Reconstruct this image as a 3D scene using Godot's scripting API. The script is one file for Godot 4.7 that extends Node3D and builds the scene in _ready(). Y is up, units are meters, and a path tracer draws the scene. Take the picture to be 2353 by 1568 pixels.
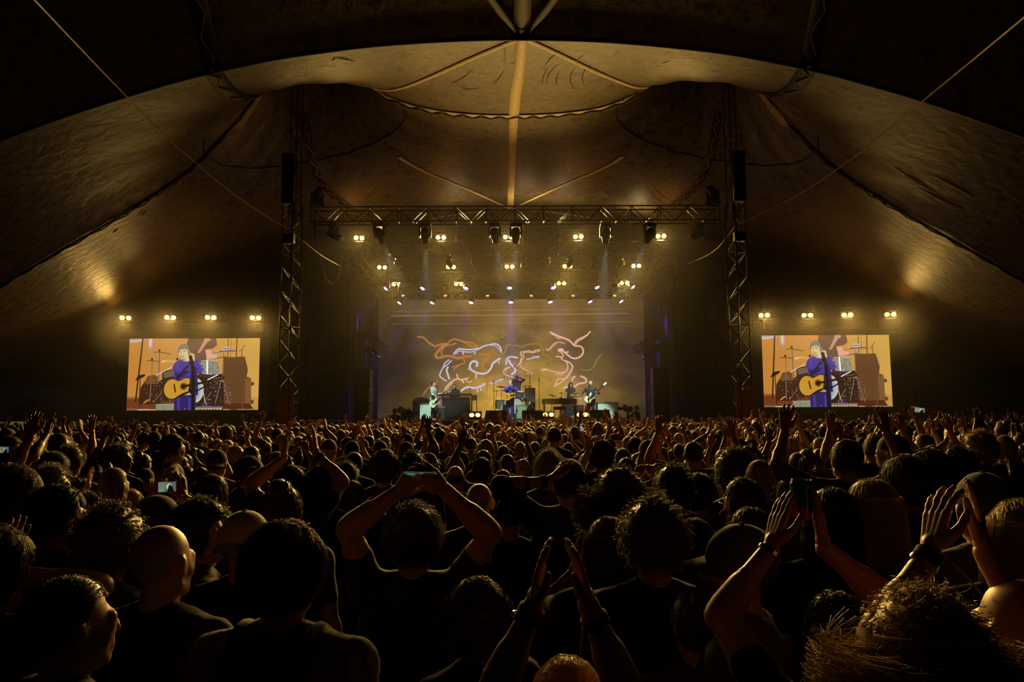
extends Node3D
# A concert in a big top, seen from inside the standing crowd. y up, metres, the stage lies towards -z.

const F := 1700.0            # focal length in pixels of the 2353 x 1568 frame
const CAM_H := 2.15
const PITCH := 5.48
const ROLL := -0.3
const STAGE_Y := 1.8
var cam_basis: Basis
var M := {}                  # materials
var taken := {}              # names in use
var tubes := {}              # shared straight tubes
var part_names := {}
var rng := RandomNumberGenerator.new()


func U(px: float, py: float, d: float) -> Vector3:   # the point at depth d (metres towards the stage) along a line of sight
	var r := cam_basis * Vector3((px - 1176.5) / F, (784.0 - py) / F, -1.0)
	return Vector3(0, CAM_H, 0) + r * (d / -r.z)


func _ready() -> void:
	rng.seed = 7
	cam_basis = Basis.from_euler(Vector3(deg_to_rad(PITCH), 0, deg_to_rad(ROLL)))
	var cam := Camera3D.new()
	cam.name = "camera"
	cam.fov = rad_to_deg(2.0 * atan(784.0 / F))
	cam.near = 0.05
	cam.far = 200.0
	cam.transform = Transform3D(cam_basis, Vector3(0, CAM_H, 0))
	cam.current = true
	add_child(cam)
	var env := Environment.new()
	env.background_mode = Environment.BG_COLOR
	env.background_color = Color(0.012, 0.013, 0.017)
	env.tonemap_mode = Environment.TONE_MAPPER_LINEAR
	env.tonemap_exposure = 1.0
	env.sdfgi_enabled = true
	env.ssao_enabled = true
	env.ssil_enabled = true
	env.volumetric_fog_enabled = true
	env.volumetric_fog_density = 0.0
	var we := WorldEnvironment.new()
	we.name = "world_environment"
	we.environment = env
	add_child(we)
	make_materials()
	queue_crowd()
	queue_band()
	run_jobs()
	build_haze()
	build_tent()
	build_masts()
	build_stage()
	build_truss_rig()
	build_screens()
	build_lamps()
	build_stage_sides()
	build_crowd()
	build_band()


func build_haze() -> void:
	var fm := FogMaterial.new()
	fm.density = 0.0062
	fm.albedo = Color(0.95, 0.93, 0.9)
	var fog := FogVolume.new()
	fog.name = "haze"
	fog.shape = RenderingServer.FOG_VOLUME_SHAPE_BOX
	fog.size = Vector3(54, 11.5, 20.0)
	fog.position = Vector3(0, 6.0, -36.0)
	fog.material = fm
	tag(fog, "thin warm haze hanging round the stage and the screens", "haze", "", "stuff")
	add_child(fog)
	var k := 0
	for s in [[-5.6, 2.9, 40.6, 3.6, 3.0, 2.0, 0.09], [6.0, 3.6, 40.6, 5.5, 4.2, 2.2, 0.05], [-14.0, 6.3, 32.4, 11.0, 5.0, 4.0, 0.036], [14.2, 6.4, 32.4, 11.0, 5.0, 4.0, 0.036]]:
		var m2 := FogMaterial.new()
		m2.density = s[6]
		m2.albedo = Color(0.95, 0.92, 0.86)
		var v := FogVolume.new()
		v.name = "stage_smoke" + ("" if k == 0 else "_%03d" % k)
		k += 1
		v.shape = RenderingServer.FOG_VOLUME_SHAPE_ELLIPSOID
		v.size = Vector3(s[3], s[4], s[5])
		v.position = Vector3(s[0], s[1], -s[2])
		v.material = m2
		tag(v, ["drifting cloud of stage smoke before the backdrop on the keyboard side", "drifting cloud of stage smoke before the backdrop on the bass side", "thin smoke round the lamps over the keyboard side screen", "thin smoke round the lamps over the bass side screen"][k - 1], "smoke", "", "stuff")
		add_child(v)


# ---------------------------------------------------------------- naming and tagging

func numbered(called: String) -> String:
	var k: int = taken.get(called, -1) + 1
	taken[called] = k
	return called if k == 0 else "%s_%03d" % [called, k]


func tag(o: Node3D, label := "", category := "", group := "", kind := "") -> Node3D:
	if label: o.set_meta("label", label)
	if category: o.set_meta("category", category)
	if group: o.set_meta("group", group)
	if kind: o.set_meta("kind", kind)
	return o


func thing(called: String, label: String, category: String, at := Transform3D(), group := "") -> Node3D:
	var o := Node3D.new()
	o.name = numbered(called)
	o.transform = at
	tag(o, label, category, group)
	add_child(o)
	return o


func part(called: String, mesh: Mesh, m: Material, parent: Node3D, at := Transform3D()) -> MeshInstance3D:
	var o := MeshInstance3D.new()
	o.mesh = mesh
	o.material_override = m
	o.transform = at
	if parent == self:
		o.name = numbered(called)
	else:
		var names: Dictionary = parent.get_meta("part_names") if parent.has_meta("part_names") else {}
		var k: int = names.get(called, -1) + 1
		names[called] = k
		o.name = called if k == 0 else "%s_%03d" % [called, k]
	parent.add_child(o, true)
	return o


func single(called: String, mesh: Mesh, m: Material, label: String, category: String, at := Transform3D(), group := "") -> MeshInstance3D:
	var o := part(called, mesh, m, self, at)
	tag(o, label, category, group)
	return o


func along(a: Vector3, b: Vector3, up := Vector3.UP) -> Transform3D:   # x runs from a to b
	var x := (b - a).normalized()
	if absf(x.dot(up)) > 0.99:
		up = Vector3.FORWARD
	var z := x.cross(up).normalized()
	return Transform3D(Basis(x, z.cross(x), z), a)


func facing(at: Vector3, dir: Vector3) -> Transform3D:   # local -z looks along dir
	return Transform3D(Basis.looking_at(dir.normalized(), Vector3.UP if absf(dir.normalized().y) < 0.98 else Vector3.FORWARD), at)


# ---------------------------------------------------------------- mesh builder

class MB:
	var v := PackedVector3Array()
	var n := PackedVector3Array()
	var uv := PackedVector2Array()
	var idx := PackedInt32Array()

	func tri(a: Vector3, b: Vector3, c: Vector3, na: Vector3, nb: Vector3, nc: Vector3) -> void:
		var k := v.size()
		v.append(a); v.append(b); v.append(c)
		n.append(na); n.append(nb); n.append(nc)
		if (b - a).cross(c - a).dot(na + nb + nc) > 0.0:
			idx.append(k); idx.append(k + 2); idx.append(k + 1)
		else:
			idx.append(k); idx.append(k + 1); idx.append(k + 2)

	func quad(a: Vector3, b: Vector3, c: Vector3, d: Vector3, out := Vector3.ZERO) -> void:
		var m := (b - a).cross(c - a)
		if m.length_squared() < 1e-16: m = (c - a).cross(d - a)
		m = m.normalized()
		if m.dot(out) < 0.0: m = -m
		var k := v.size()
		v.append(a); v.append(b); v.append(c); v.append(d)
		for i in 4: n.append(m)
		if (b - a).cross(c - a).dot(m) > 0.0:
			for i in [0, 2, 1, 0, 3, 2]: idx.append(k + i)
		else:
			for i in [0, 1, 2, 0, 2, 3]: idx.append(k + i)

	func grid(pts: PackedVector3Array, nor: PackedVector3Array, rows: int, cols: int, wrap_rows := false, wrap_cols := false) -> void:
		var k := v.size()
		v.append_array(pts); n.append_array(nor)
		for i in (rows if wrap_rows else rows - 1):
			for j in (cols if wrap_cols else cols - 1):
				var i2 := (i + 1) % rows
				var j2 := (j + 1) % cols
				var a := i * cols + j
				var b := i2 * cols + j
				var c := i2 * cols + j2
				var d := i * cols + j2
				var g := (pts[b] - pts[a]).cross(pts[c] - pts[a]) + (pts[c] - pts[a]).cross(pts[d] - pts[a])
				if g.dot(nor[a] + nor[b] + nor[c] + nor[d]) > 0.0:
					idx.append_array(PackedInt32Array([k + a, k + c, k + b, k + a, k + d, k + c]))
				else:
					idx.append_array(PackedInt32Array([k + a, k + b, k + c, k + a, k + c, k + d]))

	func box(c: Vector3, s: Vector3, b := Basis(), bev := 0.0) -> MB:
		var h := s * 0.5
		var e := minf(bev, minf(h.x, minf(h.y, h.z)) * 0.9)
		for ax in 3:
			var u := (ax + 1) % 3
			var w := (ax + 2) % 3
			for sg in [-1.0, 1.0]:
				var q: Array[Vector3] = []
				for t in [[-1, -1], [1, -1], [1, 1], [-1, 1]]:
					var p := Vector3.ZERO
					p[ax] = sg * h[ax]
					p[u] = t[0] * (h[u] - e)
					p[w] = t[1] * (h[w] - e)
					q.append(c + b * p)
				var o := Vector3.ZERO
				o[ax] = sg
				quad(q[0], q[1], q[2], q[3], b * o)
		if e > 0.0:
			for ax in 3:
				var u := (ax + 1) % 3
				var w := (ax + 2) % 3
				for su in [-1.0, 1.0]:
					for sw in [-1.0, 1.0]:
						var q: Array[Vector3] = []
						for t in [[-1, 0], [1, 0], [1, 1], [-1, 1]]:
							var p := Vector3.ZERO
							p[ax] = t[0] * (h[ax] - e)
							p[u] = su * (h[u] - (e if t[1] == 0 else 0.0))
							p[w] = sw * (h[w] - (0.0 if t[1] == 0 else e))
							q.append(c + b * p)
						var o := Vector3.ZERO
						o[u] = su
						o[w] = sw
						quad(q[0], q[1], q[2], q[3], b * o)
			for sx in [-1.0, 1.0]:
				for sy in [-1.0, 1.0]:
					for sz in [-1.0, 1.0]:
						var a := c + b * Vector3(sx * h.x, sy * (h.y - e), sz * (h.z - e))
						var d := c + b * Vector3(sx * (h.x - e), sy * h.y, sz * (h.z - e))
						var f := c + b * Vector3(sx * (h.x - e), sy * (h.y - e), sz * h.z)
						var o := (b * Vector3(sx, sy, sz)).normalized()
						tri(a, d, f, o, o, o)
		return self

	func tube(pts: Array, radius, sides := 6, caps := true, flat := 1.0) -> MB:
		var rows := pts.size()
		var P := PackedVector3Array()
		var N := PackedVector3Array()
		var t0: Vector3 = (pts[1] - pts[0]).normalized()
		var u := t0.cross(Vector3.UP if absf(t0.y) < 0.95 else Vector3.RIGHT).normalized()
		for i in rows:
			var t: Vector3 = ((pts[mini(i + 1, rows - 1)] - pts[maxi(i - 1, 0)]) as Vector3).normalized()
			u = (u - t * u.dot(t)).normalized()
			var w := t.cross(u)
			var r: float = radius[i] if radius is Array else radius
			for j in sides:
				var a := TAU * j / sides
				var o := u * cos(a) + w * sin(a) * flat
				P.append(pts[i] + o * r)
				N.append((u * cos(a) * flat + w * sin(a)).normalized())
		grid(P, N, rows, sides, false, true)
		if caps:
			for e in [0, rows - 1]:
				var c: Vector3 = pts[e]
				var o: Vector3 = (pts[0] - pts[1]) if e == 0 else (pts[rows - 1] - pts[rows - 2])
				o = o.normalized()
				for j in range(sides):
					tri(c, P[e * sides + j], P[e * sides + (j + 1) % sides], o, o, o)
		return self

	func lathe(prof: Array, sides := 16, at := Transform3D()) -> MB:   # profile of (radius, height) turned about y
		var P := PackedVector3Array()
		var N := PackedVector3Array()
		var rows := prof.size()
		for i in rows:
			var p: Vector2 = prof[i]
			var t: Vector2 = prof[mini(i + 1, rows - 1)] - prof[maxi(i - 1, 0)]
			var m := Vector2(t.y, -t.x).normalized()
			for j in sides:
				var a := TAU * j / sides
				P.append(at * Vector3(p.x * cos(a), p.y, p.x * sin(a)))
				N.append((at.basis * Vector3(m.x * cos(a), m.y, m.x * sin(a))).normalized())
		grid(P, N, rows, sides, false, true)
		return self

	func ball(c: Vector3, r: Vector3, b := Basis(), rings := 10, segs := 14) -> MB:
		var P := PackedVector3Array()
		var N := PackedVector3Array()
		for i in rings + 1:
			var th := PI * i / rings
			for j in segs:
				var a := TAU * j / segs
				var d := Vector3(sin(th) * cos(a), cos(th), sin(th) * sin(a))
				P.append(c + b * (d * r))
				N.append((b * (d / r)).normalized())
		grid(P, N, rings + 1, segs, false, true)
		return self

	func prism(outline: Array, z0: float, z1: float, at := Transform3D()) -> MB:   # outline of (x, y), swept along z
		var pv := PackedVector2Array(outline)
		var tr := Geometry2D.triangulate_polygon(pv)
		for z in [z0, z1]:
			var o := at.basis * Vector3(0, 0, 1.0 if (z == z1) == (z1 > z0) else -1.0)
			for i in range(0, tr.size(), 3):
				tri(at * Vector3(pv[tr[i]].x, pv[tr[i]].y, z), at * Vector3(pv[tr[i + 1]].x, pv[tr[i + 1]].y, z), at * Vector3(pv[tr[i + 2]].x, pv[tr[i + 2]].y, z), o, o, o)
		var area := 0.0
		for i in pv.size():
			area += pv[i].cross(pv[(i + 1) % pv.size()])
		for i in pv.size():
			var a := pv[i]
			var c := pv[(i + 1) % pv.size()]
			var e := (c - a).orthogonal() * (1.0 if area < 0.0 else -1.0)
			quad(at * Vector3(a.x, a.y, z0), at * Vector3(c.x, c.y, z0), at * Vector3(c.x, c.y, z1), at * Vector3(a.x, a.y, z1), at.basis * Vector3(-e.x, -e.y, 0) * -1.0)
		return self

	func add(m: MB, at := Transform3D()) -> MB:
		var k := v.size()
		v.append_array(at * m.v)
		var nb := at.basis.inverse().transposed()
		var flip := at.basis.determinant() < 0.0
		for x in m.n: n.append((nb * x).normalized())
		for i in range(0, m.idx.size(), 3):
			idx.append(k + m.idx[i])
			idx.append(k + m.idx[i + (2 if flip else 1)])
			idx.append(k + m.idx[i + (1 if flip else 2)])
		return self

	func mesh() -> ArrayMesh:
		var a := []
		a.resize(Mesh.ARRAY_MAX)
		a[Mesh.ARRAY_VERTEX] = v
		a[Mesh.ARRAY_NORMAL] = n
		if uv.size() == v.size(): a[Mesh.ARRAY_TEX_UV] = uv
		a[Mesh.ARRAY_INDEX] = idx
		var m := ArrayMesh.new()
		m.add_surface_from_arrays(Mesh.PRIMITIVE_TRIANGLES, a)
		return m


func bar_mesh(length: float, r: float, sides := 6) -> Mesh:   # a straight tube along x, shared between bars of the same size
	var key := "%d_%d_%d" % [roundi(length * 200), roundi(r * 1000), sides]
	if not tubes.has(key):
		tubes[key] = MB.new().tube([Vector3.ZERO, Vector3(length, 0, 0)], r, sides).mesh()
	return tubes[key]


func bar(called: String, a: Vector3, b: Vector3, r: float, m: Material, parent: Node3D, sides := 6) -> void:
	var l := roundf(a.distance_to(b) * 200.0) / 200.0
	part(called, bar_mesh(l, r, sides), m, parent, along(a, b))


func smooth_line(pts: Array, per := 8) -> Array:   # Catmull-Rom through the points
	var out := []
	for i in pts.size() - 1:
		var a = pts[maxi(i - 1, 0)]
		var b = pts[i]
		var c = pts[i + 1]
		var d = pts[mini(i + 2, pts.size() - 1)]
		for k in per:
			var t := float(k) / per
			out.append(0.5 * (2.0 * b + (c - a) * t + (2.0 * a - 5.0 * b + 4.0 * c - d) * t * t + (3.0 * b - a - 3.0 * c + d) * t * t * t))
	out.append(pts[-1])
	return out


func mat(called: String, c: Color, rough := 0.6, metal := 0.0) -> StandardMaterial3D:
	var m := StandardMaterial3D.new()
	m.resource_name = called
	m.albedo_color = c
	m.roughness = rough
	m.metallic = metal
	M[called] = m
	return m


func glow_mat(called: String, c: Color, energy: float) -> StandardMaterial3D:
	var m := mat(called, Color(0.1, 0.1, 0.1), 0.3)
	m.emission_enabled = true
	m.emission = c
	m.emission_energy_multiplier = energy
	return m


func noise_tex(freq: float, seed_: int, ramp: Array, size := 512, kind := FastNoiseLite.TYPE_SIMPLEX_SMOOTH, octaves := 4, warp := 0.0) -> NoiseTexture2D:
	var f := FastNoiseLite.new()
	f.noise_type = kind
	f.frequency = freq
	f.seed = seed_
	f.fractal_octaves = octaves
	if warp > 0.0:
		f.domain_warp_enabled = true
		f.domain_warp_amplitude = warp
		f.domain_warp_frequency = freq
	var t := NoiseTexture2D.new()
	t.width = size
	t.height = size
	t.seamless = true
	t.noise = f
	if ramp.size():
		var g := Gradient.new()
		g.offsets = PackedFloat32Array(range(ramp.size()).map(func(i): return float(i) / (ramp.size() - 1)))
		g.colors = PackedColorArray(ramp)
		t.color_ramp = g
	return t


func make_materials() -> void:
	var vinyl := mat("tent vinyl", Color(0.80, 0.80, 0.80), 0.5)
	vinyl.albedo_texture = noise_tex(0.013, 3, [Color(0.20, 0.17, 0.13), Color(0.36, 0.31, 0.24), Color(0.58, 0.52, 0.41), Color(0.46, 0.41, 0.32), Color(0.64, 0.58, 0.46)], 2048, FastNoiseLite.TYPE_SIMPLEX_SMOOTH, 8, 70.0)
	vinyl.uv1_scale = Vector3(0.075, 0.085, 1.0)
	vinyl.heightmap_enabled = true
	vinyl.heightmap_texture = noise_tex(0.012, 9, [Color(0, 0, 0), Color(1, 1, 1)], 2048, FastNoiseLite.TYPE_SIMPLEX_SMOOTH, 8, 60.0)
	vinyl.heightmap_scale = 1.4
	var strap := mat("pale strap", Color(0.98, 0.94, 0.82), 0.5)
	strap.albedo_texture = noise_tex(0.03, 5, [Color(0.8, 0.74, 0.6), Color(1.0, 0.95, 0.8)], 256)
	strap.uv1_triplanar = true
	mat("seam flap", Color(0.16, 0.13, 0.10), 0.6)
	mat("rope", Color(0.75, 0.62, 0.42), 0.7)
	mat("dark rope", Color(0.25, 0.2, 0.14), 0.7)
	mat("truss metal", Color(0.24, 0.22, 0.19), 0.36, 0.85)
	mat("fold glint", Color(0.72, 0.64, 0.48), 0.22)
	mat("black steel", Color(0.08, 0.075, 0.07), 0.42, 0.6)
	mat("mast steel", Color(0.30, 0.27, 0.22), 0.45, 0.7)
	mat("black plastic", Color(0.035, 0.035, 0.036), 0.45)
	mat("black paint", Color(0.05, 0.048, 0.045), 0.55)
	mat("chrome", Color(0.8, 0.8, 0.8), 0.15, 1.0)
	mat("lens", Color(0.1, 0.1, 0.12), 0.1)
	glow_mat("warm lamp", Color(1.0, 0.62, 0.2), 26.0)
	glow_mat("violet lamp", Color(0.62, 0.5, 1.0), 5.0)
	glow_mat("pale lamp", Color(1.0, 0.86, 0.6), 0.9)
	var drape := mat("black drape", Color(0.05, 0.042, 0.038), 0.85)
	drape.rim_enabled = true
	drape.rim = 0.3
	var grass := mat("trodden grass", Color(1, 1, 1), 0.95)
	grass.albedo_texture = noise_tex(0.02, 21, [Color(0.09, 0.08, 0.05), Color(0.14, 0.15, 0.07), Color(0.2, 0.17, 0.1)], 512, FastNoiseLite.TYPE_SIMPLEX_SMOOTH, 6)
	grass.uv1_triplanar = true
	grass.uv1_world_triplanar = true
	grass.uv1_scale = Vector3(0.3, 0.3, 0.3)
	mat("stage deck", Color(0.12, 0.105, 0.09), 0.5)
	var ply := mat("plywood", Color(1, 1, 1), 0.5)
	ply.albedo_texture = noise_tex(0.02, 31, [Color(0.42, 0.36, 0.26), Color(0.62, 0.55, 0.42), Color(0.5, 0.43, 0.32)], 256, FastNoiseLite.TYPE_CELLULAR, 3)
	ply.uv1_triplanar = true
	ply.uv1_scale = Vector3(2, 0.7, 2)
	mat("marquee cloth", Color(0.55, 0.58, 0.6), 0.7)


# ---------------------------------------------------------------- the tent

const PEAK := Vector2(6.95, 24.6)   # |x| and depth of the two mast tops

func tent(x: float, d: float) -> float:
	var hc: float
	if d < 24.0: hc = lerpf(11.62, 11.95, (d - 18.0) / 6.0)
	elif d < 36.0: hc = lerpf(11.95, 12.3, (d - 24.0) / 12.0)
	else: hc = 12.3 - 0.02 * (d - 36.0) * (d - 36.0)
	var k: float = lerpf(0.0158, 0.0195, clampf((d - 18.0) / 6.0, 0, 1)) - clampf((d - 24.0) / 9.0, 0, 1) * 0.0030
	var h := hc - k * x * x
	for s in [-1.0, 1.0]:
		var q := Vector2(x - s * PEAK.x, d - PEAK.y)
		var r := q.length()
		var th := atan2(q.y, q.x)
		h += 5.2 * exp(-r / 1.35) + 0.9 * exp(-r * r / 14.0)
		h += 0.05 * sin(th * 17.0 + 1.3 * sin(r)) * exp(-absf(r - 2.2) / 2.2)
	return maxf(h, 3.6 + 0.6 * exp(-absf(h - 3.6)))


func tent_near(x: float, d: float) -> float:
	return tent(x, 18.0) + 0.55 * (18.0 - d)


func roof_at(x: float, d: float) -> float:
	return tent(x, d) if d >= 18.0 else tent_near(x, d)


func roof_panel(x0: float, x1: float, d0: float, d1: float, step: float) -> Mesh:
	var nx := maxi(2, ceili((x1 - x0) / step) + 1)
	var nd := maxi(2, ceili((d1 - d0) / step) + 1)
	var P := PackedVector3Array()
	var N := PackedVector3Array()
	var T := PackedVector3Array()
	var near := d1 <= 18.0
	for i in nd:
		var d := lerpf(d0, d1, float(i) / (nd - 1))
		for j in nx:
			var x := lerpf(x0, x1, float(j) / (nx - 1))
			var h := tent_near(x, d) if near else tent(x, d)
			var e := 0.06
			var hx := (tent_near(x + e, d) - h) / e if near else (tent(x + e, d) - h) / e
			var hd := (tent_near(x, d + e) - h) / e if near else (tent(x, d + e) - h) / e
			var m := Vector3(hx, -1.0, -hd).normalized()
			P.append(Vector3(x, h, -d))
			N.append(m)
			T.append(Vector3(x, h + 0.03, -d))
	var b := MB.new()
	b.grid(P, N, nd, nx)
	var up := PackedVector3Array()
	for m in N: up.append(-m)
	b.grid(T, up, nd, nx)
	b.uv.resize(b.v.size())
	for i in b.v.size(): b.uv[i] = Vector2(b.v[i].x, -b.v[i].z)   # the cloth is laid out in metres
	return b.mesh()


func roof_seen_at(px: float, py: float) -> Vector2:   # (x, depth) of the membrane along a line of sight
	var d := 12.0
	while d < 45.0:
		var p := U(px, py, d)
		if p.y >= roof_at(p.x, d): return Vector2(p.x, d)
		d += 0.04
	var e := U(px, py, 45.0)
	return Vector2(e.x, 45.0)


func seam_strip(line: Array, width: float, m: Material, parent: Node3D, called: String, below := 0.04, lace := true) -> void:
	# a flat strip that hangs just under the membrane along a line of (x, depth) points, with its lacing
	var L := smooth_line(line, 8)
	var P := PackedVector3Array()
	var N := PackedVector3Array()
	var ropes := []
	for i in L.size():
		var p: Vector2 = L[i]
		var t: Vector2 = (L[mini(i + 1, L.size() - 1)] - L[maxi(i - 1, 0)]).normalized()
		var o := Vector2(-t.y, t.x)
		for s in [-0.5, 0.0, 0.5]:
			var q: Vector2 = p + o * width * s
			P.append(Vector3(q.x, roof_at(q.x, q.y) - below - (0.03 if s == 0.0 else 0.0), -q.y))
			N.append(Vector3(o.x * s, -1, -o.y * s).normalized())
	var b := MB.new()
	b.grid(P, N, L.size(), 3)
	var strip := part(called, b.mesh(), m, parent)
	if lace:
		var total := 0.0
		for i in L.size() - 1: total += L[i].distance_to(L[i + 1])
		var turns := int(total / (width * 1.1))
		for k in turns:
			var t := float(k) / turns * (L.size() - 1)
			var i := mini(int(t), L.size() - 2)
			var p: Vector2 = L[i].lerp(L[i + 1], t - i)
			var d2: Vector2 = (L[i + 1] - L[i]).normalized()
			var o := Vector2(-d2.y, d2.x) * width * (0.26 if k % 2 == 0 else -0.26)
			p += o
			ropes.append(Vector3(p.x, roof_at(p.x, p.y) - below - 0.05, -p.y))
		if ropes.size() > 2:
			var r := part("lacing_rope", MB.new().tube(ropes, 0.022, 5).mesh(), M["dark rope" if m == M["pale strap"] else "rope"], strip)
			tag(r, "", "", "", "stuff")


func build_tent() -> void:
	var ceiling := Node3D.new()
	ceiling.name = "ceiling"
	tag(ceiling, "big top canopy of stained vinyl panels sweeping up to two mast peaks", "", "", "structure")
	add_child(ceiling)
	var vinyl: Material = M["tent vinyl"]
	part("canopy_panel", roof_panel(-26, 26, 3.0, 18.0, 0.9), vinyl, ceiling)
	for xs in [[-26.0, -6.95], [-6.95, 0.0], [0.0, 6.95], [6.95, 26.0]]:
		part("canopy_panel", roof_panel(xs[0], xs[1], 18.0, 24.6, 0.22), vinyl, ceiling)
		part("canopy_panel", roof_panel(xs[0], xs[1], 24.6, 46.0, 0.3), vinyl, ceiling)
	var flap: Material = M["seam flap"]
	var pale: Material = M["pale strap"]
	# the crease between the near canopy and the lit one, with its edge rope
	var edge := []
	var x := -22.0
	while x <= 22.01:
		edge.append(Vector3(x, tent(x, 18.0) - 0.03, -18.0))
		x += 0.5
	part("edge_rope", MB.new().tube(edge, 0.05, 6).mesh(), M["dark rope"], ceiling)
	# laced seams
	for s in [-1.0, 1.0]:
		seam_strip([Vector2(s * 7.1, 15.0), Vector2(s * 7.3, 16.6), Vector2(s * 7.55, 18.0)], 0.42, flap, ceiling, "laced_seam")
		seam_strip([Vector2(s * 7.55, 18.0), Vector2(s * 7.75, 19.6), Vector2(s * 7.75, 21.2), Vector2(s * 7.5, 22.8)], 0.42, flap, ceiling, "laced_seam")
		seam_strip([Vector2(s * 7.9, 23.6), Vector2(s * 10.4, 24.1), Vector2(s * 12.9, 24.2), Vector2(s * 16.6, 24.2), Vector2(s * 19, 24.2)], 0.26, flap, ceiling, "laced_seam")
		seam_strip([Vector2(s * 7.6, 26.2), Vector2(s * 7.6, 29.0), Vector2(s * 7.2, 33.0), Vector2(s * 7.0, 36.0)], 0.3, flap, ceiling, "laced_seam")
	seam_strip([Vector2(-5.6, 24.0), Vector2(-3.6, 24.0), Vector2(-1.6, 24.0), Vector2(0.05, 24.0), Vector2(1.6, 24.0), Vector2(3.6, 24.0), Vector2(5.6, 24.0)], 0.3, pale, ceiling, "ridge_seam")
	# straps
	seam_strip([Vector2(0.3, 18.05), Vector2(0.25, 20.0), Vector2(0.15, 22.0), Vector2(0.1, 24.0)], 0.34, pale, ceiling, "centre_strap", 0.025, false)
	seam_strip([Vector2(0.1, 24.0), Vector2(0.05, 28.0), Vector2(0.0, 32.0), Vector2(-0.05, 36.5)], 0.30, pale, ceiling, "centre_strap", 0.025, false)
	seam_strip([Vector2(0.33, 13.0), Vector2(0.32, 15.5), Vector2(0.3, 17.95)], 0.42, flap, ceiling, "centre_strap", 0.025, false)
	for s in [-1.0, 1.0]:
		seam_strip([Vector2(0.3 + s * 0.15, 18.1), Vector2(0.25 + s * 1.5, 19.4), Vector2(0.2 + s * 3.0, 21.0), Vector2(s * 4.4, 22.9)], 0.17, pale, ceiling, "stay_strap", 0.025, false)
		seam_strip([Vector2(0.3 + s * 0.15, 17.9), Vector2(0.3 + s * 0.6, 17.3), Vector2(0.3 + s * 1.4, 16.2)], 0.17, flap, ceiling, "stay_strap", 0.025, false)
		seam_strip([Vector2(s * 0.1, 36.2), Vector2(s * 1.2, 34.0), Vector2(s * 2.6, 31.2), Vector2(s * 4.4, 28.2)], 0.16, pale, ceiling, "stay_strap", 0.025, false)
		seam_strip([Vector2(s * 0.1, 36.4), Vector2(s * 2.0, 36.6), Vector2(s * 4.0, 37.0)], 0.18, pale, ceiling, "stay_strap", 0.025, false)
	for s in [-1.0, 1.0]:
		seam_strip([Vector2(s * 7.7, 23.75), Vector2(s * 8.3, 23.95), Vector2(s * 9.3, 24.1)], 0.75, pale, ceiling, "peak_patch", 0.03, false)
		for rad in [3.3]:
			var ring := []
			for k in 25:
				var a := lerpf(-0.5, PI + 0.5, k / 24.0)
				var q := Vector2(s * PEAK.x + cos(a) * rad, PEAK.y + sin(a) * rad)
				ring.append(Vector3(q.x, tent(q.x, q.y) - 0.01, -q.y))
			part("peak_seam", MB.new().tube(ring, 0.03, 5).mesh(), flap, ceiling)
	# creases in the stretched cloth, glint and shade coloured into the tubes: [scale of the list, x0, y0, light or dark, points]
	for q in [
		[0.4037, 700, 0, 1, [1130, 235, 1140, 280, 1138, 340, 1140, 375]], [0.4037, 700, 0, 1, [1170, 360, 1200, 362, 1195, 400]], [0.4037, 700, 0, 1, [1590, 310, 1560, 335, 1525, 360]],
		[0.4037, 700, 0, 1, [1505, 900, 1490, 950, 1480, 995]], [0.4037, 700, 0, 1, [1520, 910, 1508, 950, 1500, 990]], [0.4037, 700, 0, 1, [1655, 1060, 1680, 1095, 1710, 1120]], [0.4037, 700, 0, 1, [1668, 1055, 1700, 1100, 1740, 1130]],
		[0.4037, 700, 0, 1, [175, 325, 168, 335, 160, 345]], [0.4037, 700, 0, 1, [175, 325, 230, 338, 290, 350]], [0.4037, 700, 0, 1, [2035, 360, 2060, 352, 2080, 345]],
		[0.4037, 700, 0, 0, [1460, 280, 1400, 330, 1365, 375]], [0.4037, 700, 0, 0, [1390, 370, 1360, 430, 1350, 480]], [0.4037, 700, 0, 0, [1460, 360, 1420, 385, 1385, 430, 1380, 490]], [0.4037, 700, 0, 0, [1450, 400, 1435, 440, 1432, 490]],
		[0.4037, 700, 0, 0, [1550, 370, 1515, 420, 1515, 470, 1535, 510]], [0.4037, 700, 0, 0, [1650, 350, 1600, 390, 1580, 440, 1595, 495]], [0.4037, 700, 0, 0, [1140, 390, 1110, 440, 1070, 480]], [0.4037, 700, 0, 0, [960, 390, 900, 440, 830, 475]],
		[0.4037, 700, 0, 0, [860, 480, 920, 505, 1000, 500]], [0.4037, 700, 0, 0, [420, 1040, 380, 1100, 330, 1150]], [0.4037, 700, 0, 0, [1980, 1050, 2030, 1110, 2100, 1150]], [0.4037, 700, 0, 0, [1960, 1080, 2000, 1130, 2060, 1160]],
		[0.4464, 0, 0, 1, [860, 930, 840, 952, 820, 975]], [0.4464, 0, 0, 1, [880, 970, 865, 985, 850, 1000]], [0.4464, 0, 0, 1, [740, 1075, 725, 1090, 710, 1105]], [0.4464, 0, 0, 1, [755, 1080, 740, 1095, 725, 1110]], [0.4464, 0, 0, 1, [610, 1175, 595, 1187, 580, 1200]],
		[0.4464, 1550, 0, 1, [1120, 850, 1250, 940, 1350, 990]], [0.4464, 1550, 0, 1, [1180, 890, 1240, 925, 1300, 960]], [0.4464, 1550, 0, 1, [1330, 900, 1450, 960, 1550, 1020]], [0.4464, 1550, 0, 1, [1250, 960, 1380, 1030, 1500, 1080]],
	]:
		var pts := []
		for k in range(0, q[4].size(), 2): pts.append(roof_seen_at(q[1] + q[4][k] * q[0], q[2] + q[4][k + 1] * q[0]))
		var line := []
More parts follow.
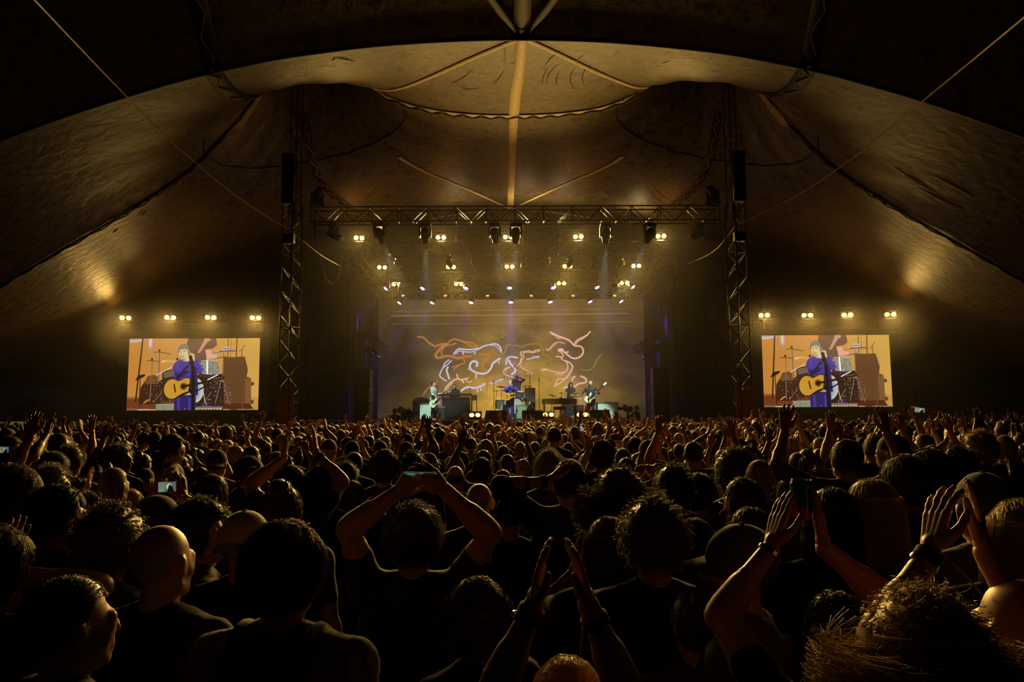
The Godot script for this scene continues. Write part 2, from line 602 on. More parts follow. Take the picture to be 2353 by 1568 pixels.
		for p in smooth_line(pts, 4): line.append(Vector3(p.x, roof_at(p.x, p.y) + 0.002, -p.y))
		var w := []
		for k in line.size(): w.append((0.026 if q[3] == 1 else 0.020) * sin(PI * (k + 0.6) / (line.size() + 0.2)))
		part("crease", MB.new().tube(line, w, 5).mesh(), M["fold glint"] if q[3] == 1 else flap, ceiling)
	# ground and walls
	var ground := part("floor", MB.new().box(Vector3(0, -0.1, -22), Vector3(90, 0.2, 70)).mesh(), M["trodden grass"], self)
	tag(ground, "trodden grass ground under the crowd", "", "", "structure")
	var wall := part("wall_back", folded_wall(Vector3(-26, 0, -46), Vector3(26, 0, -46), 9.5, 0.12, 0.55), M["black drape"], self)
	tag(wall, "dark canvas side wall hanging behind the stage", "", "", "structure")
	var wr := part("wall_right", folded_wall(Vector3(26, 0, -46), Vector3(26, 0, -8), 4.2, 0.1, 0.9), M["black drape"], self)
	tag(wr, "dark canvas side wall of the tent on the bass player's side", "", "", "structure")
	var wl := part("wall_left", folded_wall(Vector3(-24, 0, -46), Vector3(-24.5, 0, -43.5), 4.6, 0.1, 0.6), M["black drape"], self)
	tag(wl, "short dark canvas wall beside the opening to the marquee outside", "", "", "structure")


func folded_wall(a: Vector3, b: Vector3, h: float, amp: float, pitch: float) -> Mesh:   # hanging cloth with soft vertical folds, 2 cm thick
	var len_ := a.distance_to(b)
	var t := (b - a) / len_
	var o := t.cross(Vector3.UP)
	var cols := int(len_ / pitch * 8.0) + 1
	var P := PackedVector3Array()
	var N := PackedVector3Array()
	for r in 2:
		for j in cols:
			var s := len_ * j / (cols - 1)
			var ph := TAU * s / pitch
			var w := amp * (sin(ph) + 0.5 * sin(ph * 0.37 + 1.0))
			var dw := amp * (cos(ph) + 0.185 * cos(ph * 0.37 + 1.0)) * TAU / pitch
			P.append(a + t * s + o * w + Vector3.UP * h * r)
			N.append((o - t * dw).normalized())
	var m := MB.new()
	m.grid(P, N, 2, cols)
	var Q := PackedVector3Array()
	var N2 := PackedVector3Array()
	for i in P.size():
		Q.append(P[i] - o * 0.02)
		N2.append(-N[i])
	m.grid(Q, N2, 2, cols)
	return m.mesh()


# ---------------------------------------------------------------- masts, cables

func lattice(parent: Node3D, a: Vector3, b: Vector3, w: float, h: float, bays: int, r: float, m: Material, style := "zig", rung_every := 1, corners := 4) -> void:
	# a box (or triangle) truss from a to b: chords, rungs and braces each a bar of its own; w across, h in the up direction
	var t := along(a, b)
	var L := a.distance_to(b)
	var c: Array[Vector2] = []
	if corners == 4:
		c = [Vector2(-h / 2, -w / 2), Vector2(-h / 2, w / 2), Vector2(h / 2, w / 2), Vector2(h / 2, -w / 2)]
	else:
		c = [Vector2(-h / 2, -w / 2), Vector2(-h / 2, w / 2), Vector2(h / 2, 0)]
	for q in c:
		bar("chord", t * Vector3(0, q.x, q.y), t * Vector3(L, q.x, q.y), r, m, parent, 8)
	for i in bays + 1:
		var x := L * i / bays
		if i % rung_every == 0:
			for k in c.size():
				var p := c[k]
				var q := c[(k + 1) % c.size()]
				bar("rung", t * Vector3(x, p.x, p.y), t * Vector3(x, q.x, q.y), r * 0.6, m, parent)
		if i == bays: break
		var x2 := L * (i + 1) / bays
		for k in c.size():
			var p := c[k]
			var q := c[(k + 1) % c.size()]
			var flat_face := absf(p.x - q.x) < 0.01   # top and bottom faces
			if style == "vee" and not flat_face:
				var xm := (x + x2) / 2
				var hi := p if p.x > q.x else q
				var lo := q if p.x > q.x else p
				bar("brace", t * Vector3(x, hi.x, hi.y), t * Vector3(xm, lo.x, lo.y), r * 0.6, m, parent)
				bar("brace", t * Vector3(xm, lo.x, lo.y), t * Vector3(x2, hi.x, hi.y), r * 0.6, m, parent)
			elif style == "vee":
				var xm := (x + x2) / 2
				bar("rung", t * Vector3(xm, p.x, p.y), t * Vector3(xm, q.x, q.y), r * 0.6, m, parent)
			elif (i + k) % 2 == 0:
				bar("brace", t * Vector3(x, p.x, p.y), t * Vector3(x2, q.x, q.y), r * 0.6, m, parent)
			else:
				bar("brace", t * Vector3(x, q.x, q.y), t * Vector3(x2, p.x, p.y), r * 0.6, m, parent)


func build_masts() -> void:
	var steel: Material = M["mast steel"]
	for s in [-1.0, 1.0]:
		var side := "keyboard" if s < 0 else "bass"
		var foot := U(661, 972, 24.6) if s < 0 else U(1706, 966, 24.6)
		foot.y = 0.0
		var o := thing("tent_mast", "tall lattice mast with pale boarded foot standing on the %s player's side" % side, "mast", Transform3D(Basis(), foot))
		var pv := Node3D.new()
		pv.transform = Transform3D(Basis(Vector3.UP, 0.42 * s), Vector3.ZERO)
		# lower square lattice, then the slimmer telescoped top
		var ax := Basis(Vector3.UP, 0.45 * s)
		lattice_turned(o, Vector3.ZERO, 9.15, 0.46, 22, 0.022, steel, ax)
		lattice_turned(o, ax * Vector3(0.1, 8.6, 0.0) if s < 0 else ax * Vector3(-0.1, 8.6, 0.0), 6.2, 0.27, 14, 0.018, steel, ax)
		pv.free()
		# dark winch box and loudspeaker box half way up
		var bx := MB.new().box(Vector3(0.02 * s, 7.95, 0.28), Vector3(0.36, 0.32, 0.24), Basis(), 0.02)
		part("winch_box", bx.mesh(), M["black paint"], o)
		var sp := MB.new().box(Vector3(0.1 * s, 10.05, 0.16), Vector3(0.42, 1.75, 0.34), Basis(), 0.03)
		part("speaker_box", sp.mesh(), M["black paint"], o)
		for k in 4:
			part("latch", MB.new().box(Vector3(0.1 * s + (0.06 if k % 2 else -0.05), 9.45 + k * 0.3, 0.34), Vector3(0.05, 0.03, 0.02), Basis(Vector3.BACK, 0.6), 0.0).mesh(), M["chrome"], o)
		# boards round the foot
		for k in 3:
			var p: Vector3 = [Vector3(-0.23, 1.5, 0.3), Vector3(-0.02, 1.42, 0.34), Vector3(0.2, 1.55, 0.3)][k]
			var sz: Vector3 = [Vector3(0.17, 3.0, 0.03), Vector3(0.24, 2.84, 0.03), Vector3(0.16, 3.1, 0.03)][k]
			if s > 0: p.x = -p.x
			part("foot_board", MB.new().box(p, sz, Basis(), 0.006).mesh(), M["plywood"], o)
	# guy cables that cross the roof space
	var cab: Material = M["rope"]
	for c in [
		["thin pale guy rope sagging from the canopy across to the keyboard side mast", [[60, -20, 9.0], [260, 190, 13.5], [400, 330, 17.0], [545, 452, 21.0], [658, 524, 24.2]]],
		["thin pale rope running on from the keyboard side mast down to the stage roof", [[668, 530, 24.6], [735, 585, 28.0], [782, 612, 32.0]]],
		["thin dark guy rope sagging from the canopy across to the bass side mast", [[2390, 10, 9.0], [2150, 208, 13.5], [1960, 362, 18.0], [1830, 450, 21.5], [1700, 515, 24.2]]],
		["thin pale rope running on from the bass side mast down to the stage roof", [[1690, 520, 24.6], [1640, 578, 28.0], [1580, 607, 32.0]]],
	]:
		var pts := []
		for q in c[1]: pts.append(U(q[0], q[1], q[2]))
		single("guy_rope", MB.new().tube(smooth_line(pts, 6), 0.014, 5).mesh(), cab, c[0], "rope")
	var loop := []
	for q in [[722, 512, 29.3], [728, 560, 29.6], [736, 600, 30.2], [748, 640, 31.0], [760, 651, 32.0], [770, 648, 32.2], [778, 625, 32.4], [780, 605, 32.6]]: loop.append(U(q[0], q[1], q[2]))
	single("hanging_cable", MB.new().tube(smooth_line(loop, 6), 0.06, 6).mesh(), M["dark rope"], "thick bundle of cables looping down from the end of the front truss", "cable")


func lattice_turned(parent: Node3D, foot: Vector3, height: float, w: float, bays: int, r: float, m: Material, b: Basis) -> void:
	var c := [Vector3(-w / 2, 0, -w / 2), Vector3(w / 2, 0, -w / 2), Vector3(w / 2, 0, w / 2), Vector3(-w / 2, 0, w / 2)]
	for q in c:
		bar("chord", foot + b * q, foot + b * (q + Vector3.UP * height), r, m, parent, 8)
	for i in bays:
		var y := height * i / bays
		var y2 := height * (i + 1) / bays
		for k in 4:
			var p: Vector3 = c[k]
			var q: Vector3 = c[(k + 1) % 4]
			if i % 6 == 0:
				bar("rung", foot + b * (p + Vector3.UP * y), foot + b * (q + Vector3.UP * y), r * 0.65, m, parent)
			if (i + k) % 2 == 0:
				bar("brace", foot + b * (p + Vector3.UP * y), foot + b * (q + Vector3.UP * y2), r * 0.6, m, parent)
			else:
				bar("brace", foot + b * (q + Vector3.UP * y), foot + b * (p + Vector3.UP * y2), r * 0.6, m, parent)


# ---------------------------------------------------------------- painted pictures: the glowing drop and the video screens

class Paint:
	var w: int
	var h: int
	var px := PackedFloat32Array()   # r, g, b in sRGB 0..1
	var ox := 0.0
	var oy := 0.0
	var sx := 1.0
	var sy := 1.0

	func _init(w_: int, h_: int) -> void:
		w = w_
		h = h_
		px.resize(w * h * 3)

	func frame(x0: float, y0: float, x1: float, y1: float) -> void:   # the drawing's own coordinates
		ox = x0
		oy = y0
		sx = w / (x1 - x0)
		sy = h / (y1 - y0)

	func at(x: float, y: float) -> Vector2:
		return Vector2((x - ox) * sx, (y - oy) * sy)

	func blend(i: int, c: Color, a: float) -> void:
		px[i] += (c.r - px[i]) * a
		px[i + 1] += (c.g - px[i + 1]) * a
		px[i + 2] += (c.b - px[i + 2]) * a

	func poly(pts: Array, c: Color, alpha := 1.0) -> void:
		var q := PackedVector2Array()
		for k in range(0, pts.size(), 2): q.append(at(pts[k], pts[k + 1]))
		fill(q, c, alpha)

	func fill(q: PackedVector2Array, c: Color, alpha := 1.0) -> void:
		var y0 := INF
		var y1 := -INF
		for p in q:
			y0 = minf(y0, p.y)
			y1 = maxf(y1, p.y)
		for y in range(maxi(0, int(y0)), mini(h, int(y1) + 2)):
			for sub in 2:
				var yy := y + 0.25 + 0.5 * sub
				var xs := []
				for k in q.size():
					var a := q[k]
					var b := q[(k + 1) % q.size()]
					if (a.y <= yy) != (b.y <= yy):
						xs.append(a.x + (yy - a.y) / (b.y - a.y) * (b.x - a.x))
				xs.sort()
				for k in range(0, xs.size() - 1, 2):
					for x in range(maxi(0, int(xs[k])), mini(w, int(xs[k + 1]) + 1)):
						var cover := clampf(minf(x + 1.0, xs[k + 1]) - maxf(x, xs[k]), 0.0, 1.0)
						blend((y * w + x) * 3, c, cover * 0.5 * alpha if alpha < 1.0 or cover < 1.0 else (0.5 if sub == 0 else 1.0))

	func oval(x: float, y: float, rx: float, ry: float, c: Color, alpha := 1.0, turn := 0.0) -> void:
		var q := PackedVector2Array()
		for k in 28:
			var a := TAU * k / 28.0
			var d := Vector2(cos(a) * rx, sin(a) * ry).rotated(turn)
			q.append(at(x + d.x, y + d.y))
		fill(q, c, alpha)

	func stroke(pts: Array, width: float, c: Color, halo := 0.0, hc := Color.BLACK, alpha := 1.0, soft := 0.5) -> void:   # width and halo in the drawing's coordinates
		var L := []
		var n := pts.size() / 2
		for i in n - 1:
			var a := at(pts[maxi(i - 1, 0) * 2], pts[maxi(i - 1, 0) * 2 + 1])
			var b := at(pts[i * 2], pts[i * 2 + 1])
			var d := at(pts[i * 2 + 2], pts[i * 2 + 3])
			var e := at(pts[mini(i + 2, n - 1) * 2], pts[mini(i + 2, n - 1) * 2 + 1])
			var per := clampi(int(b.distance_to(d) / 4.0), 1, 8) if n > 2 else 1
			for k in per:
				var t := float(k) / per
				L.append(0.5 * (2.0 * b + (d - a) * t + (2.0 * a - 5.0 * b + 4.0 * d - e) * t * t + (3.0 * b - a - 3.0 * d + e) * t * t * t))
		L.append(at(pts[n * 2 - 2], pts[n * 2 - 1]))
		var r := maxf(0.5, width * 0.5 * sx)
		var R := r + halo * sx + 1.0
		var x0 := w
		var y0 := h
		var x1 := 0
		var y1 := 0
		for p in L:
			x0 = mini(x0, int(p.x - R))
			y0 = mini(y0, int(p.y - R))
			x1 = maxi(x1, int(p.x + R) + 1)
			y1 = maxi(y1, int(p.y + R) + 1)
		x0 = maxi(x0, 0)
		y0 = maxi(y0, 0)
		x1 = mini(x1, w - 1)
		y1 = mini(y1, h - 1)
		if x1 < x0 or y1 < y0: return
		var bw := x1 - x0 + 1
		var dist := PackedFloat32Array()
		dist.resize(bw * (y1 - y0 + 1))
		dist.fill(1e6)
		for i in L.size() - 1:
			var a: Vector2 = L[i]
			var ab: Vector2 = L[i + 1] - a
			var l2 := maxf(ab.length_squared(), 1e-6)
			for y in range(maxi(y0, int(minf(a.y, a.y + ab.y) - R)), mini(y1, int(maxf(a.y, a.y + ab.y) + R) + 1) + 1):
				for x in range(maxi(x0, int(minf(a.x, a.x + ab.x) - R)), mini(x1, int(maxf(a.x, a.x + ab.x) + R) + 1) + 1):
					var p := Vector2(x + 0.5, y + 0.5) - a
					var t := clampf(p.dot(ab) / l2, 0.0, 1.0)
					var dd := (p - ab * t).length_squared()
					var k := (y - y0) * bw + x - x0
					if dd < dist[k]: dist[k] = dd
		for y in range(y0, y1 + 1):
			for x in range(x0, x1 + 1):
				var dd := dist[(y - y0) * bw + x - x0]
				if dd > R * R: continue
				var d := sqrt(dd)
				var i := (y * w + x) * 3
				if halo > 0.0:
					var g := clampf(1.0 - (d - r) / (halo * sx), 0.0, 1.0)
					blend(i, hc, g * g * 0.75 * alpha)
				blend(i, c, clampf((r - d) / maxf(soft * r, 0.7) + 0.5, 0.0, 1.0) * alpha)

	func texture() -> ImageTexture:
		var bytes := PackedByteArray()
		bytes.resize(w * h * 3)
		for i in px.size(): bytes[i] = clampi(int(px[i] * 255.0 + 0.5), 0, 255)
		return ImageTexture.create_from_image(Image.create_from_data(w, h, false, Image.FORMAT_RGB8, bytes))


func panel_mesh(w: float, h: float, depth: float) -> Mesh:   # a thin slab in x, y facing +z, picture over the whole front
	var b := MB.new()
	b.box(Vector3(0, 0, -depth / 2), Vector3(w, h, depth))
	b.uv.resize(b.v.size())
	for i in b.v.size():
		b.uv[i] = Vector2(b.v[i].x / w + 0.5, 0.5 - b.v[i].y / h)
	return b.mesh()


func picture_mat(called: String, t: Texture2D, energy: float) -> StandardMaterial3D:
	var m := mat(called, Color(0.02, 0.02, 0.02), 0.6)
	m.emission_enabled = true
	m.emission_texture = t
	m.emission = Color.BLACK
	m.emission_energy_multiplier = energy
	return m


func paint_drop() -> Texture2D:
	var p := Paint.new(921, 408)
	p.frame(868, 690, 1482, 962)
	var f := FastNoiseLite.new()
	f.seed = 4
	f.frequency = 0.006
	for y in p.h:
		for x in p.w:
			var u := float(x) / p.w
			var v := float(y) / p.h
			var n := f.get_noise_2d(x, y * 1.4)
			var mid := exp(-pow((u - 0.52) / 0.36, 2.0))
			var low := exp(-pow((v - 0.85) / 0.28, 2.0)) * mid
			var gap := exp(-pow((u - 0.07) / 0.12, 2.0) - pow((v - 0.62) / 0.22, 2.0))
			var g := (0.105 + 0.25 * mid + 0.27 * low - 0.09 * gap) * (1.0 + 0.4 * n)  # warm stage glow painted into the picture, strongest low in the middle
			var i := (y * p.w + x) * 3
			p.px[i] = g * 1.28
			p.px[i + 1] = g * 0.99
			p.px[i + 2] = g * (0.58 - 0.2 * low)
	var A := func(pts: Array) -> Array:
		var q := []
		for k in range(0, pts.size(), 2): q.append_array([940.0 + pts[k] * 0.1020, 750.0 + pts[k + 1] * 0.1020])
		return q
	var B := func(pts: Array) -> Array:
		var q := []
		for k in range(0, pts.size(), 2): q.append_array([1150.0 + pts[k] * 0.10625, 750.0 + pts[k + 1] * 0.10625])
		return q
	var orange := Color(0.74, 0.48, 0.22)
	var olive := Color(0.60, 0.52, 0.20)
	var white := Color(0.84, 0.80, 0.83)
	var blue := Color(0.50, 0.42, 0.68)
	var pink := Color(0.88, 0.72, 0.63)
	var coral := Color(0.76, 0.50, 0.34)
	for q in [[716, 0.22], [727, 0.4], [746, 0.22], [768, 0.08]]:   # lamplit bars painted into the drop picture as bright lines
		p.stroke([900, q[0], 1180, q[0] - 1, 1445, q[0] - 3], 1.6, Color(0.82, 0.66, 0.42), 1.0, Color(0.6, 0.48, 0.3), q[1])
	for s in [
		["o", 3.0, [205, 255, 290, 255, 370, 300, 440, 380, 520, 430, 600, 470, 680, 430, 760, 415, 860, 410, 960, 330, 1060, 310, 1160, 350, 1300, 380, 1430, 400, 1540, 480]],
		["o", 4.6, [850, 430, 740, 480, 660, 580, 600, 670, 640, 730, 760, 710, 880, 685, 1000, 710, 1120, 740, 1250, 710, 1400, 700]],
		["o", 2.8, [1060, 400, 950, 440, 830, 460, 760, 520, 730, 620, 770, 690]],
		["o", 2.6, [1180, 350, 1290, 400, 1400, 470, 1540, 480]],
		["o", 2.4, [1230, 760, 1260, 840, 1150, 880, 1050, 920, 960, 940]],
		["o", 2.2, [1200, 860, 1100, 920, 1000, 1010]],
		["o", 3.2, [1590, 640, 1700, 660, 1790, 640, 1780, 720, 1700, 800, 1640, 900, 1680, 980, 1730, 1010]],
		["o", 2.5, [330, 1560, 380, 1480, 450, 1400, 560, 1330, 640, 1260]],
		["o", 3.5, [1740, 1460, 1760, 1300, 1800, 1200, 1900, 1120]],
		["y", 1.7, [1425, 180, 1480, 240, 1550, 290, 1610, 345, 1700, 310, 1760, 300, 1840, 255, 1920, 270, 2000, 290, 2090, 270, 2135, 220, 2140, 170]],
		["y", 1.7, [1705, 310, 1715, 360, 1730, 410]], ["y", 1.5, [1850, 285, 1950, 310, 2030, 355]],
		["y", 1.5, [1840, 500, 1900, 550, 1910, 620, 1980, 680, 2080, 680, 2160, 620, 2180, 530, 2200, 450]],
		["w", 2.8, [1010, 650, 1060, 580, 1130, 530, 1250, 545, 1380, 545, 1500, 530, 1590, 510, 1680, 470, 1800, 440, 1930, 420, 2010, 450, 2060, 520, 2070, 610]],
		["w", 1.8, [1060, 640, 1110, 585, 1180, 580, 1280, 600, 1400, 600, 1520, 560, 1620, 510]],
		["w", 1.5, [1800, 450, 1920, 460, 2000, 520, 2060, 600]],
		["w", 2.6, [1205, 590, 1215, 620, 1222, 650]], ["w", 2.2, [1470, 600, 1478, 625, 1487, 650]],
		["w", 2.2, [900, 780, 810, 850, 770, 950, 720, 1050, 700, 1130, 760, 1200, 850, 1250]],
		["w", 2.0, [960, 790, 870, 880, 800, 930, 770, 960]],
		["g", 3.4, [880, 940, 850, 1010, 880, 1110, 910, 1200]],
		["w", 4.0, [1520, 920, 1540, 860, 1500, 815, 1430, 815, 1380, 870, 1370, 960, 1410, 1010, 1480, 1050, 1560, 1080, 1680, 1090, 1760, 1060, 1840, 970, 1880, 870, 1950, 810, 2040, 750]],
		["w", 2.8, [1510, 1090, 1508, 1150, 1503, 1195]], ["w", 2.0, [2010, 800, 2016, 840, 2020, 870]], ["w", 1.6, [1350, 960, 1340, 985, 1335, 1000]],
		["w", 2.0, [1800, 1310, 1880, 1260, 2000, 1230, 2150, 1190]], ["w", 1.7, [1830, 1320, 1960, 1290, 2100, 1220]],
		["w", 4.0, [1180, 1470, 1260, 1410, 1350, 1390, 1450, 1410, 1560, 1390, 1640, 1360, 1700, 1320]],
		["w", 2.2, [1610, 1400, 1612, 1435, 1614, 1470]], ["w", 2.2, [1530, 1420, 1536, 1460, 1542, 1500]],
		["p", 3.0, [810, 1460, 860, 1370, 940, 1290, 1040, 1220, 1110, 1200, 1170, 1230, 1250, 1210, 1335, 1190]],
		["p", 2.4, [1080, 1105, 1095, 1150, 1105, 1205]], ["p", 3.6, [1190, 1225, 1212, 1260, 1228, 1285]],
		["p", 1.8, [1280, 1235, 1330, 1280, 1380, 1280, 1415, 1245]], ["p", 1.6, [870, 1460, 900, 1380, 980, 1300]],
	]: squiggle(p, s[0], s[1], A.call(s[2]), orange, olive, white, blue, pink, coral)
	for s in [
		["y", 2.6, [0, 650, 70, 600, 110, 540, 120, 450, 150, 420, 250, 440, 350, 440, 450, 470, 560, 430, 660, 410, 800, 410, 870, 460, 920, 540, 900, 620, 980, 660, 1060, 700, 1070, 760, 960, 780, 850, 850, 780, 920, 790, 1020, 850, 1100, 940, 1140, 1010, 1080]],
		["y", 1.7, [1070, 760, 1100, 850, 1180, 900, 1300, 900]], ["y", 1.7, [600, 900, 660, 850, 750, 840]],
		["y", 2.1, [1720, 970, 1900, 980, 2000, 900, 2050, 800, 2100, 710, 2170, 650]],
		["w", 3.0, [115, 850, 130, 740, 190, 690, 280, 690, 360, 710]], ["w", 4.0, [170, 760, 220, 850, 290, 920, 310, 1000, 240, 1060]],
		["w", 2.0, [560, 740, 680, 720, 780, 690, 820, 690]], ["w", 3.4, [770, 692, 790, 690, 815, 688]], ["w", 1.5, [695, 680, 725, 682, 760, 690]],
		["p", 2.0, [200, 910, 110, 930, 60, 1000, 90, 1060, 170, 1100, 260, 1120]], ["p", 1.5, [170, 930, 110, 960, 110, 1010]],
		["p", 2.0, [850, 540, 760, 545, 690, 580, 620, 560, 520, 570, 430, 590, 420, 620, 460, 670, 430, 740, 420, 810, 370, 880]],
		["p", 1.5, [840, 570, 760, 580, 690, 605, 600, 590, 500, 600, 480, 650, 510, 700, 450, 760, 440, 830]],
		["p", 1.5, [980, 525, 1040, 520, 1110, 440, 1200, 380, 1320, 385, 1375, 405]], ["p", 1.3, [985, 550, 1050, 540, 1130, 460, 1210, 395]],
		["p", 1.7, [430, 870, 450, 920, 540, 980, 640, 1030, 690, 1060]], ["p", 1.5, [560, 1040, 610, 1058, 660, 1075]],
		["p", 3.3, [1070, 155, 1160, 200, 1260, 250, 1370, 290, 1460, 330, 1530, 390, 1570, 440, 1640, 460, 1720, 470, 1770, 530, 1770, 610, 1730, 670, 1650, 720, 1580, 730, 1500, 700, 1440, 650, 1380, 600, 1340, 560]],
		["p", 2.6, [1930, 150, 1860, 220, 1750, 280, 1650, 330, 1600, 390, 1590, 430]],
		["p", 1.4, [1100, 205, 1180, 240, 1230, 290, 1290, 295]], ["p", 1.7, [1880, 220, 1770, 300, 1660, 360, 1620, 420]],
		["p", 7.0, [1262, 548, 1290, 540, 1320, 545]], ["p", 2.6, [1380, 600, 1410, 592, 1450, 585]],
		["p", 2.1, [1280, 580, 1330, 620, 1340, 680, 1300, 740, 1380, 780, 1430, 850, 1430, 960, 1370, 1020, 1280, 1035, 1160, 1015, 1060, 990, 960, 955, 870, 970]],
		["p", 2.3, [1190, 685, 1280, 690, 1310, 720]],
		["p", 2.7, [1400, 780, 1480, 820, 1540, 890, 1530, 950, 1480, 1040, 1420, 1130, 1360, 1180, 1280, 1250, 1180, 1300, 1150, 1330]],
		["p", 2.1, [1370, 1170, 1250, 1170, 1200, 1210, 1170, 1300]], ["p", 1.5, [1180, 1060, 1300, 1070, 1400, 1010]], ["p", 1.5, [890, 1000, 980, 970, 1080, 1000]],
		["p", 3.2, [1530, 1200, 1540, 1150, 1590, 1120]], ["p", 3.5, [1720, 1115, 1810, 1160, 1830, 1230, 1750, 1260, 1650, 1280, 1600, 1320, 1400, 1350, 1350, 1370]],
	]: squiggle(p, s[0], s[1], B.call(s[2]), orange, olive, white, blue, pink, coral)
	return p.texture()


func squiggle(p: Paint, kind: String, width: float, pts: Array, orange: Color, olive: Color, white: Color, blue: Color, pink: Color, coral: Color) -> void:
	match kind:
		"o": p.stroke(pts, width, orange, 2.0, Color(0.62, 0.40, 0.18), 0.8, 1.2)
		"y": p.stroke(pts, width, olive, 1.6, Color(0.50, 0.43, 0.14), 0.75, 1.2)
		"w": p.stroke(pts, width, white, 2.6, blue, 1.0, 0.9)
		"g": p.stroke(pts, width, Color(0.80, 0.84, 0.66), 3.2, blue, 1.0, 0.9)
		"p": p.stroke(pts, width, pink, 1.5, coral, 1.0, 0.7)


const GLYPH := {"A": [2, 5, 7, 5, 5], "B": [6, 5, 6, 5, 6], "R": [6, 5, 6, 5, 5], "T": [7, 2, 2, 2, 2], "O": [7, 5, 5, 5, 7], "S": [3, 4, 2, 1, 6], "Y": [5, 5, 2, 2, 2]}

func paint_screen() -> Texture2D:
	var p := Paint.new(602, 330)
	p.frame(425, 447, 1792, 1195)
	for y in p.h:
		for x in p.w:
			var u := float(x) / p.w
			var v := float(y) / p.h
			var i := (y * p.w + x) * 3
			var c := Color(0.72, 0.47, 0.20).lerp(Color(0.77, 0.60, 0.29), u)
			c = c.lerp(Color(0.76, 0.52, 0.33), 0.6 * exp(-pow((u - 0.4) / 0.2, 2.0) - pow(v / 0.35, 2.0)))
			if v > 0.80:
				c = c.lerp(Color(0.38, 0.17, 0.07), clampf((v - 0.80) / 0.05, 0, 1) * (0.9 if u < 0.93 else 0.15))
			p.px[i] = c.r
			p.px[i + 1] = c.g
			p.px[i + 2] = c.b
	var dark := Color(0.13, 0.08, 0.06)
	var brown := Color(0.36, 0.23, 0.13)
	var steel := Color(0.55, 0.5, 0.48)
	var blue := Color(0.25, 0.19, 0.55)
	var deep := Color(0.15, 0.11, 0.34)
	var skin := Color(0.82, 0.74, 0.56)
	# neon shapes of the drop
	p.stroke([425, 470, 500, 468, 570, 455], 46, Color(0.66, 0.52, 0.62), 8, Color(0.66, 0.5, 0.5))
	p.stroke([425, 476, 480, 474, 550, 462], 14, Color(0.80, 0.72, 0.52))
	p.stroke([645, 440, 645, 500, 645, 530], 50, Color(0.68, 0.52, 0.64), 14, Color(0.70, 0.50, 0.46))
	p.stroke([645, 440, 645, 500, 645, 520], 26, Color(0.84, 0.76, 0.52))
	p.poly([1225, 570, 1290, 575, 1285, 610, 1355, 625, 1350, 650, 1260, 660, 1230, 690], Color(0.85, 0.62, 0.55))
	# the stack of loudspeakers behind
	p.poly([1410, 645, 1640, 643, 1676, 780, 1664, 850, 1712, 868, 1718, 1150, 1405, 1150], brown)
	p.poly([1650, 870, 1712, 868, 1718, 1150, 1655, 1150], Color(0.46, 0.31, 0.17))
	p.oval(1728, 925, 18, 20, brown)
	p.oval(1728, 1112, 18, 22, brown)
	p.poly([1400, 1130, 1700, 1130, 1745, 1185, 1400, 1190], Color(0.30, 0.14, 0.06))
	for q in [[1460, 447, 1460, 640, 9], [1490, 447, 1490, 640, 3], [1552, 447, 1550, 660, 13], [1642, 860, 1630, 1180, 12], [1606, 640, 1610, 570, 9], [1580, 590, 1640, 520, 7]]:
		p.stroke([q[0], q[1], q[2], q[3]], q[4], Color(0.40, 0.26, 0.13))
	# the musician behind, in a striped shirt
	p.poly([1040, 440, 1330, 440, 1345, 520, 1300, 555, 1222, 562, 1245, 700, 1120, 700, 1090, 620, 1025, 520], Color(0.35, 0.24, 0.21))
	for k in 9:
		p.stroke([1050 + k * 16, 470, 1075 + k * 18, 540 + k % 3 * 10, 1110 + k * 14, 690], 3.5, Color(0.56, 0.44, 0.36), 0, Color.BLACK, 0.8)
	p.poly([1140, 600, 1190, 500, 1215, 450, 1255, 450, 1250, 480, 1165, 600], Color(0.72, 0.55, 0.42))
	p.oval(1240, 462, 36, 20, Color(0.72, 0.56, 0.44))
	# drums and stands
	p.poly([560, 960, 600, 900, 640, 835, 720, 830, 745, 900, 790, 870, 790, 1130, 555, 1130], Color(0.22, 0.11, 0.06))
	p.poly([600, 920, 625, 845, 700, 825, 740, 850, 735, 920], Color(0.42, 0.26, 0.12))
	p.poly([780, 790, 910, 770, 925, 850, 900, 1100, 790, 1100], Color(0.20, 0.13, 0.10))
	p.poly([790, 800, 905, 780, 912, 840, 800, 860], Color(0.40, 0.34, 0.28))
	p.poly([1140, 830, 1420, 820, 1440, 1150, 1140, 1160], Color(0.17, 0.10, 0.08))
	p.oval(1130, 990, 92, 130, Color(0.70, 0.72, 0.68))
	p.oval(1120, 995, 70, 112, Color(0.62, 0.64, 0.60))
	p.poly([1150, 800, 1345, 810, 1380, 830, 1300, 870, 1180, 850], Color(0.24, 0.14, 0.15))
	p.poly([1185, 688, 1260, 676, 1345, 690, 1385, 808, 1290, 822, 1195, 810], Color(0.50, 0.50, 0.44))
	var r := RandomNumberGenerator.new()
	r.seed = 11
	for k in 150:
		p.oval(r.randf_range(1190, 1375), r.randf_range(690, 815), 6, 4, [Color(0.72, 0.72, 0.64), Color(0.32, 0.32, 0.27)][k % 2], 0.8)
	p.stroke([1246, 684, 1252, 818], 17, Color(0.93, 0.93, 0.9))
	p.stroke([1185, 686, 1260, 675, 1350, 690], 6, Color(0.75, 0.72, 0.66))
	p.stroke([1195, 812, 1290, 824, 1385, 810], 6, Color(0.7, 0.66, 0.6))
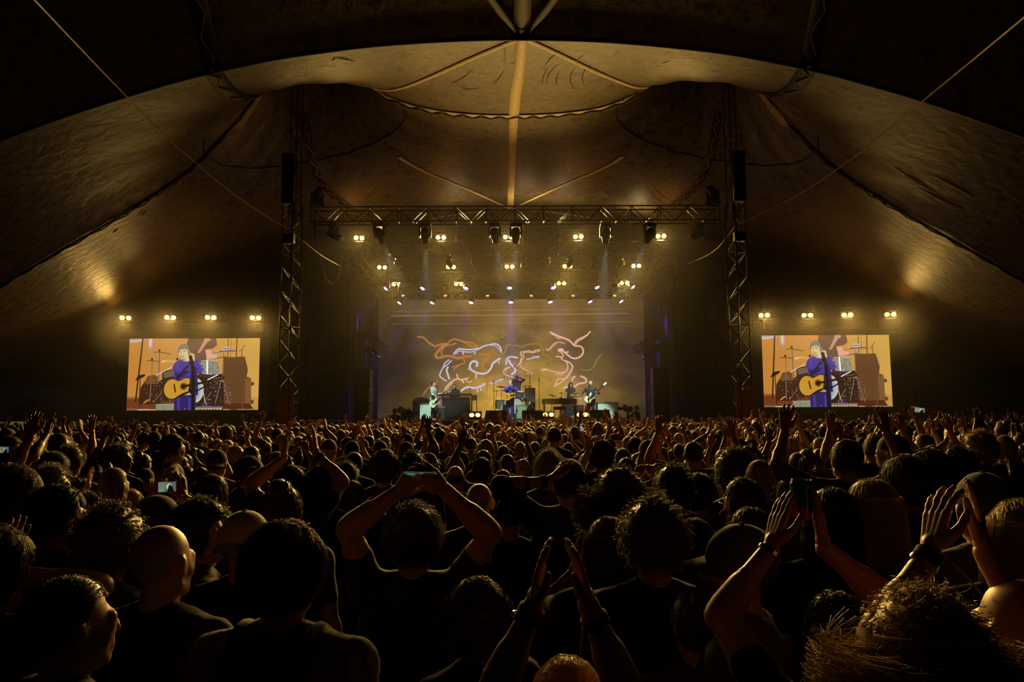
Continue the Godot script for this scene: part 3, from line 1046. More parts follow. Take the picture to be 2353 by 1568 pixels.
	for q in [[742, 560, 744, 900, 11], [670, 660, 665, 1110, 9], [1415, 600, 1420, 900, 9], [1400, 880, 1345, 1130, 8], [1420, 880, 1500, 1140, 8], [1300, 1010, 1210, 1150, 7], [700, 1110, 790, 1010, 7], [800, 1000, 880, 1100, 7]]:
		p.stroke([q[0], q[1], q[2], q[3]], q[4], steel)
		p.stroke([q[0] + 3, q[1], q[2] + 3, q[3]], q[4] * 0.4, Color(0.2, 0.16, 0.14))
	for k in 130:
		var left: bool = k % 3 == 0
		p.oval(r.randf_range(590, 800) if left else r.randf_range(1150, 1530), r.randf_range(880, 1140), r.randf_range(2, 5), r.randf_range(2, 5), [Color(0.85, 0.8, 0.76), Color(0.6, 0.5, 0.4), Color(0.5, 0.4, 0.5), Color(0.75, 0.55, 0.25)][k % 4])
	p.stroke([600, 1120, 650, 1085], 10, Color(0.85, 0.66, 0.2))
	p.stroke([1215, 1000, 1235, 1090, 1255, 1140], 8, Color(0.75, 0.66, 0.52))
	p.stroke([720, 830, 880, 745], 9, Color(0.82, 0.74, 0.66))
	for q in [[618, 598, 740, 590, 860, 612, 10, 0], [565, 686, 660, 678, 775, 694, 10, 0], [770, 694, 850, 680, 930, 702, 24, 1], [1312, 598, 1430, 580, 1548, 582, 14, 2], [1315, 660, 1370, 652, 1440, 640, 10, 2]]:
		p.stroke([q[0], q[1], q[2], q[3], q[4], q[5]], q[6], [Color(0.42, 0.30, 0.16), Color(0.80, 0.62, 0.34), Color(0.38, 0.24, 0.42)][q[7]])
		p.stroke([q[0], q[1] - 2, (q[0] + q[2]) / 2.0, q[3] + 1], q[6] * 0.4, Color(0.9, 0.78, 0.55))
	p.oval(742, 572, 10, 14, dark)
	p.oval(668, 664, 10, 14, dark)
	p.oval(932, 664, 11, 14, dark)
	p.poly([1395, 542, 1480, 540, 1478, 572, 1395, 574], Color(0.78, 0.74, 0.76))
	p.stroke([1400, 556, 1475, 556], 8, dark)
	# mic stands at the side
	p.stroke([563, 447, 545, 700, 514, 1100], 15, Color(0.17, 0.10, 0.07))
	p.stroke([552, 830, 552, 1000, 556, 1195], 8, Color(0.12, 0.08, 0.06))
	p.poly([530, 835, 600, 818, 602, 838, 560, 862, 520, 880, 498, 890], Color(0.10, 0.06, 0.05))
	# the singer: trousers, shirt, strap
	p.poly([915, 1040, 1142, 1040, 1140, 1195, 918, 1195], deep)
	p.stroke([960, 1080, 965, 1195], 26, blue)
	p.stroke([1080, 1080, 1078, 1195], 30, blue)
	p.poly([884, 760, 905, 705, 960, 668, 1010, 680, 1085, 684, 1135, 668, 1190, 730, 1212, 780, 1180, 812, 1150, 810, 1165, 1040, 1100, 1040, 905, 860, 905, 800], blue)
	p.poly([905, 800, 960, 812, 1040, 770, 1060, 800, 1000, 850, 930, 868], deep)
	p.poly([1090, 720, 1140, 760, 1160, 1040, 1120, 1040], deep)
	p.stroke([960, 690, 930, 740, 960, 780], 10, Color(0.33, 0.27, 0.66))
	p.stroke([1150, 690, 1185, 750, 1180, 790], 10, Color(0.33, 0.27, 0.66))
	p.stroke([1090, 680, 1010, 780, 930, 880], 24, Color(0.11, 0.08, 0.12))
	for q in [[1052, 722], [1030, 776], [1030, 1180]]: p.oval(q[0], q[1], 4, 4, Color(0.85, 0.85, 0.85))
	# head, hair and clasped hands
	p.poly([960, 640, 1010, 660, 1040, 620, 1060, 690, 1000, 690], Color(0.62, 0.54, 0.40))
	p.oval(998, 592, 50, 72, skin, 1.0, -0.12)
	p.poly([950, 620, 962, 660, 990, 668, 1020, 650, 1000, 640, 970, 640], Color(0.70, 0.62, 0.45))
	p.poly([930, 590, 938, 540, 965, 515, 1005, 505, 1045, 522, 1062, 560, 1058, 620, 1044, 628, 1040, 575, 1015, 548, 990, 552, 965, 560, 950, 575, 944, 600], Color(0.44, 0.41, 0.36))
	for k in 14:
		p.stroke([940 + k * 8.5, 530 - 10 * sin(k * 0.25), 935 + k * 9, 575 - 8 * (k % 3)], 5, [Color(0.62, 0.59, 0.52), Color(0.30, 0.27, 0.24)][k % 2])
	p.stroke([958, 590, 975, 586], 6, Color(0.28, 0.22, 0.16))
	p.stroke([995, 584, 1018, 586], 6, Color(0.28, 0.22, 0.16))
	p.stroke([978, 594, 970, 616, 984, 620], 5, Color(0.60, 0.52, 0.38))
	p.stroke([966, 636, 985, 634, 1006, 628], 5, Color(0.40, 0.28, 0.22))
	p.poly([1010, 680, 1050, 620, 1095, 605, 1110, 620, 1118, 680, 1095, 690, 1080, 640, 1045, 690], skin)
	for k in 4: p.stroke([1050 + k * 14, 616 + k * 3, 1066 + k * 13, 634 + k * 3], 4, Color(0.55, 0.46, 0.33))
	# guitar
	p.oval(892, 972, 96, 112, Color(0.10, 0.06, 0.04), 1.0, 0.15)
	p.poly([900, 862, 960, 880, 1040, 850, 1082, 858, 1085, 960, 1060, 1020, 960, 1060, 900, 1080], Color(0.10, 0.06, 0.04))
	p.oval(892, 974, 88, 103, Color(0.74, 0.55, 0.17), 1.0, 0.15)
	p.poly([900, 872, 955, 892, 1030, 862, 1070, 862, 1072, 905, 1060, 1000, 1000, 1020, 950, 1050, 900, 1075], Color(0.74, 0.55, 0.17))
	for k in 5: p.stroke([825 + k * 4, 920 + k * 30, 940, 922 + k * 30, 1050, 900 + k * 24], 3, Color(0.66, 0.48, 0.14), 0, Color.BLACK, 0.7)
	p.stroke([835, 890, 890, 870, 950, 894, 1020, 864, 1070, 862], 5, Color(0.45, 0.20, 0.08))
	p.oval(1008, 948, 38, 38, Color(0.16, 0.10, 0.05))
	p.oval(1008, 948, 34, 34, Color(0.62, 0.46, 0.18))
	p.oval(1008, 948, 27, 27, Color(0.10, 0.06, 0.05))
	p.poly([902, 926, 916, 926, 934, 1008, 920, 1012], Color(0.12, 0.07, 0.05))
	p.stroke([1040, 942, 1200, 912, 1330, 885], 22, Color(0.12, 0.08, 0.06))
	p.stroke([1320, 890, 1415, 862], 34, Color(0.16, 0.11, 0.06))
	for k in 8: p.oval(1325 + k * 12, 872 + (k % 2) * 30 - k * 2, 6, 5, Color(0.72, 0.55, 0.24))
	# the mic stand in front of him
	p.stroke([1068, 640, 1092, 720, 1105, 900, 1112, 1195], 34, Color(0.07, 0.04, 0.05))
	p.stroke([1105, 1000, 1170, 985, 1270, 925], 14, Color(0.06, 0.04, 0.04))
	p.oval(1090, 1000, 26, 22, Color(0.07, 0.04, 0.05))
	p.stroke([1260, 880, 1362, 828], 11, Color(0.88, 0.88, 0.92))
	# front edge of the riser, the amplifiers on it
	p.poly([425, 1180, 730, 1184, 730, 1195, 425, 1195], Color(0.66, 0.64, 0.56))
	p.poly([425, 1182, 540, 1184, 540, 1195, 425, 1195], Color(0.42, 0.30, 0.22))
	p.poly([728, 1132, 916, 1128, 918, 1195, 730, 1195], Color(0.50, 0.52, 0.40))
	p.poly([728, 1132, 916, 1128, 916, 1136, 730, 1140], Color(0.62, 0.58, 0.62))
	p.stroke([806, 1134, 804, 1195], 3, Color(0.2, 0.2, 0.15))
	p.poly([1142, 1160, 1425, 1164, 1426, 1195, 1142, 1195], Color(0.20, 0.15, 0.08))
	p.poly([1142, 1158, 1425, 1162, 1425, 1168, 1142, 1166], Color(0.55, 0.44, 0.62))
	p.poly([1205, 1148, 1305, 1148, 1305, 1160, 1205, 1158], Color(0.34, 0.2, 0.5))
	p.poly([1142, 1174, 1416, 1174, 1416, 1192, 1142, 1192], Color(0.70, 0.66, 0.46))
	var word := "ABRATORS"
	for k in word.length():
		var g: Array = GLYPH[word[k]]
		for row in 5:
			for col in 3:
				if g[row] & (4 >> col):
					var x: float = 1166.0 + k * 30.0 + col * 4.6
					var y: float = 1177.0 + row * 2.7
					p.poly([x, y, x + 4.6, y, x + 4.6, y + 2.7, x, y + 2.7], Color(0.16, 0.14, 0.03))
	p.poly([1430, 1186, 1500, 1188, 1500, 1195, 1430, 1195], Color(0.62, 0.6, 0.55))
	p.poly([1580, 1186, 1780, 1190, 1780, 1195, 1580, 1195], Color(0.58, 0.5, 0.42))
	return p.texture()


# ---------------------------------------------------------------- stage

func build_stage() -> void:
	var a := U(866, 968, 31.6)
	var stage := thing("stage", "wide raised stage with dark deck and black skirted front facing the crowd", "stage", Transform3D(Basis(), Vector3(0, 0, -37.5)))
	part("deck", MB.new().box(Vector3(0, STAGE_Y - 0.1, 0), Vector3(19.5, 0.2, 12.2), Basis(), 0.03).mesh(), M["stage deck"], stage)
	part("front_skirt", folded_wall(Vector3(-9.7, 0, 6.06), Vector3(9.7, 0, 6.06), STAGE_Y - 0.2, 0.04, 0.35), M["black drape"], stage)
	# the drop with neon lines
	var c0 := U(868, 690, 42.0)
	var c1 := U(1482, 690, 42.0)
	var w := c1.x - c0.x
	var h := c0.y - STAGE_Y - 0.02
	var drop := thing("backdrop_screen", "wide luminous backdrop screen with wandering neon lines across the back of the stage", "backdrop", Transform3D(Basis(), Vector3((c0.x + c1.x) / 2, STAGE_Y + 0.02 + h / 2, -42.0)))
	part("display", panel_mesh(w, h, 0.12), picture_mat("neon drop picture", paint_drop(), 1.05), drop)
	for s in [-1.0, 1.0]:
		part("frame_post", MB.new().box(Vector3(s * (w / 2 + 0.06), 0, -0.06), Vector3(0.12, h, 0.16)).mesh(), M["black steel"], drop)
	var glow := AreaLight3D.new()
	glow.name = "backdrop_glow"
	glow.area_size = Vector2(w, h)
	glow.light_color = Color(1.0, 0.72, 0.36)
	glow.light_energy = 1.2
	glow.shadow_enabled = true
	glow.position = Vector3(0, 0, 0.05)
	glow.rotation.y = PI
	drop.add_child(glow)


const ORD := ["first", "second", "third", "fourth", "fifth", "sixth", "seventh", "eighth", "ninth", "tenth", "eleventh", "twelfth", "thirteenth", "fourteenth"]

func truss_between(label: String, a: Vector3, b: Vector3, w: float, bays: int, r: float, style := "vee", group := "", called := "lighting_truss") -> Node3D:
	var o := thing(called, label, "truss", Transform3D(Basis(), a), group)
	lattice(o, Vector3.ZERO, b - a, w, w, bays, r, M["truss metal"], style)
	return o


func build_truss_rig() -> void:
	truss_between("long black box truss across the front of the stage roof, carrying big moving heads", U(718, 497, 29.2), U(1647, 493, 29.2), 0.59, 14, 0.03)
	truss_between("second lighting truss behind the front one, with small scanners hung below", U(786, 573, 34.0), U(1558, 570, 34.0), 0.55, 14, 0.025)
	truss_between("third lighting truss, with violet wash lamps hung along its lower edge", U(890, 639, 37.0), U(1462, 635, 37.0), 0.48, 13, 0.022)
	truss_between("fourth and farthest lighting truss, low above the backdrop with violet lamps", U(918, 680, 39.5), U(1432, 676, 39.5), 0.34, 13, 0.02)
	truss_between("side truss running back from the keyboard end of the second truss", U(806, 588, 34.0), U(893, 688, 41.0), 0.5, 8, 0.024, "zig")
	truss_between("side truss running back from the bass end of the second truss", U(1540, 584, 34.0), U(1448, 684, 41.0), 0.5, 8, 0.024, "zig")
	# short tilted trusses hung in the wings
	var tl := U(832, 766, 34.5)
	truss_between("short tilted truss with small lamps hung in the wing beside the keyboards", tl, tl + Vector3(0.95, -0.72, -1.2), 0.28, 6, 0.02, "zig")
	var tr := U(1516, 766, 34.5)
	truss_between("short tilted truss with small lamps hung in the wing beside the bass player", tr, tr + Vector3(-0.95, -0.72, -1.2), 0.28, 6, 0.02, "zig")


func build_screens() -> void:
	var tex := paint_screen()
	var pm := picture_mat("video picture", tex, 1.15)
	for s in [-1.0, 1.0]:
		var d := 33.0
		var q := [U(297, 778, d), U(597, 778, d), U(593, 943, d), U(292, 943, d)] if s < 0 else [U(1751, 771, d), U(2044, 770, d), U(2050, 935, d), U(1756, 936, d)]
		var w: float = (q[1].x - q[0].x + q[2].x - q[3].x) / 2
		var h: float = (q[0].y - q[3].y + q[1].y - q[2].y) / 2
		var c: Vector3 = (q[0] + q[1] + q[2] + q[3]) / 4
		c.z = -d
		var o := thing("video_screen", "large video screen showing the singer with guitar, on the %s player's side of the stage" % ("keyboard" if s < 0 else "bass"), "screen", Transform3D(Basis(), Vector3(c.x, 0, c.z)))
		part("display", panel_mesh(w, h, 0.04), pm, o, Transform3D(Basis(), Vector3(0, c.y, 0)))
		var fr := MB.new()
		fr.box(Vector3(0, c.y + h / 2 + 0.16, -0.12), Vector3(w + 0.9, 0.3, 0.3), Basis(), 0.02)
		fr.box(Vector3(0, c.y - h / 2 - 0.16, -0.12), Vector3(w + 0.9, 0.3, 0.3), Basis(), 0.02)
		fr.box(Vector3(-w / 2 - 0.24, c.y, -0.12), Vector3(0.46, h, 0.3), Basis(), 0.02)
		fr.box(Vector3(w / 2 + 0.24, c.y, -0.12), Vector3(0.46, h, 0.3), Basis(), 0.02)
		fr.box(Vector3(0, c.y, -0.2), Vector3(w, h, 0.2))
		part("frame", fr.mesh(), M["black paint"], o)
		for x in [-0.45, 0.45]:
			part("leg", MB.new().box(Vector3(x * w, (c.y - h / 2) / 2, -0.3), Vector3(0.18, c.y - h / 2, 0.18), Basis(), 0.02).mesh(), M["black steel"], o)
			part("leg", MB.new().box(Vector3(x * w, (c.y + h / 2 + 1.4) / 2, -0.6), Vector3(0.12, c.y + h / 2 + 1.4, 0.12), Basis(), 0.02).mesh(), M["black steel"], o)
		part("lamp_bar", MB.new().tube([Vector3(-w * 0.6, c.y + h / 2 + 0.78, -0.5), Vector3(w * 0.6, c.y + h / 2 + 0.78, -0.5)], 0.03, 8).mesh(), M["black steel"], o)
		var glow := AreaLight3D.new()
		glow.name = "screen_glow"
		glow.area_size = Vector2(w, h)
		glow.light_color = Color(1.0, 0.66, 0.36)
		glow.light_energy = 0.6
		glow.shadow_enabled = true
		glow.position = Vector3(0, c.y, 0.06)
		glow.rotation.y = PI
		o.add_child(glow)


# ---------------------------------------------------------------- lamps

func spot(parent: Node3D, called: String, at: Transform3D, c: Color, e: float, angle: float, size := 0.1, soft := 1.0) -> SpotLight3D:
	var l := SpotLight3D.new()
	l.name = called
	l.transform = at
	l.light_color = c
	l.light_energy = e
	l.light_size = size
	l.spot_angle = angle
	l.spot_angle_attenuation = soft
	l.spot_range = 80.0
	l.spot_attenuation = 2.0
	l.shadow_enabled = true
	parent.add_child(l, true)
	return l


var blinder_parts := {}

func blinder(at: Vector3, dir: Vector3, label: String, group: String, e := 9.0, cone := 50.0, soft := 1.0) -> void:
	var o := thing("blinder_lamp", label, "lamp", facing(at, dir), group)
	if blinder_parts.is_empty():
		var hs := MB.new().box(Vector3(0, 0, 0.09), Vector3(0.52, 0.29, 0.16), Basis(), 0.02)
		blinder_parts.housing = hs.mesh()
		blinder_parts.lens = MB.new().lathe([Vector2(0.0, 0.045), Vector2(0.05, 0.038), Vector2(0.085, 0.02), Vector2(0.1, 0.0)], 18).mesh()
		blinder_parts.yoke = MB.new().tube([Vector3(-0.3, 0.0, 0.09), Vector3(-0.3, 0.22, 0.09), Vector3(0.3, 0.22, 0.09), Vector3(0.3, 0.0, 0.09)], 0.014, 6).mesh()
	part("housing", blinder_parts.housing, M["black paint"], o)
	part("yoke", blinder_parts.yoke, M["black steel"], o)
	for x in [-0.135, 0.135]:
		part("lens", blinder_parts.lens, M["warm lamp"], o, Transform3D(Basis(Vector3.RIGHT, -PI / 2), Vector3(x, 0, 0.005)))
	spot(o, "blinder_light", Transform3D(Basis(), Vector3(0, 0, -0.12)), Color(1.0, 0.80, 0.42), e, cone, 0.2, soft)


var head_parts := {}

func moving_head(at: Vector3, aim: Vector3, label: String, group: String, size: float, lit: String, upright := false) -> Node3D:
	# base box, two yoke arms, a round-backed head turned towards aim; hangs from at (or stands on it)
	if head_parts.is_empty():
		head_parts.base = MB.new().box(Vector3(0, -0.09, 0), Vector3(0.42, 0.17, 0.38), Basis(), 0.03).mesh()
		head_parts.arm = MB.new().box(Vector3(0, -0.34, 0), Vector3(0.07, 0.42, 0.2), Basis(), 0.03).mesh()
		head_parts.head = MB.new().lathe([Vector2(0, -0.28), Vector2(0.1, -0.275), Vector2(0.15, -0.22), Vector2(0.17, -0.1), Vector2(0.16, 0.05), Vector2(0.135, 0.2), Vector2(0.125, 0.3), Vector2(0.1, 0.302)], 20).mesh()
		head_parts.lens = MB.new().lathe([Vector2(0, 0.285), Vector2(0.06, 0.29), Vector2(0.112, 0.296)], 20).mesh()
		head_parts.handle = MB.new().tube(smooth_line([Vector3(0.17, -0.12, -0.08), Vector3(0.1, -0.12, -0.19), Vector3(-0.1, -0.12, -0.19), Vector3(-0.17, -0.12, -0.08)], 4), 0.016, 6).mesh()
	var flip := Basis(Vector3.RIGHT, PI) if upright else Basis()
	var flat := Vector3(aim.x, 0, aim.z)
	var yaw := atan2(-flat.x, -flat.z) if flat.length() > 0.05 else 0.0
	var t := Transform3D(Basis(Vector3.UP, yaw) * flip * Basis().scaled(Vector3.ONE * size), at)
	var o := thing("moving_head_lamp", label, "stage lamp", t, group)
	part("base", head_parts.base, M["black plastic"], o)
	for x in [-0.2, 0.2]:
		part("yoke_arm", head_parts.arm, M["black plastic"], o, Transform3D(Basis(), Vector3(x, 0, 0)))
	var local: Vector3 = t.basis.inverse() * aim.normalized()
	local = local.normalized()
	var hb := Basis(Quaternion(Vector3.UP, local)) if local.y > -0.999 else Basis(Vector3.RIGHT, PI)
	var ht := Transform3D(hb, Vector3(0, -0.46, 0))
	var hd := part("head", head_parts.head, M["black plastic"], o, ht)
	part("lens", head_parts.lens, M[lit], hd)
	part("handle", head_parts.handle, M["mast steel"], hd)
	return o


func wash_lamp(at: Vector3, aim: Vector3, label: String, group: String, beam: float) -> void:
	var o := thing("wash_lamp", label, "stage lamp", Transform3D(Basis(), at), group)
	if not head_parts.has("can"):
		head_parts.can = MB.new().lathe([Vector2(0, -0.2), Vector2(0.09, -0.19), Vector2(0.13, -0.1), Vector2(0.135, 0.06), Vector2(0.13, 0.075)], 18).mesh()
		head_parts.face = MB.new().lathe([Vector2(0, 0.05), Vector2(0.07, 0.055), Vector2(0.128, 0.06)], 18).mesh()
		head_parts.bail = MB.new().tube([Vector3(-0.155, 0, 0), Vector3(-0.155, 0.26, 0), Vector3(0.155, 0.26, 0), Vector3(0.155, 0, 0)], 0.014, 6).mesh()
	var b := Basis(Quaternion(Vector3.UP, aim.normalized())) if aim.normalized().y > -0.999 else Basis(Vector3.RIGHT, PI)
	part("can", head_parts.can, M["black plastic"], o, Transform3D(b, Vector3.ZERO))
	part("lens", head_parts.face, M["violet lamp"], o, Transform3D(b, Vector3.ZERO))
	part("yoke", head_parts.bail, M["black steel"], o)
	if beam > 0.0:
		spot(o, "wash_light", Transform3D(Basis.looking_at(aim.normalized(), Vector3.RIGHT), aim.normalized() * 0.12), Color(0.42, 0.25, 1.0), beam, 7.0, 0.1, 0.35)


func build_lamps() -> void:
	# blinder pairs: over the screens
	for k in 4:
		blinder(U([288, 391, 484, 587][k], [731, 730, 730, 731][k], 33.2), Vector3(0.3, -0.46, 1), "twin amber blinder over the keyboard side video screen, %s from its outer edge" % ORD[k], "blinders over the screens", 22.0, 46.0, 0.9)
		blinder(U([2046, 1947, 1855, 1756][k], [723, 724, 725, 725][k], 33.2), Vector3(-0.3, -0.46, 1), "twin amber blinder over the bass side video screen, %s from its outer edge" % ORD[k], "blinders over the screens", 22.0, 46.0, 0.9)
	var rows := [[[825, 1013, 1168, 1329, 1519], 545, 34.0, "second truss"], [[878, 1036, 1171, 1304, 1462], 613, 36.6, "third truss"], [[911, 1054, 1290, 1435], 652, 37.6, "underside of the third truss"]]
	for r in rows:
		for k in r[0].size():
			blinder(U(r[0][k], r[1] - (r[0][k] - 1176) * 0.006, r[2]), Vector3(-(r[0][k] - 1176) * 0.0006, -0.34, 1), "twin amber blinder on the %s, %s from the keyboard end" % [r[3], ORD[k]], "blinders on the trusses", 112.0, 26.0, 0.8)
	for k in 3:
		var at := U([1091, 1260, 1338][k], [954, 953, 953][k], [32.4, 32.3, 32.1][k])
		at.y = maxf(at.y, STAGE_Y + 0.16)
		blinder(at, Vector3(-at.x * 0.05, 0.76, 1), "twin amber floor blinder at the stage edge, %s from the keyboards" % ORD[k], "floor blinders", 44.0, 25.0)
	# big moving heads under the front truss
	var aims := [Vector3(1.2, -0.75, 0.3), Vector3(1.0, -1.0, -0.3), Vector3(0.12, -1, -0.45), Vector3(0.03, -1, 0.12), Vector3(0.0, -1, -0.4), Vector3(-0.1, -1, -0.45), Vector3(-1.0, -0.8, -0.3), Vector3(-1.3, -0.7, 0.4)]
	var xs := [768, 872, 977, 1137, 1185, 1392, 1492, 1601]
	var targets := [[], [1045, 905, 36.0], [990, 920, 33.4], [1192, 900, 36.2], [1172, 912, 33.9], [1372, 920, 33.4], [1312, 905, 35.5], []]
	for k in 8:
		var p := U(xs[k], 513, 29.2)
		if targets[k].size(): aims[k] = (U(targets[k][0], targets[k][1], targets[k][2]) - p).normalized()
		var o := moving_head(p, aims[k], "black moving head under the front truss, %s from its keyboard end" % ORD[k], "moving heads under the front truss", 1.08, "pale lamp" if k in [2, 4, 5] else "lens")
		var beams := [0.0, 120.0, 150.0, 110.0, 160.0, 170.0, 120.0, 0.0]
		if beams[k] > 0.0:
			var d: Vector3 = aims[k].normalized()
			spot(self, "key_light", Transform3D(Basis.looking_at(d, Vector3.RIGHT), p + Vector3(0, -0.53, 0) + d * 0.45), Color(0.86, 0.95, 0.9), beams[k], 8.0, 0.1, 0.4)
	moving_head(U(728, 476, 29.2), Vector3(0.6, 0.8, 0.5), "black moving head standing on the keyboard end of the front truss", "moving heads on the front truss", 1.1, "lens", true)
	moving_head(U(1639, 473, 29.2), Vector3(-0.6, 0.8, 0.5), "black moving head standing on the bass end of the front truss", "moving heads on the front truss", 1.1, "lens", true)
	# small scanners under the second truss, upright dark lamps above it
	xs = [915, 972, 1032, 1090, 1145, 1203, 1256, 1310, 1365, 1425]
	for k in 10:
		moving_head(U(xs[k], 590, 34.0), Vector3((4.5 - k) * 0.16 + (0.25 if k < 5 else -0.25), -1, -0.1), "slim dark scanner under the second truss, %s from the keyboard end" % ORD[k], "scanners under the second truss", 0.72, "lens")
	xs = [1053, 1206, 1283, 1457]
	for k in 4:
		var up_at := U(xs[k], 556, 34.0)
		spot(self, "roof_fill_light", Transform3D(Basis.looking_at(Vector3(0.05, 1, 0.1).normalized(), Vector3.RIGHT), up_at + Vector3(0.02, 0.52, 0.02)), Color(1.0, 0.84, 0.58), 2.2, 75.0, 0.1)  # added fill that brightens the back roof; the lens glow is added too
		moving_head(up_at, Vector3(0.1, 1, 0.1), "dark lamp standing on the second truss, %s from the keyboard end" % ORD[k], "lamps on the second truss", 0.62, "pale lamp", true)
	# pale faced heads under the third truss
	xs = [924, 1022, 1120, 1221, 1318, 1414]
	for k in 6:
		moving_head(U(xs[k], 653, 37.2), Vector3((2.5 - k) * 0.12, -1, 0.5), "moving head with pale lens under the third truss, %s from the keyboard end" % ORD[k], "moving heads under the third truss", 0.85, "pale lamp")
	# violet washes
	xs = [888, 972, 1071, 1171, 1271, 1371, 1453]
	for k in 7:
		wash_lamp(U(xs[k], 660 - (k - 3) * 0.6, 36.8), Vector3((3 - k) * -0.22, -1, 0.55) if k != 3 else Vector3(0, -1, 0.5), "violet wash lamp under the third truss, %s from the keyboard end" % ORD[k], "violet lamps of the upper row", [70.0, 160.0, 160.0, 220.0, 160.0, 160.0, 70.0][k])
	xs = [919, 994, 1083, 1174, 1264, 1355, 1426]
	for k in 7:
		wash_lamp(U(xs[k], 693 - (k - 3) * 0.6, 39.3), Vector3((3 - k) * -0.2, -1, 0.5), "violet wash lamp on the farthest truss, %s from the keyboard end" % ORD[k], "violet lamps of the lower row", [70.0, 180.0, 180.0, 380.0, 300.0, 160.0, 70.0][k])
	# small lamps in the wings
	for s in [-1.0, 1.0]:
		for k in 3:
			var p := U(838 + k * 14, 790 + k * 8, 34.6 + k * 0.3) if s < 0 else U(1512 - k * 14, 790 + k * 8, 34.6 + k * 0.3)
			moving_head(p, Vector3(-s * 0.7, -0.6, 0.3), "small dark lamp under the tilted %s side wing truss, %s from outside" % ["keyboard" if s < 0 else "bass", ORD[k]], "lamps in the wings", 0.6, "lens")


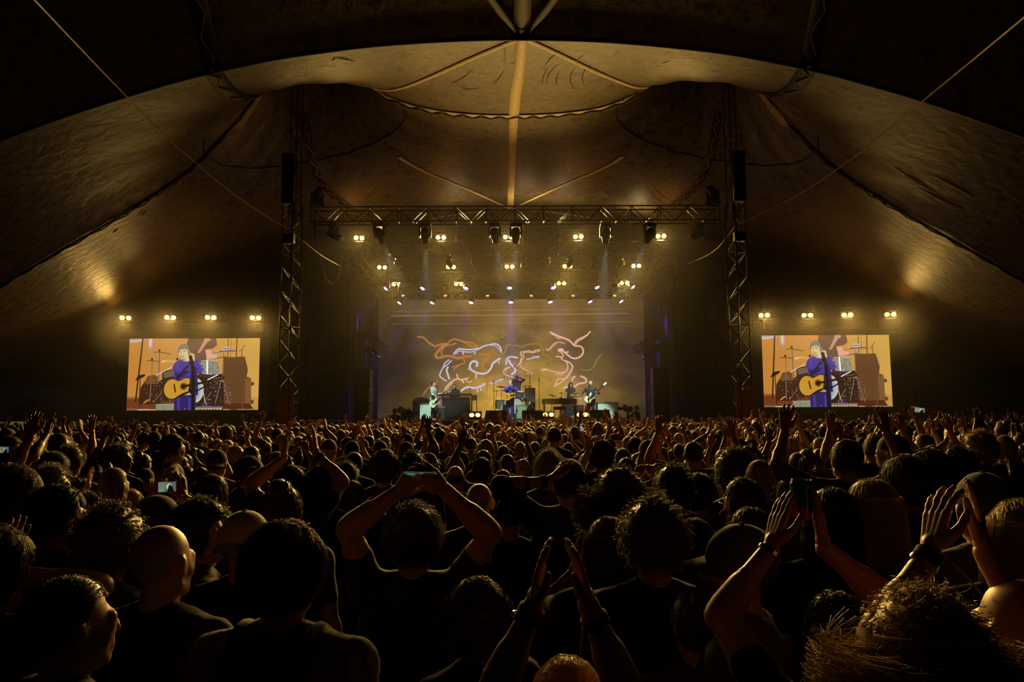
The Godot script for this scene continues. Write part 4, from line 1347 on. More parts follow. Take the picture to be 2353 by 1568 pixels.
func build_stage_sides() -> void:
	for s in [-1.0, 1.0]:
		var side := "keyboard" if s < 0 else "bass"
		# folded wing curtain that closes the side of the stage
		var x: float = s * 7.75
		var wing := thing("wing_curtain", "tall black folded curtain closing the stage wing on the %s side" % side, "curtain", Transform3D(Basis(), Vector3(x, 0, -34.6)))
		part("cloth", folded_wall(Vector3(-s * 0.2, STAGE_Y, -7.0), Vector3(-s * 0.2, STAGE_Y, 0.6), 6.9, 0.07, 0.42) if s > 0 else folded_wall(Vector3(-s * 0.2, STAGE_Y, 0.6), Vector3(-s * 0.2, STAGE_Y, -7.0), 6.9, 0.07, 0.42), M["black drape"], wing)
		# scaffold beside the stage
		var sc := thing("scaffold_tower", "tall scaffold of standards, ledgers and braces beside the stage on the %s side" % side, "scaffold", Transform3D(Basis(), Vector3(s * 7.7, 0, -34.0)))
		var st: Material = M["truss metal"]
		for q in [[0.0, 0.0], [2.05, 0.0], [4.1, 0.0], [0.0, -2.0], [2.05, -2.0], [4.1, -2.0]]:
			bar("standard", Vector3(s * q[0], 0, q[1]), Vector3(s * q[0], 9.3, q[1]), 0.024, st, sc)
		for y in [1.4, 2.05, 4.1, 6.2, 8.3]:
			for z in [0.0, -2.0]:
				bar("ledger", Vector3(0, y, z), Vector3(s * 4.1, y, z), 0.024, st, sc)
		bar("brace", Vector3(s * 0.1, 2.05, 0.05), Vector3(s * 1.95, 4.1, 0.05), 0.024, st, sc)
		bar("brace", Vector3(s * 0.1, 4.3, 0.05), Vector3(s * 1.95, 6.2, 0.05), 0.024, st, sc)
		bar("brace", Vector3(s * 0.1, 2.05, 0.05), Vector3(s * 1.95, 0.1, 0.05), 0.024, st, sc)
		bar("brace", Vector3(s * 2.15, 4.1, 0.05), Vector3(s * 4.0, 2.05, 0.05), 0.024, st, sc)
		for y in [1.45, 2.1, 3.4, 4.7]:
			part("coupler", MB.new().box(Vector3(-s * 0.06, y, 0.02), Vector3(0.16, 0.06, 0.06), Basis(), 0.01).mesh(), st, sc)
		# black scrim hung on the scaffold
		single("scrim", folded_wall(Vector3(s * 8.0 if s > 0 else -12.2, 0.2, -36.1), Vector3(12.2 if s > 0 else -8.0, 0.2, -36.1), 8.6, 0.05, 0.6), M["black drape"], "black scrim hanging behind the scaffold on the %s side" % side, "curtain")
		# loudspeaker stack in the wing
		var pa := U(834, 962, 33.4) if s < 0 else U(1518, 958, 33.4)
		var cab := thing("speaker_stack", "tall black loudspeaker stack standing in the wing on the %s side" % side, "speaker", Transform3D(Basis(), Vector3(pa.x, STAGE_Y, pa.z)))
		for k in 3:
			part("speaker_cabinet", MB.new().box(Vector3(0, 0.38 + k * 0.77, 0), Vector3(0.7, 0.76, 0.7), Basis(), 0.025).mesh(), M["black paint"], cab)
			part("grille", MB.new().box(Vector3(0, 0.38 + k * 0.77, 0.36), Vector3(0.6, 0.66, 0.02), Basis(), 0.005).mesh(), M["black plastic"], cab)
		# lit ladder frame next to it
		var lf := U(852, 963, 32.6) if s < 0 else U(1497, 945, 32.6)
		var fr := thing("ladder_frame", "narrow pale steel ladder frame standing lit beside the %s side speakers" % side, "ladder", Transform3D(Basis(), Vector3(lf.x, STAGE_Y, lf.z)))
		for x2 in [-0.075, 0.075]:
			bar("rail", Vector3(x2, 0, 0), Vector3(x2, 1.42, 0), 0.028, M["rope"], fr)
		for y in [0.03, 0.36, 0.71, 1.06, 1.4]:
			bar("rung", Vector3(-0.075, y, 0), Vector3(0.075, y, 0), 0.02, M["rope"], fr)
	# the little marquee outside, seen under the edge of the canopy
	var at := U(66, 985, 44.0)
	at.y = 0
	var mq := thing("marquee", "small pale peaked marquee standing outside beyond the tent edge", "marquee", Transform3D(Basis(Vector3.UP, 0.5), at))
	var b := MB.new()
	var apex := Vector3(0, 3.3, 0)
	var eave := 1.75
	var hw := 1.7
	var c := [Vector3(-hw, eave, -hw), Vector3(hw, eave, -hw), Vector3(hw, eave, hw), Vector3(-hw, eave, hw)]
	for k in 4:
		var p: Vector3 = c[k]
		var q: Vector3 = c[(k + 1) % 4]
		var rows := 7
		var P := PackedVector3Array()
		var N := PackedVector3Array()
		for i in rows:
			var t := float(i) / (rows - 1)
			var sag := -0.35 * sin(t * PI) * (1 - t * 0.3)
			for j in 5:
				var e := p.lerp(q, j / 4.0)
				var v := e.lerp(apex, t)
				v.y += sag
				P.append(v)
				N.append(((p + q) / 2 * Vector3(1, 0, 1) + Vector3(0, 1.6, 0)).normalized())
		b.grid(P, N, rows, 5)
	part("roof_cloth", b.mesh(), M["marquee cloth"], mq)
	for k in 4:
		bar("pole", c[k] * Vector3(1, 0, 1), c[k], 0.03, M["truss metal"], mq)
	part("side_wall", MB.new().box(Vector3(-0.7, eave / 2, -hw), Vector3(1.9, eave, 0.02)).mesh(), M["marquee cloth"], mq)
	part("lamp", MB.new().ball(Vector3(-0.6, 1.6, -0.6), Vector3(0.06, 0.06, 0.06)).mesh(), M["pale lamp"], mq)
	var l := OmniLight3D.new()
	l.name = "marquee_light"
	l.position = Vector3(-0.6, 1.6, -0.6)
	l.light_color = Color(1.0, 0.8, 0.4)
	l.light_energy = 0.5
	l.shadow_enabled = true
	mq.add_child(l)


# ---------------------------------------------------------------- figures: a field of tapered limbs meshed as surface nets

class Field:
	# primitives: ["c", a, b, ra, rb] tapered capsule, ["e", centre, radii, basis] ellipsoid, ["x", centre, radius] carved ball
	static func nets(prims: Array, cell: float, k: float, rough := 0.0, freq := 18.0) -> MB:
		var lo := Vector3.ONE * 1e9
		var hi := -lo
		var boxes := []
		for p in prims:
			var a: Vector3
			var b: Vector3
			if p[0] == "c":
				var m := maxf(p[3], p[4])
				a = (p[1] as Vector3).min(p[2]) - Vector3.ONE * m
				b = (p[1] as Vector3).max(p[2]) + Vector3.ONE * m
			elif p[0] == "e":
				var r: Vector3 = p[2]
				var bb: Basis = p[3]
				var e := Vector3(absf(bb.x.x) * r.x + absf(bb.y.x) * r.y + absf(bb.z.x) * r.z, absf(bb.x.y) * r.x + absf(bb.y.y) * r.y + absf(bb.z.y) * r.z, absf(bb.x.z) * r.x + absf(bb.y.z) * r.y + absf(bb.z.z) * r.z)
				a = p[1] - e
				b = p[1] + e
			else:
				a = p[1] - Vector3.ONE * p[2]
				b = p[1] + Vector3.ONE * p[2]
			boxes.append([a, b])
			if p[0] != "x":
				lo = lo.min(a)
				hi = hi.max(b)
		var pad := k + cell * 2.5
		lo -= Vector3.ONE * (pad + cell)
		hi += Vector3.ONE * (pad + cell)
		var nx := int((hi.x - lo.x) / cell) + 2
		var ny := int((hi.y - lo.y) / cell) + 2
		var nz := int((hi.z - lo.z) / cell) + 2
		var g := PackedFloat32Array()
		g.resize(nx * ny * nz)
		g.fill(1.0)
		for n in prims.size():
			var p: Array = prims[n]
			var a: Vector3 = (boxes[n][0] - lo - Vector3.ONE * pad) / cell
			var b: Vector3 = (boxes[n][1] - lo + Vector3.ONE * pad) / cell
			var i0 := maxi(0, int(a.x))
			var i1 := mini(nx - 1, int(b.x) + 1)
			var j0 := maxi(0, int(a.y))
			var j1 := mini(ny - 1, int(b.y) + 1)
			var l0 := maxi(0, int(a.z))
			var l1 := mini(nz - 1, int(b.z) + 1)
			var kind := 0 if p[0] == "c" else 1 if p[0] == "e" else 2
			var A: Vector3 = p[1]
			var ba := Vector3.ZERO
			var inv := 0.0
			var ra := 0.0
			var rb := 0.0
			var ib := Basis()
			var rr := Vector3.ONE
			var rm := 1.0
			if kind == 0:
				ba = p[2] - A
				inv = 1.0 / maxf(ba.length_squared(), 1e-9)
				ra = p[3]
				rb = p[4] - ra
			elif kind == 1:
				ib = (p[3] as Basis).inverse()
				rr = p[2]
				rm = minf(rr.x, minf(rr.y, rr.z))
				rr = Vector3.ONE / rr
			else:
				ra = p[2]
			for l in range(l0, l1 + 1):
				for j in range(j0, j1 + 1):
					var at := (l * ny + j) * nx
					var y := lo.y + j * cell
					var z := lo.z + l * cell
					for i in range(i0, i1 + 1):
						var q := Vector3(lo.x + i * cell, y, z) - A
						var d: float
						if kind == 0:
							var t := clampf(q.dot(ba) * inv, 0.0, 1.0)
							d = (q - ba * t).length() - ra - rb * t
						elif kind == 1:
							var s := (ib * q) * rr
							var sl := s.length()
							d = sl * (sl - 1.0) / maxf((s * rr).length(), 1e-6)
						else:
							d = ra - q.length()
							if d > g[at + i] - k:
								var old2 := g[at + i]
								var h2 := maxf(k - absf(d - old2), 0.0)
								g[at + i] = maxf(d, old2) + h2 * h2 / (4.0 * k)
							continue
						var old := g[at + i]
						if d < old + k:
							var h := maxf(k - absf(d - old), 0.0)
							g[at + i] = minf(d, old) - h * h / (4.0 * k)
		if rough > 0.0:
			var f := FastNoiseLite.new()
			f.frequency = freq
			f.fractal_octaves = 2
			for l in nz:
				for j in ny:
					var at := (l * ny + j) * nx
					for i in nx:
						if absf(g[at + i]) < cell * 2.5:
							g[at + i] += rough * f.get_noise_3d(lo.x + i * cell, (lo.y + j * cell) * 0.6, lo.z + l * cell)
		var out := MB.new()
		var ids := PackedInt32Array()
		ids.resize(nx * ny * nz)
		ids.fill(-1)
		var off := [0, 1, nx, nx + 1, nx * ny, nx * ny + 1, nx * ny + nx, nx * ny + nx + 1]
		var near := cell * 2.2
		for l in nz - 1:
			for j in ny - 1:
				for i in nx - 1:
					var c := (l * ny + j) * nx + i
					var g0 := g[c]
					if g0 > near or g0 < -near: continue
					var g1 := g[c + 1]
					var g2 := g[c + nx]
					var g3 := g[c + nx + 1]
					var g4 := g[c + off[4]]
					var g5 := g[c + off[5]]
					var g6 := g[c + off[6]]
					var g7 := g[c + off[7]]
					var neg := int(g0 < 0.0) + int(g1 < 0.0) + int(g2 < 0.0) + int(g3 < 0.0) + int(g4 < 0.0) + int(g5 < 0.0) + int(g6 < 0.0) + int(g7 < 0.0)
					if neg == 0 or neg == 8: continue
					var gr := Vector3(g1 + g3 + g5 + g7 - g0 - g2 - g4 - g6, g2 + g3 + g6 + g7 - g0 - g1 - g4 - g5, g4 + g5 + g6 + g7 - g0 - g1 - g2 - g3)
					var mean := (g0 + g1 + g2 + g3 + g4 + g5 + g6 + g7) * 0.125
					var gg := gr * 0.25
					var sft := -gg * (mean / maxf(gg.length_squared(), 1e-12))
					sft = sft.clamp(Vector3.ONE * -0.5, Vector3.ONE * 0.5)
					ids[c] = out.v.size()
					out.v.append(lo + (Vector3(i, j, l) + Vector3.ONE * 0.5 + sft) * cell)
					out.n.append(gr.normalized())
		var sy := nx
		var sz := nx * ny
		for l in range(1, nz - 1):
			for j in range(1, ny - 1):
				for i in range(1, nx - 1):
					var c := (l * ny + j) * nx + i
					if ids[c] < 0: continue
					var s0 := g[c] < 0.0
					if s0 != (g[c + 1] < 0.0):
						_face(out, ids[c], ids[c - sy], ids[c - sy - sz], ids[c - sz], s0)
					if s0 != (g[c + sy] < 0.0):
						_face(out, ids[c], ids[c - sz], ids[c - 1 - sz], ids[c - 1], s0)
					if s0 != (g[c + sz] < 0.0):
						_face(out, ids[c], ids[c - 1], ids[c - 1 - sy], ids[c - sy], s0)
		return out

	static func _face(o: MB, a: int, b: int, c: int, d: int, inside: bool) -> void:
		if a < 0 or b < 0 or c < 0 or d < 0: return
		if inside:
			o.idx.append_array(PackedInt32Array([a, c, b, a, d, c]))
		else:
			o.idx.append_array(PackedInt32Array([a, b, c, a, c, d]))


# a figure stands 1.75 m tall at the origin and looks along -z; its left is -x

const SHOULDER := Vector3(0.175, 1.405, 0.01)
const UPPER := 0.29
const FORE := 0.255

static func reach(sh: Vector3, wrist: Vector3, pole: Vector3) -> Array:   # [elbow, wrist] of a two-bone arm
	var d := wrist - sh
	var l := clampf(d.length(), 0.08, UPPER + FORE - 0.004)
	d = d.normalized()
	wrist = sh + d * l
	var a := (UPPER * UPPER - FORE * FORE + l * l) / (2.0 * l)
	var h := sqrt(maxf(UPPER * UPPER - a * a, 0.0))
	var o := (pole - d * pole.dot(d)).normalized()
	return [sh + d * a + o * h, wrist]


static func head_prims(t: Transform3D, nose := true) -> Array:   # around the middle of the skull
	var b := t.basis
	var P := []
	P.append(["e", t * Vector3(0, 0.028, 0.018), Vector3(0.077, 0.092, 0.097), b])
	P.append(["e", t * Vector3(0, -0.028, -0.030), Vector3(0.062, 0.084, 0.068), b])
	P.append(["e", t * Vector3(0, -0.080, -0.045), Vector3(0.047, 0.036, 0.046), b])
	P.append(["c", t * Vector3(-0.05, -0.068, -0.005), t * Vector3(-0.02, -0.098, -0.072), 0.018, 0.017])
	P.append(["c", t * Vector3(0.05, -0.068, -0.005), t * Vector3(0.02, -0.098, -0.072), 0.018, 0.017])
	if nose:
		P.append(["c", t * Vector3(0, 0.008, -0.098), t * Vector3(0, -0.030, -0.116), 0.008, 0.012])
		P.append(["c", t * Vector3(-0.038, 0.016, -0.086), t * Vector3(0.038, 0.016, -0.086), 0.011, 0.011])
		P.append(["c", t * Vector3(-0.020, -0.062, -0.092), t * Vector3(0.020, -0.062, -0.092), 0.009, 0.009])
		P.append(["c", t * Vector3(-0.034, -0.026, -0.078), t * Vector3(-0.046, -0.03, -0.062), 0.014, 0.014])
		P.append(["c", t * Vector3(0.034, -0.026, -0.078), t * Vector3(0.046, -0.03, -0.062), 0.014, 0.014])
	for s in [-1.0, 1.0]:
		P.append(["e", t * Vector3(s * 0.031, -0.004, -0.077), Vector3(0.017, 0.012, 0.012), b])
		P.append(["e", t * Vector3(s * 0.082, -0.012, 0.012), Vector3(0.009, 0.031, 0.019), b * Basis(Vector3.UP, s * 0.35)])
		P.append(["c", t * Vector3(s * 0.084, 0.012, 0.020), t * Vector3(s * 0.088, 0.002, 0.03), 0.007, 0.006])
	return P


static func hand_prims(curl: float, spread: float, side: float, thumb_in := 0.0) -> Array:
	# wrist at the origin, fingers along +y, palm towards -z, thumb on the side of +x * side
	var P := []
	for k in 4:
		var x := (0.027 - k * 0.018) * side
		P.append(["c", Vector3(x * 0.6, 0.008, 0.0), Vector3(x, 0.085 - (0.008 if k == 3 else 0.0), 0.0), 0.014, 0.0115])
		var len_: float = [0.070, 0.078, 0.073, 0.058][k]
		var p := Vector3(x, 0.090 - (0.009 if k == 3 else 0.0), 0.0)
		var ang := curl * 0.7 + 0.05 * k * curl
		var fan := (1.5 - k) * spread
		var segs := [0.45, 0.31, 0.24]
		for s in 3:
			var dir := Vector3(sin(fan) * side, cos(fan) * cos(ang), -sin(ang)).normalized()
			var q: Vector3 = p + dir * len_ * segs[s]
			P.append(["c", p, q, [0.0092, 0.0083, 0.0075][s], [0.0083, 0.0075, 0.0062][s]])
			p = q
			ang += curl * 0.75
	var t0 := Vector3(0.026 * side, 0.022, -0.008)
	var t1 := Vector3((0.050 - 0.02 * thumb_in) * side, 0.055, -0.020 - 0.022 * thumb_in)
	var t2 := Vector3((0.060 - 0.035 * thumb_in) * side, 0.084, -0.024 - 0.032 * thumb_in)
	var t3 := Vector3((0.062 - 0.05 * thumb_in) * side, 0.106, -0.026 - 0.030 * thumb_in)
	P.append(["c", t0, t1, 0.017, 0.012])
	P.append(["c", t1, t2, 0.011, 0.0095])
	P.append(["c", t2, t3, 0.0095, 0.0075])
	P.append(["c", Vector3(0, -0.02, 0), Vector3(0, 0.012, 0), 0.022, 0.022])
	return P


var hands := {}

func hand_mesh(kind: String, side: float, fine: bool) -> MB:
	var key := "%s_%d_%d" % [kind, int(side), int(fine)]
	if not hands.has(key):
		var a: Array = {"flat": [0.12, 0.05, 0.0], "spread": [0.22, 0.16, 0.0], "grip": [0.95, 0.02, 0.8], "hold": [0.55, 0.05, 0.7], "relaxed": [0.45, 0.03, 0.3]}[kind]
		hands[key] = Field.nets(hand_prims(a[0], a[1], side, a[2]), 0.0042 if fine else 0.008, 0.006 if fine else 0.008)
	return hands[key]


# a pose: head turn and tilt, then for each arm [wrist, pole, finger direction, palm direction, hand kind]
func pose_of(called: String) -> Dictionary:
	var R := func(wx, wy, wz, px, py, pz, fx, fy, fz, ax, ay, az, kind): return [Vector3(wx, wy, wz), Vector3(px, py, pz), Vector3(fx, fy, fz), Vector3(ax, ay, az), kind]
	var down_r = R.call(0.27, 0.87, -0.03, 0.3, -0.2, 1, 0.05, -1, -0.1, -1, 0, 0, "relaxed")
	var down_l = R.call(-0.27, 0.87, -0.03, -0.3, -0.2, 1, -0.05, -1, -0.1, 1, 0, 0, "relaxed")
	match called:
		"still": return {"r": down_r, "l": down_l, "turn": 0.0, "tilt": 0.0}
		"turned": return {"r": down_r, "l": down_l, "turn": -0.7, "tilt": 0.05}
		"turned_other": return {"r": down_r, "l": down_l, "turn": 0.75, "tilt": 0.0}
		"crossed": return {"r": R.call(-0.02, 1.17, -0.27, 0.6, -1, 0.2, -1, 0.15, 0.1, 0, 0, 1, "relaxed"), "l": R.call(0.02, 1.14, -0.25, -0.6, -1, 0.2, 1, 0.15, 0.1, 0, 0, 1, "relaxed"), "turn": 0.1, "tilt": 0.0}
		"clap_high": return {"r": R.call(0.10, 1.83, -0.20, 1, -0.3, -0.2, -0.12, 1, -0.1, -1, 0, 0.1, "flat"), "l": R.call(-0.10, 1.80, -0.18, -1, -0.3, -0.2, 0.12, 1, -0.1, 1, 0, 0.1, "flat"), "turn": 0.0, "tilt": -0.1}
		"clap_face": return {"r": R.call(0.09, 1.50, -0.34, 1, -0.8, 0.1, -0.2, 1, -0.15, -1, 0, 0.1, "flat"), "l": R.call(-0.08, 1.47, -0.34, -1, -0.8, 0.1, 0.2, 1, -0.15, 1, 0, 0.1, "flat"), "turn": 0.1, "tilt": 0.0}
		"arm_up": return {"r": R.call(0.24, 1.90, -0.10, 1, 0, -0.3, 0.0, 1, -0.05, 0, 0, -1, "spread"), "l": down_l, "turn": 0.0, "tilt": -0.08}
		"arm_up_other": return {"r": down_r, "l": R.call(-0.26, 1.88, -0.12, -1, 0, -0.3, 0.1, 1, -0.05, 0, 0, -1, "spread"), "turn": 0.1, "tilt": -0.08}
		"arms_wide": return {"r": R.call(0.33, 1.80, -0.12, 1, -0.5, 0, -0.1, 1, 0, -0.5, 0, -1, "spread"), "l": R.call(-0.33, 1.82, -0.12, -1, -0.5, 0, 0.1, 1, 0, 0.5, 0, -1, "spread"), "turn": 0.0, "tilt": -0.1}
		"filming": return {"r": R.call(0.10, 1.78, -0.26, 1, -0.35, 0, -0.45, 0.9, -0.1, -0.6, 0, -1, "hold"), "l": R.call(-0.10, 1.78, -0.26, -1, -0.35, 0, 0.45, 0.9, -0.1, 0.6, 0, -1, "hold"), "turn": 0.0, "tilt": -0.1}
		"hand_on_head": return {"r": down_r, "l": R.call(-0.13, 1.66, 0.06, -1, -0.2, 0.1, 0.7, 0.7, 0.05, 0.6, -0.2, 0.1, "relaxed"), "turn": -0.2, "tilt": 0.0}
	return {}


func sleeve(P: Array, sh: Vector3, el: Vector3, part_: float, r: float) -> void:
	P.append(["c", sh, sh.lerp(el, part_), r + 0.010, r + 0.004])


var field_jobs := []       # [prims, cell, k, rough, freq]
var field_out := []

func job(prims: Array, cell: float, k: float, rough := 0.0, freq := 18.0) -> int:
	field_jobs.append([prims, cell, k, rough, freq])
	return field_jobs.size() - 1


func _run_job(i: int) -> void:
	var j: Array = field_jobs[i]
	field_out[i] = Field.nets(j[0], j[1], j[2], j[3], j[4])


func run_jobs() -> void:
	field_out.resize(field_jobs.size())
	var id := WorkerThreadPool.add_group_task(_run_job, field_jobs.size())
	WorkerThreadPool.wait_for_group_task_completion(id)


func figure_jobs(pose: Dictionary, opt := {}) -> Dictionary:
	# queues the skin, shirt and trousers of a posed figure; build_figure() collects them
	var fine: bool = opt.get("fine", false)
	var cell: float = opt.get("cell", 0.011 if fine else 0.017)
	var wide: float = opt.get("wide", 1.0)
	var legs: Array = opt.get("legs", [])
	var sh_r := SHOULDER * Vector3(wide, 1, 1)
	var sh_l := sh_r * Vector3(-1, 1, 1)
	var wr: Vector3 = pose.r[0]
	var wl: Vector3 = pose.l[0]
	if wr.y > 1.6: sh_r += Vector3(-0.015, 0.045, 0)
	if wl.y > 1.6: sh_l += Vector3(0.015, 0.045, 0)
	var ar := reach(sh_r, wr, pose.r[1])
	var al := reach(sh_l, wl, pose.l[1])
	var head := Transform3D(Basis.from_euler(Vector3(-pose.get("tilt", 0.0), pose.get("turn", 0.0), pose.get("lean", 0.0))), Vector3(0, 1.635, 0.0))
	var torso := []
	for s in [-1.0, 1.0]:
		torso.append(["c", Vector3(s * 0.080 * wide, 1.31, 0.005), Vector3(s * 0.062 * wide, 1.06, 0.0), 0.112, 0.100])
		torso.append(["c", Vector3(s * 0.062 * wide, 1.06, 0.0), Vector3(s * 0.080 * wide, 0.92, 0.01), 0.100, 0.112])
		torso.append(["c", Vector3(s * 0.05, 1.46, 0.02), (sh_r if s > 0 else sh_l) + Vector3(-s * 0.01, 0.0, 0.0), 0.052, 0.058])
		torso.append(["c", Vector3(s * 0.09 * wide, 1.36, 0.045), Vector3(s * 0.07, 1.2, 0.05), 0.075, 0.07])
	torso.append(["c", Vector3(0, 1.40, 0.015), Vector3(0, 1.0, 0.01), 0.10, 0.10])
	var legp := []
	if legs.is_empty(): legs = [Vector3(-0.10, 0.5, -0.02), Vector3(-0.11, 0.09, 0.02), Vector3(0.10, 0.5, -0.02), Vector3(0.11, 0.09, 0.02)]
	for s in 2:
		var kx: Vector3 = legs[s * 2]
		var an: Vector3 = legs[s * 2 + 1]
		var hip := Vector3(-0.092 if s == 0 else 0.092, 0.90, 0.0)
		legp.append(["c", hip, kx, 0.088, 0.060])
		legp.append(["c", kx, an, 0.058, 0.042])
		legp.append(["c", kx.lerp(an, 0.25) + Vector3(0, 0, 0.012), kx.lerp(an, 0.5) + Vector3(0, 0, 0.01), 0.052, 0.046])
	var skin := head_prims(head, opt.get("nose", true))
	for x in torso: skin.append(x)
	for x in legp: skin.append(x)
	for s in 2:
		var an: Vector3 = legs[s * 2 + 1]
		skin.append(["c", an + Vector3(0, -0.045, 0.02), an + Vector3(0, -0.05, -0.15), 0.042, 0.032])
	skin.append(["c", Vector3(0, 1.43, 0.02), head * Vector3(0, -0.07, 0.012), 0.060, 0.055])
	var arms := []
	for q in [[sh_r, ar], [sh_l, al]]:
		var e: Vector3 = q[1][0]
		var w: Vector3 = q[1][1]
		arms.append(["c", q[0], e, 0.052, 0.041])
		arms.append(["c", q[0].lerp(e, 0.35), q[0].lerp(e, 0.65), 0.050, 0.046])
		arms.append(["c", e, w, 0.043, 0.027])
		arms.append(["c", e.lerp(w, 0.15), e.lerp(w, 0.4), 0.046, 0.041])
	for x in arms: skin.append(x)
	var shirt := []
	for x in torso: shirt.append(["c", x[1], x[2], x[3] + 0.014, x[4] + 0.016])
	var sl: float = opt.get("sleeve", 0.55)
	for q in [[sh_r, ar], [sh_l, al]]:
		if sl > 0.0: shirt.append(["c", q[0], q[0].lerp(q[1][0], minf(sl, 1.0)), 0.068, 0.060 if sl < 1.0 else 0.052])
		if sl > 1.0: shirt.append(["c", q[1][0], q[1][0].lerp(q[1][1], sl - 1.0), 0.054, 0.038])
	if opt.get("hood", false): shirt.append(["e", Vector3(0, 1.46, 0.075), Vector3(0.11, 0.055, 0.055), Basis()])
	if opt.get("collar", false):
		shirt.append(["c", Vector3(-0.05, 1.485, 0.03), Vector3(0.05, 1.485, 0.03), 0.035, 0.035])
	if opt.get("long_shirt", false):
		for s in [-1.0, 1.0]: shirt.append(["c", Vector3(s * 0.085, 0.95, 0.01), Vector3(s * 0.10, 0.74, 0.01), 0.12, 0.115])
	var trousers := []
	for x in legp: trousers.append(["c", x[1], x[2], x[3] + 0.012, x[4] + 0.022])
	for s in [-1.0, 1.0]: trousers.append(["c", Vector3(s * 0.075, 0.98, 0.01), Vector3(s * 0.085, 0.90, 0.012), 0.112, 0.115])
	var out := {"head": head, "pose": pose, "ar": ar, "al": al, "fine": fine}
	out.skin = job(skin, cell, 0.022)
	out.shirt = job(shirt, cell * 1.15, 0.03, 0.007 if fine else 0.0, 9.0)
	out.trousers = job(trousers, cell * 1.5, 0.03)
	return out


func build_figure(f: Dictionary) -> void:   # turns the finished fields into meshes; the hands are joined to the body's own mesh
	var body: MB = field_out[f.skin]
	for q in [["r", 1.0, f.ar], ["l", -1.0, f.al]]:
		var spec: Array = f.pose[q[0]]
		if spec[4] == "none": continue
		var y: Vector3 = (spec[2] as Vector3).normalized()
		var z: Vector3 = -(spec[3] as Vector3)
		z = (z - y * z.dot(y)).normalized()
		var x := y.cross(z)
		# the thumb's side follows from which hand it is: seen from behind with the palm away, a right hand's thumb points left
		body.add(hand_mesh(spec[4], -q[1], f.fine), Transform3D(Basis(x, y, z), q[2][1] + y * 0.012))
	f.body_mesh = body.mesh()
	f.shirt_mesh = (field_out[f.shirt] as MB).mesh()
	f.trouser_mesh = (field_out[f.trousers] as MB).mesh()


# ---------------------------------------------------------------- hair and hats, round the middle of the skull

const SKULL := Vector3(0.079, 0.095, 0.099)
const SKULL_AT := Vector3(0, 0.028, 0.018)

static func hairy(d: Vector3, recede := 0.0) -> float:   # 1 where hair grows in that direction, 0 on the face
	var front := clampf((-d.z + 0.1) / 0.9, 0.0, 1.0)
	var low := lerpf(-0.72, 0.42 + recede, smoothstep(0.15, 0.75, front))
	return smoothstep(low - 0.06, low + 0.08, d.y)


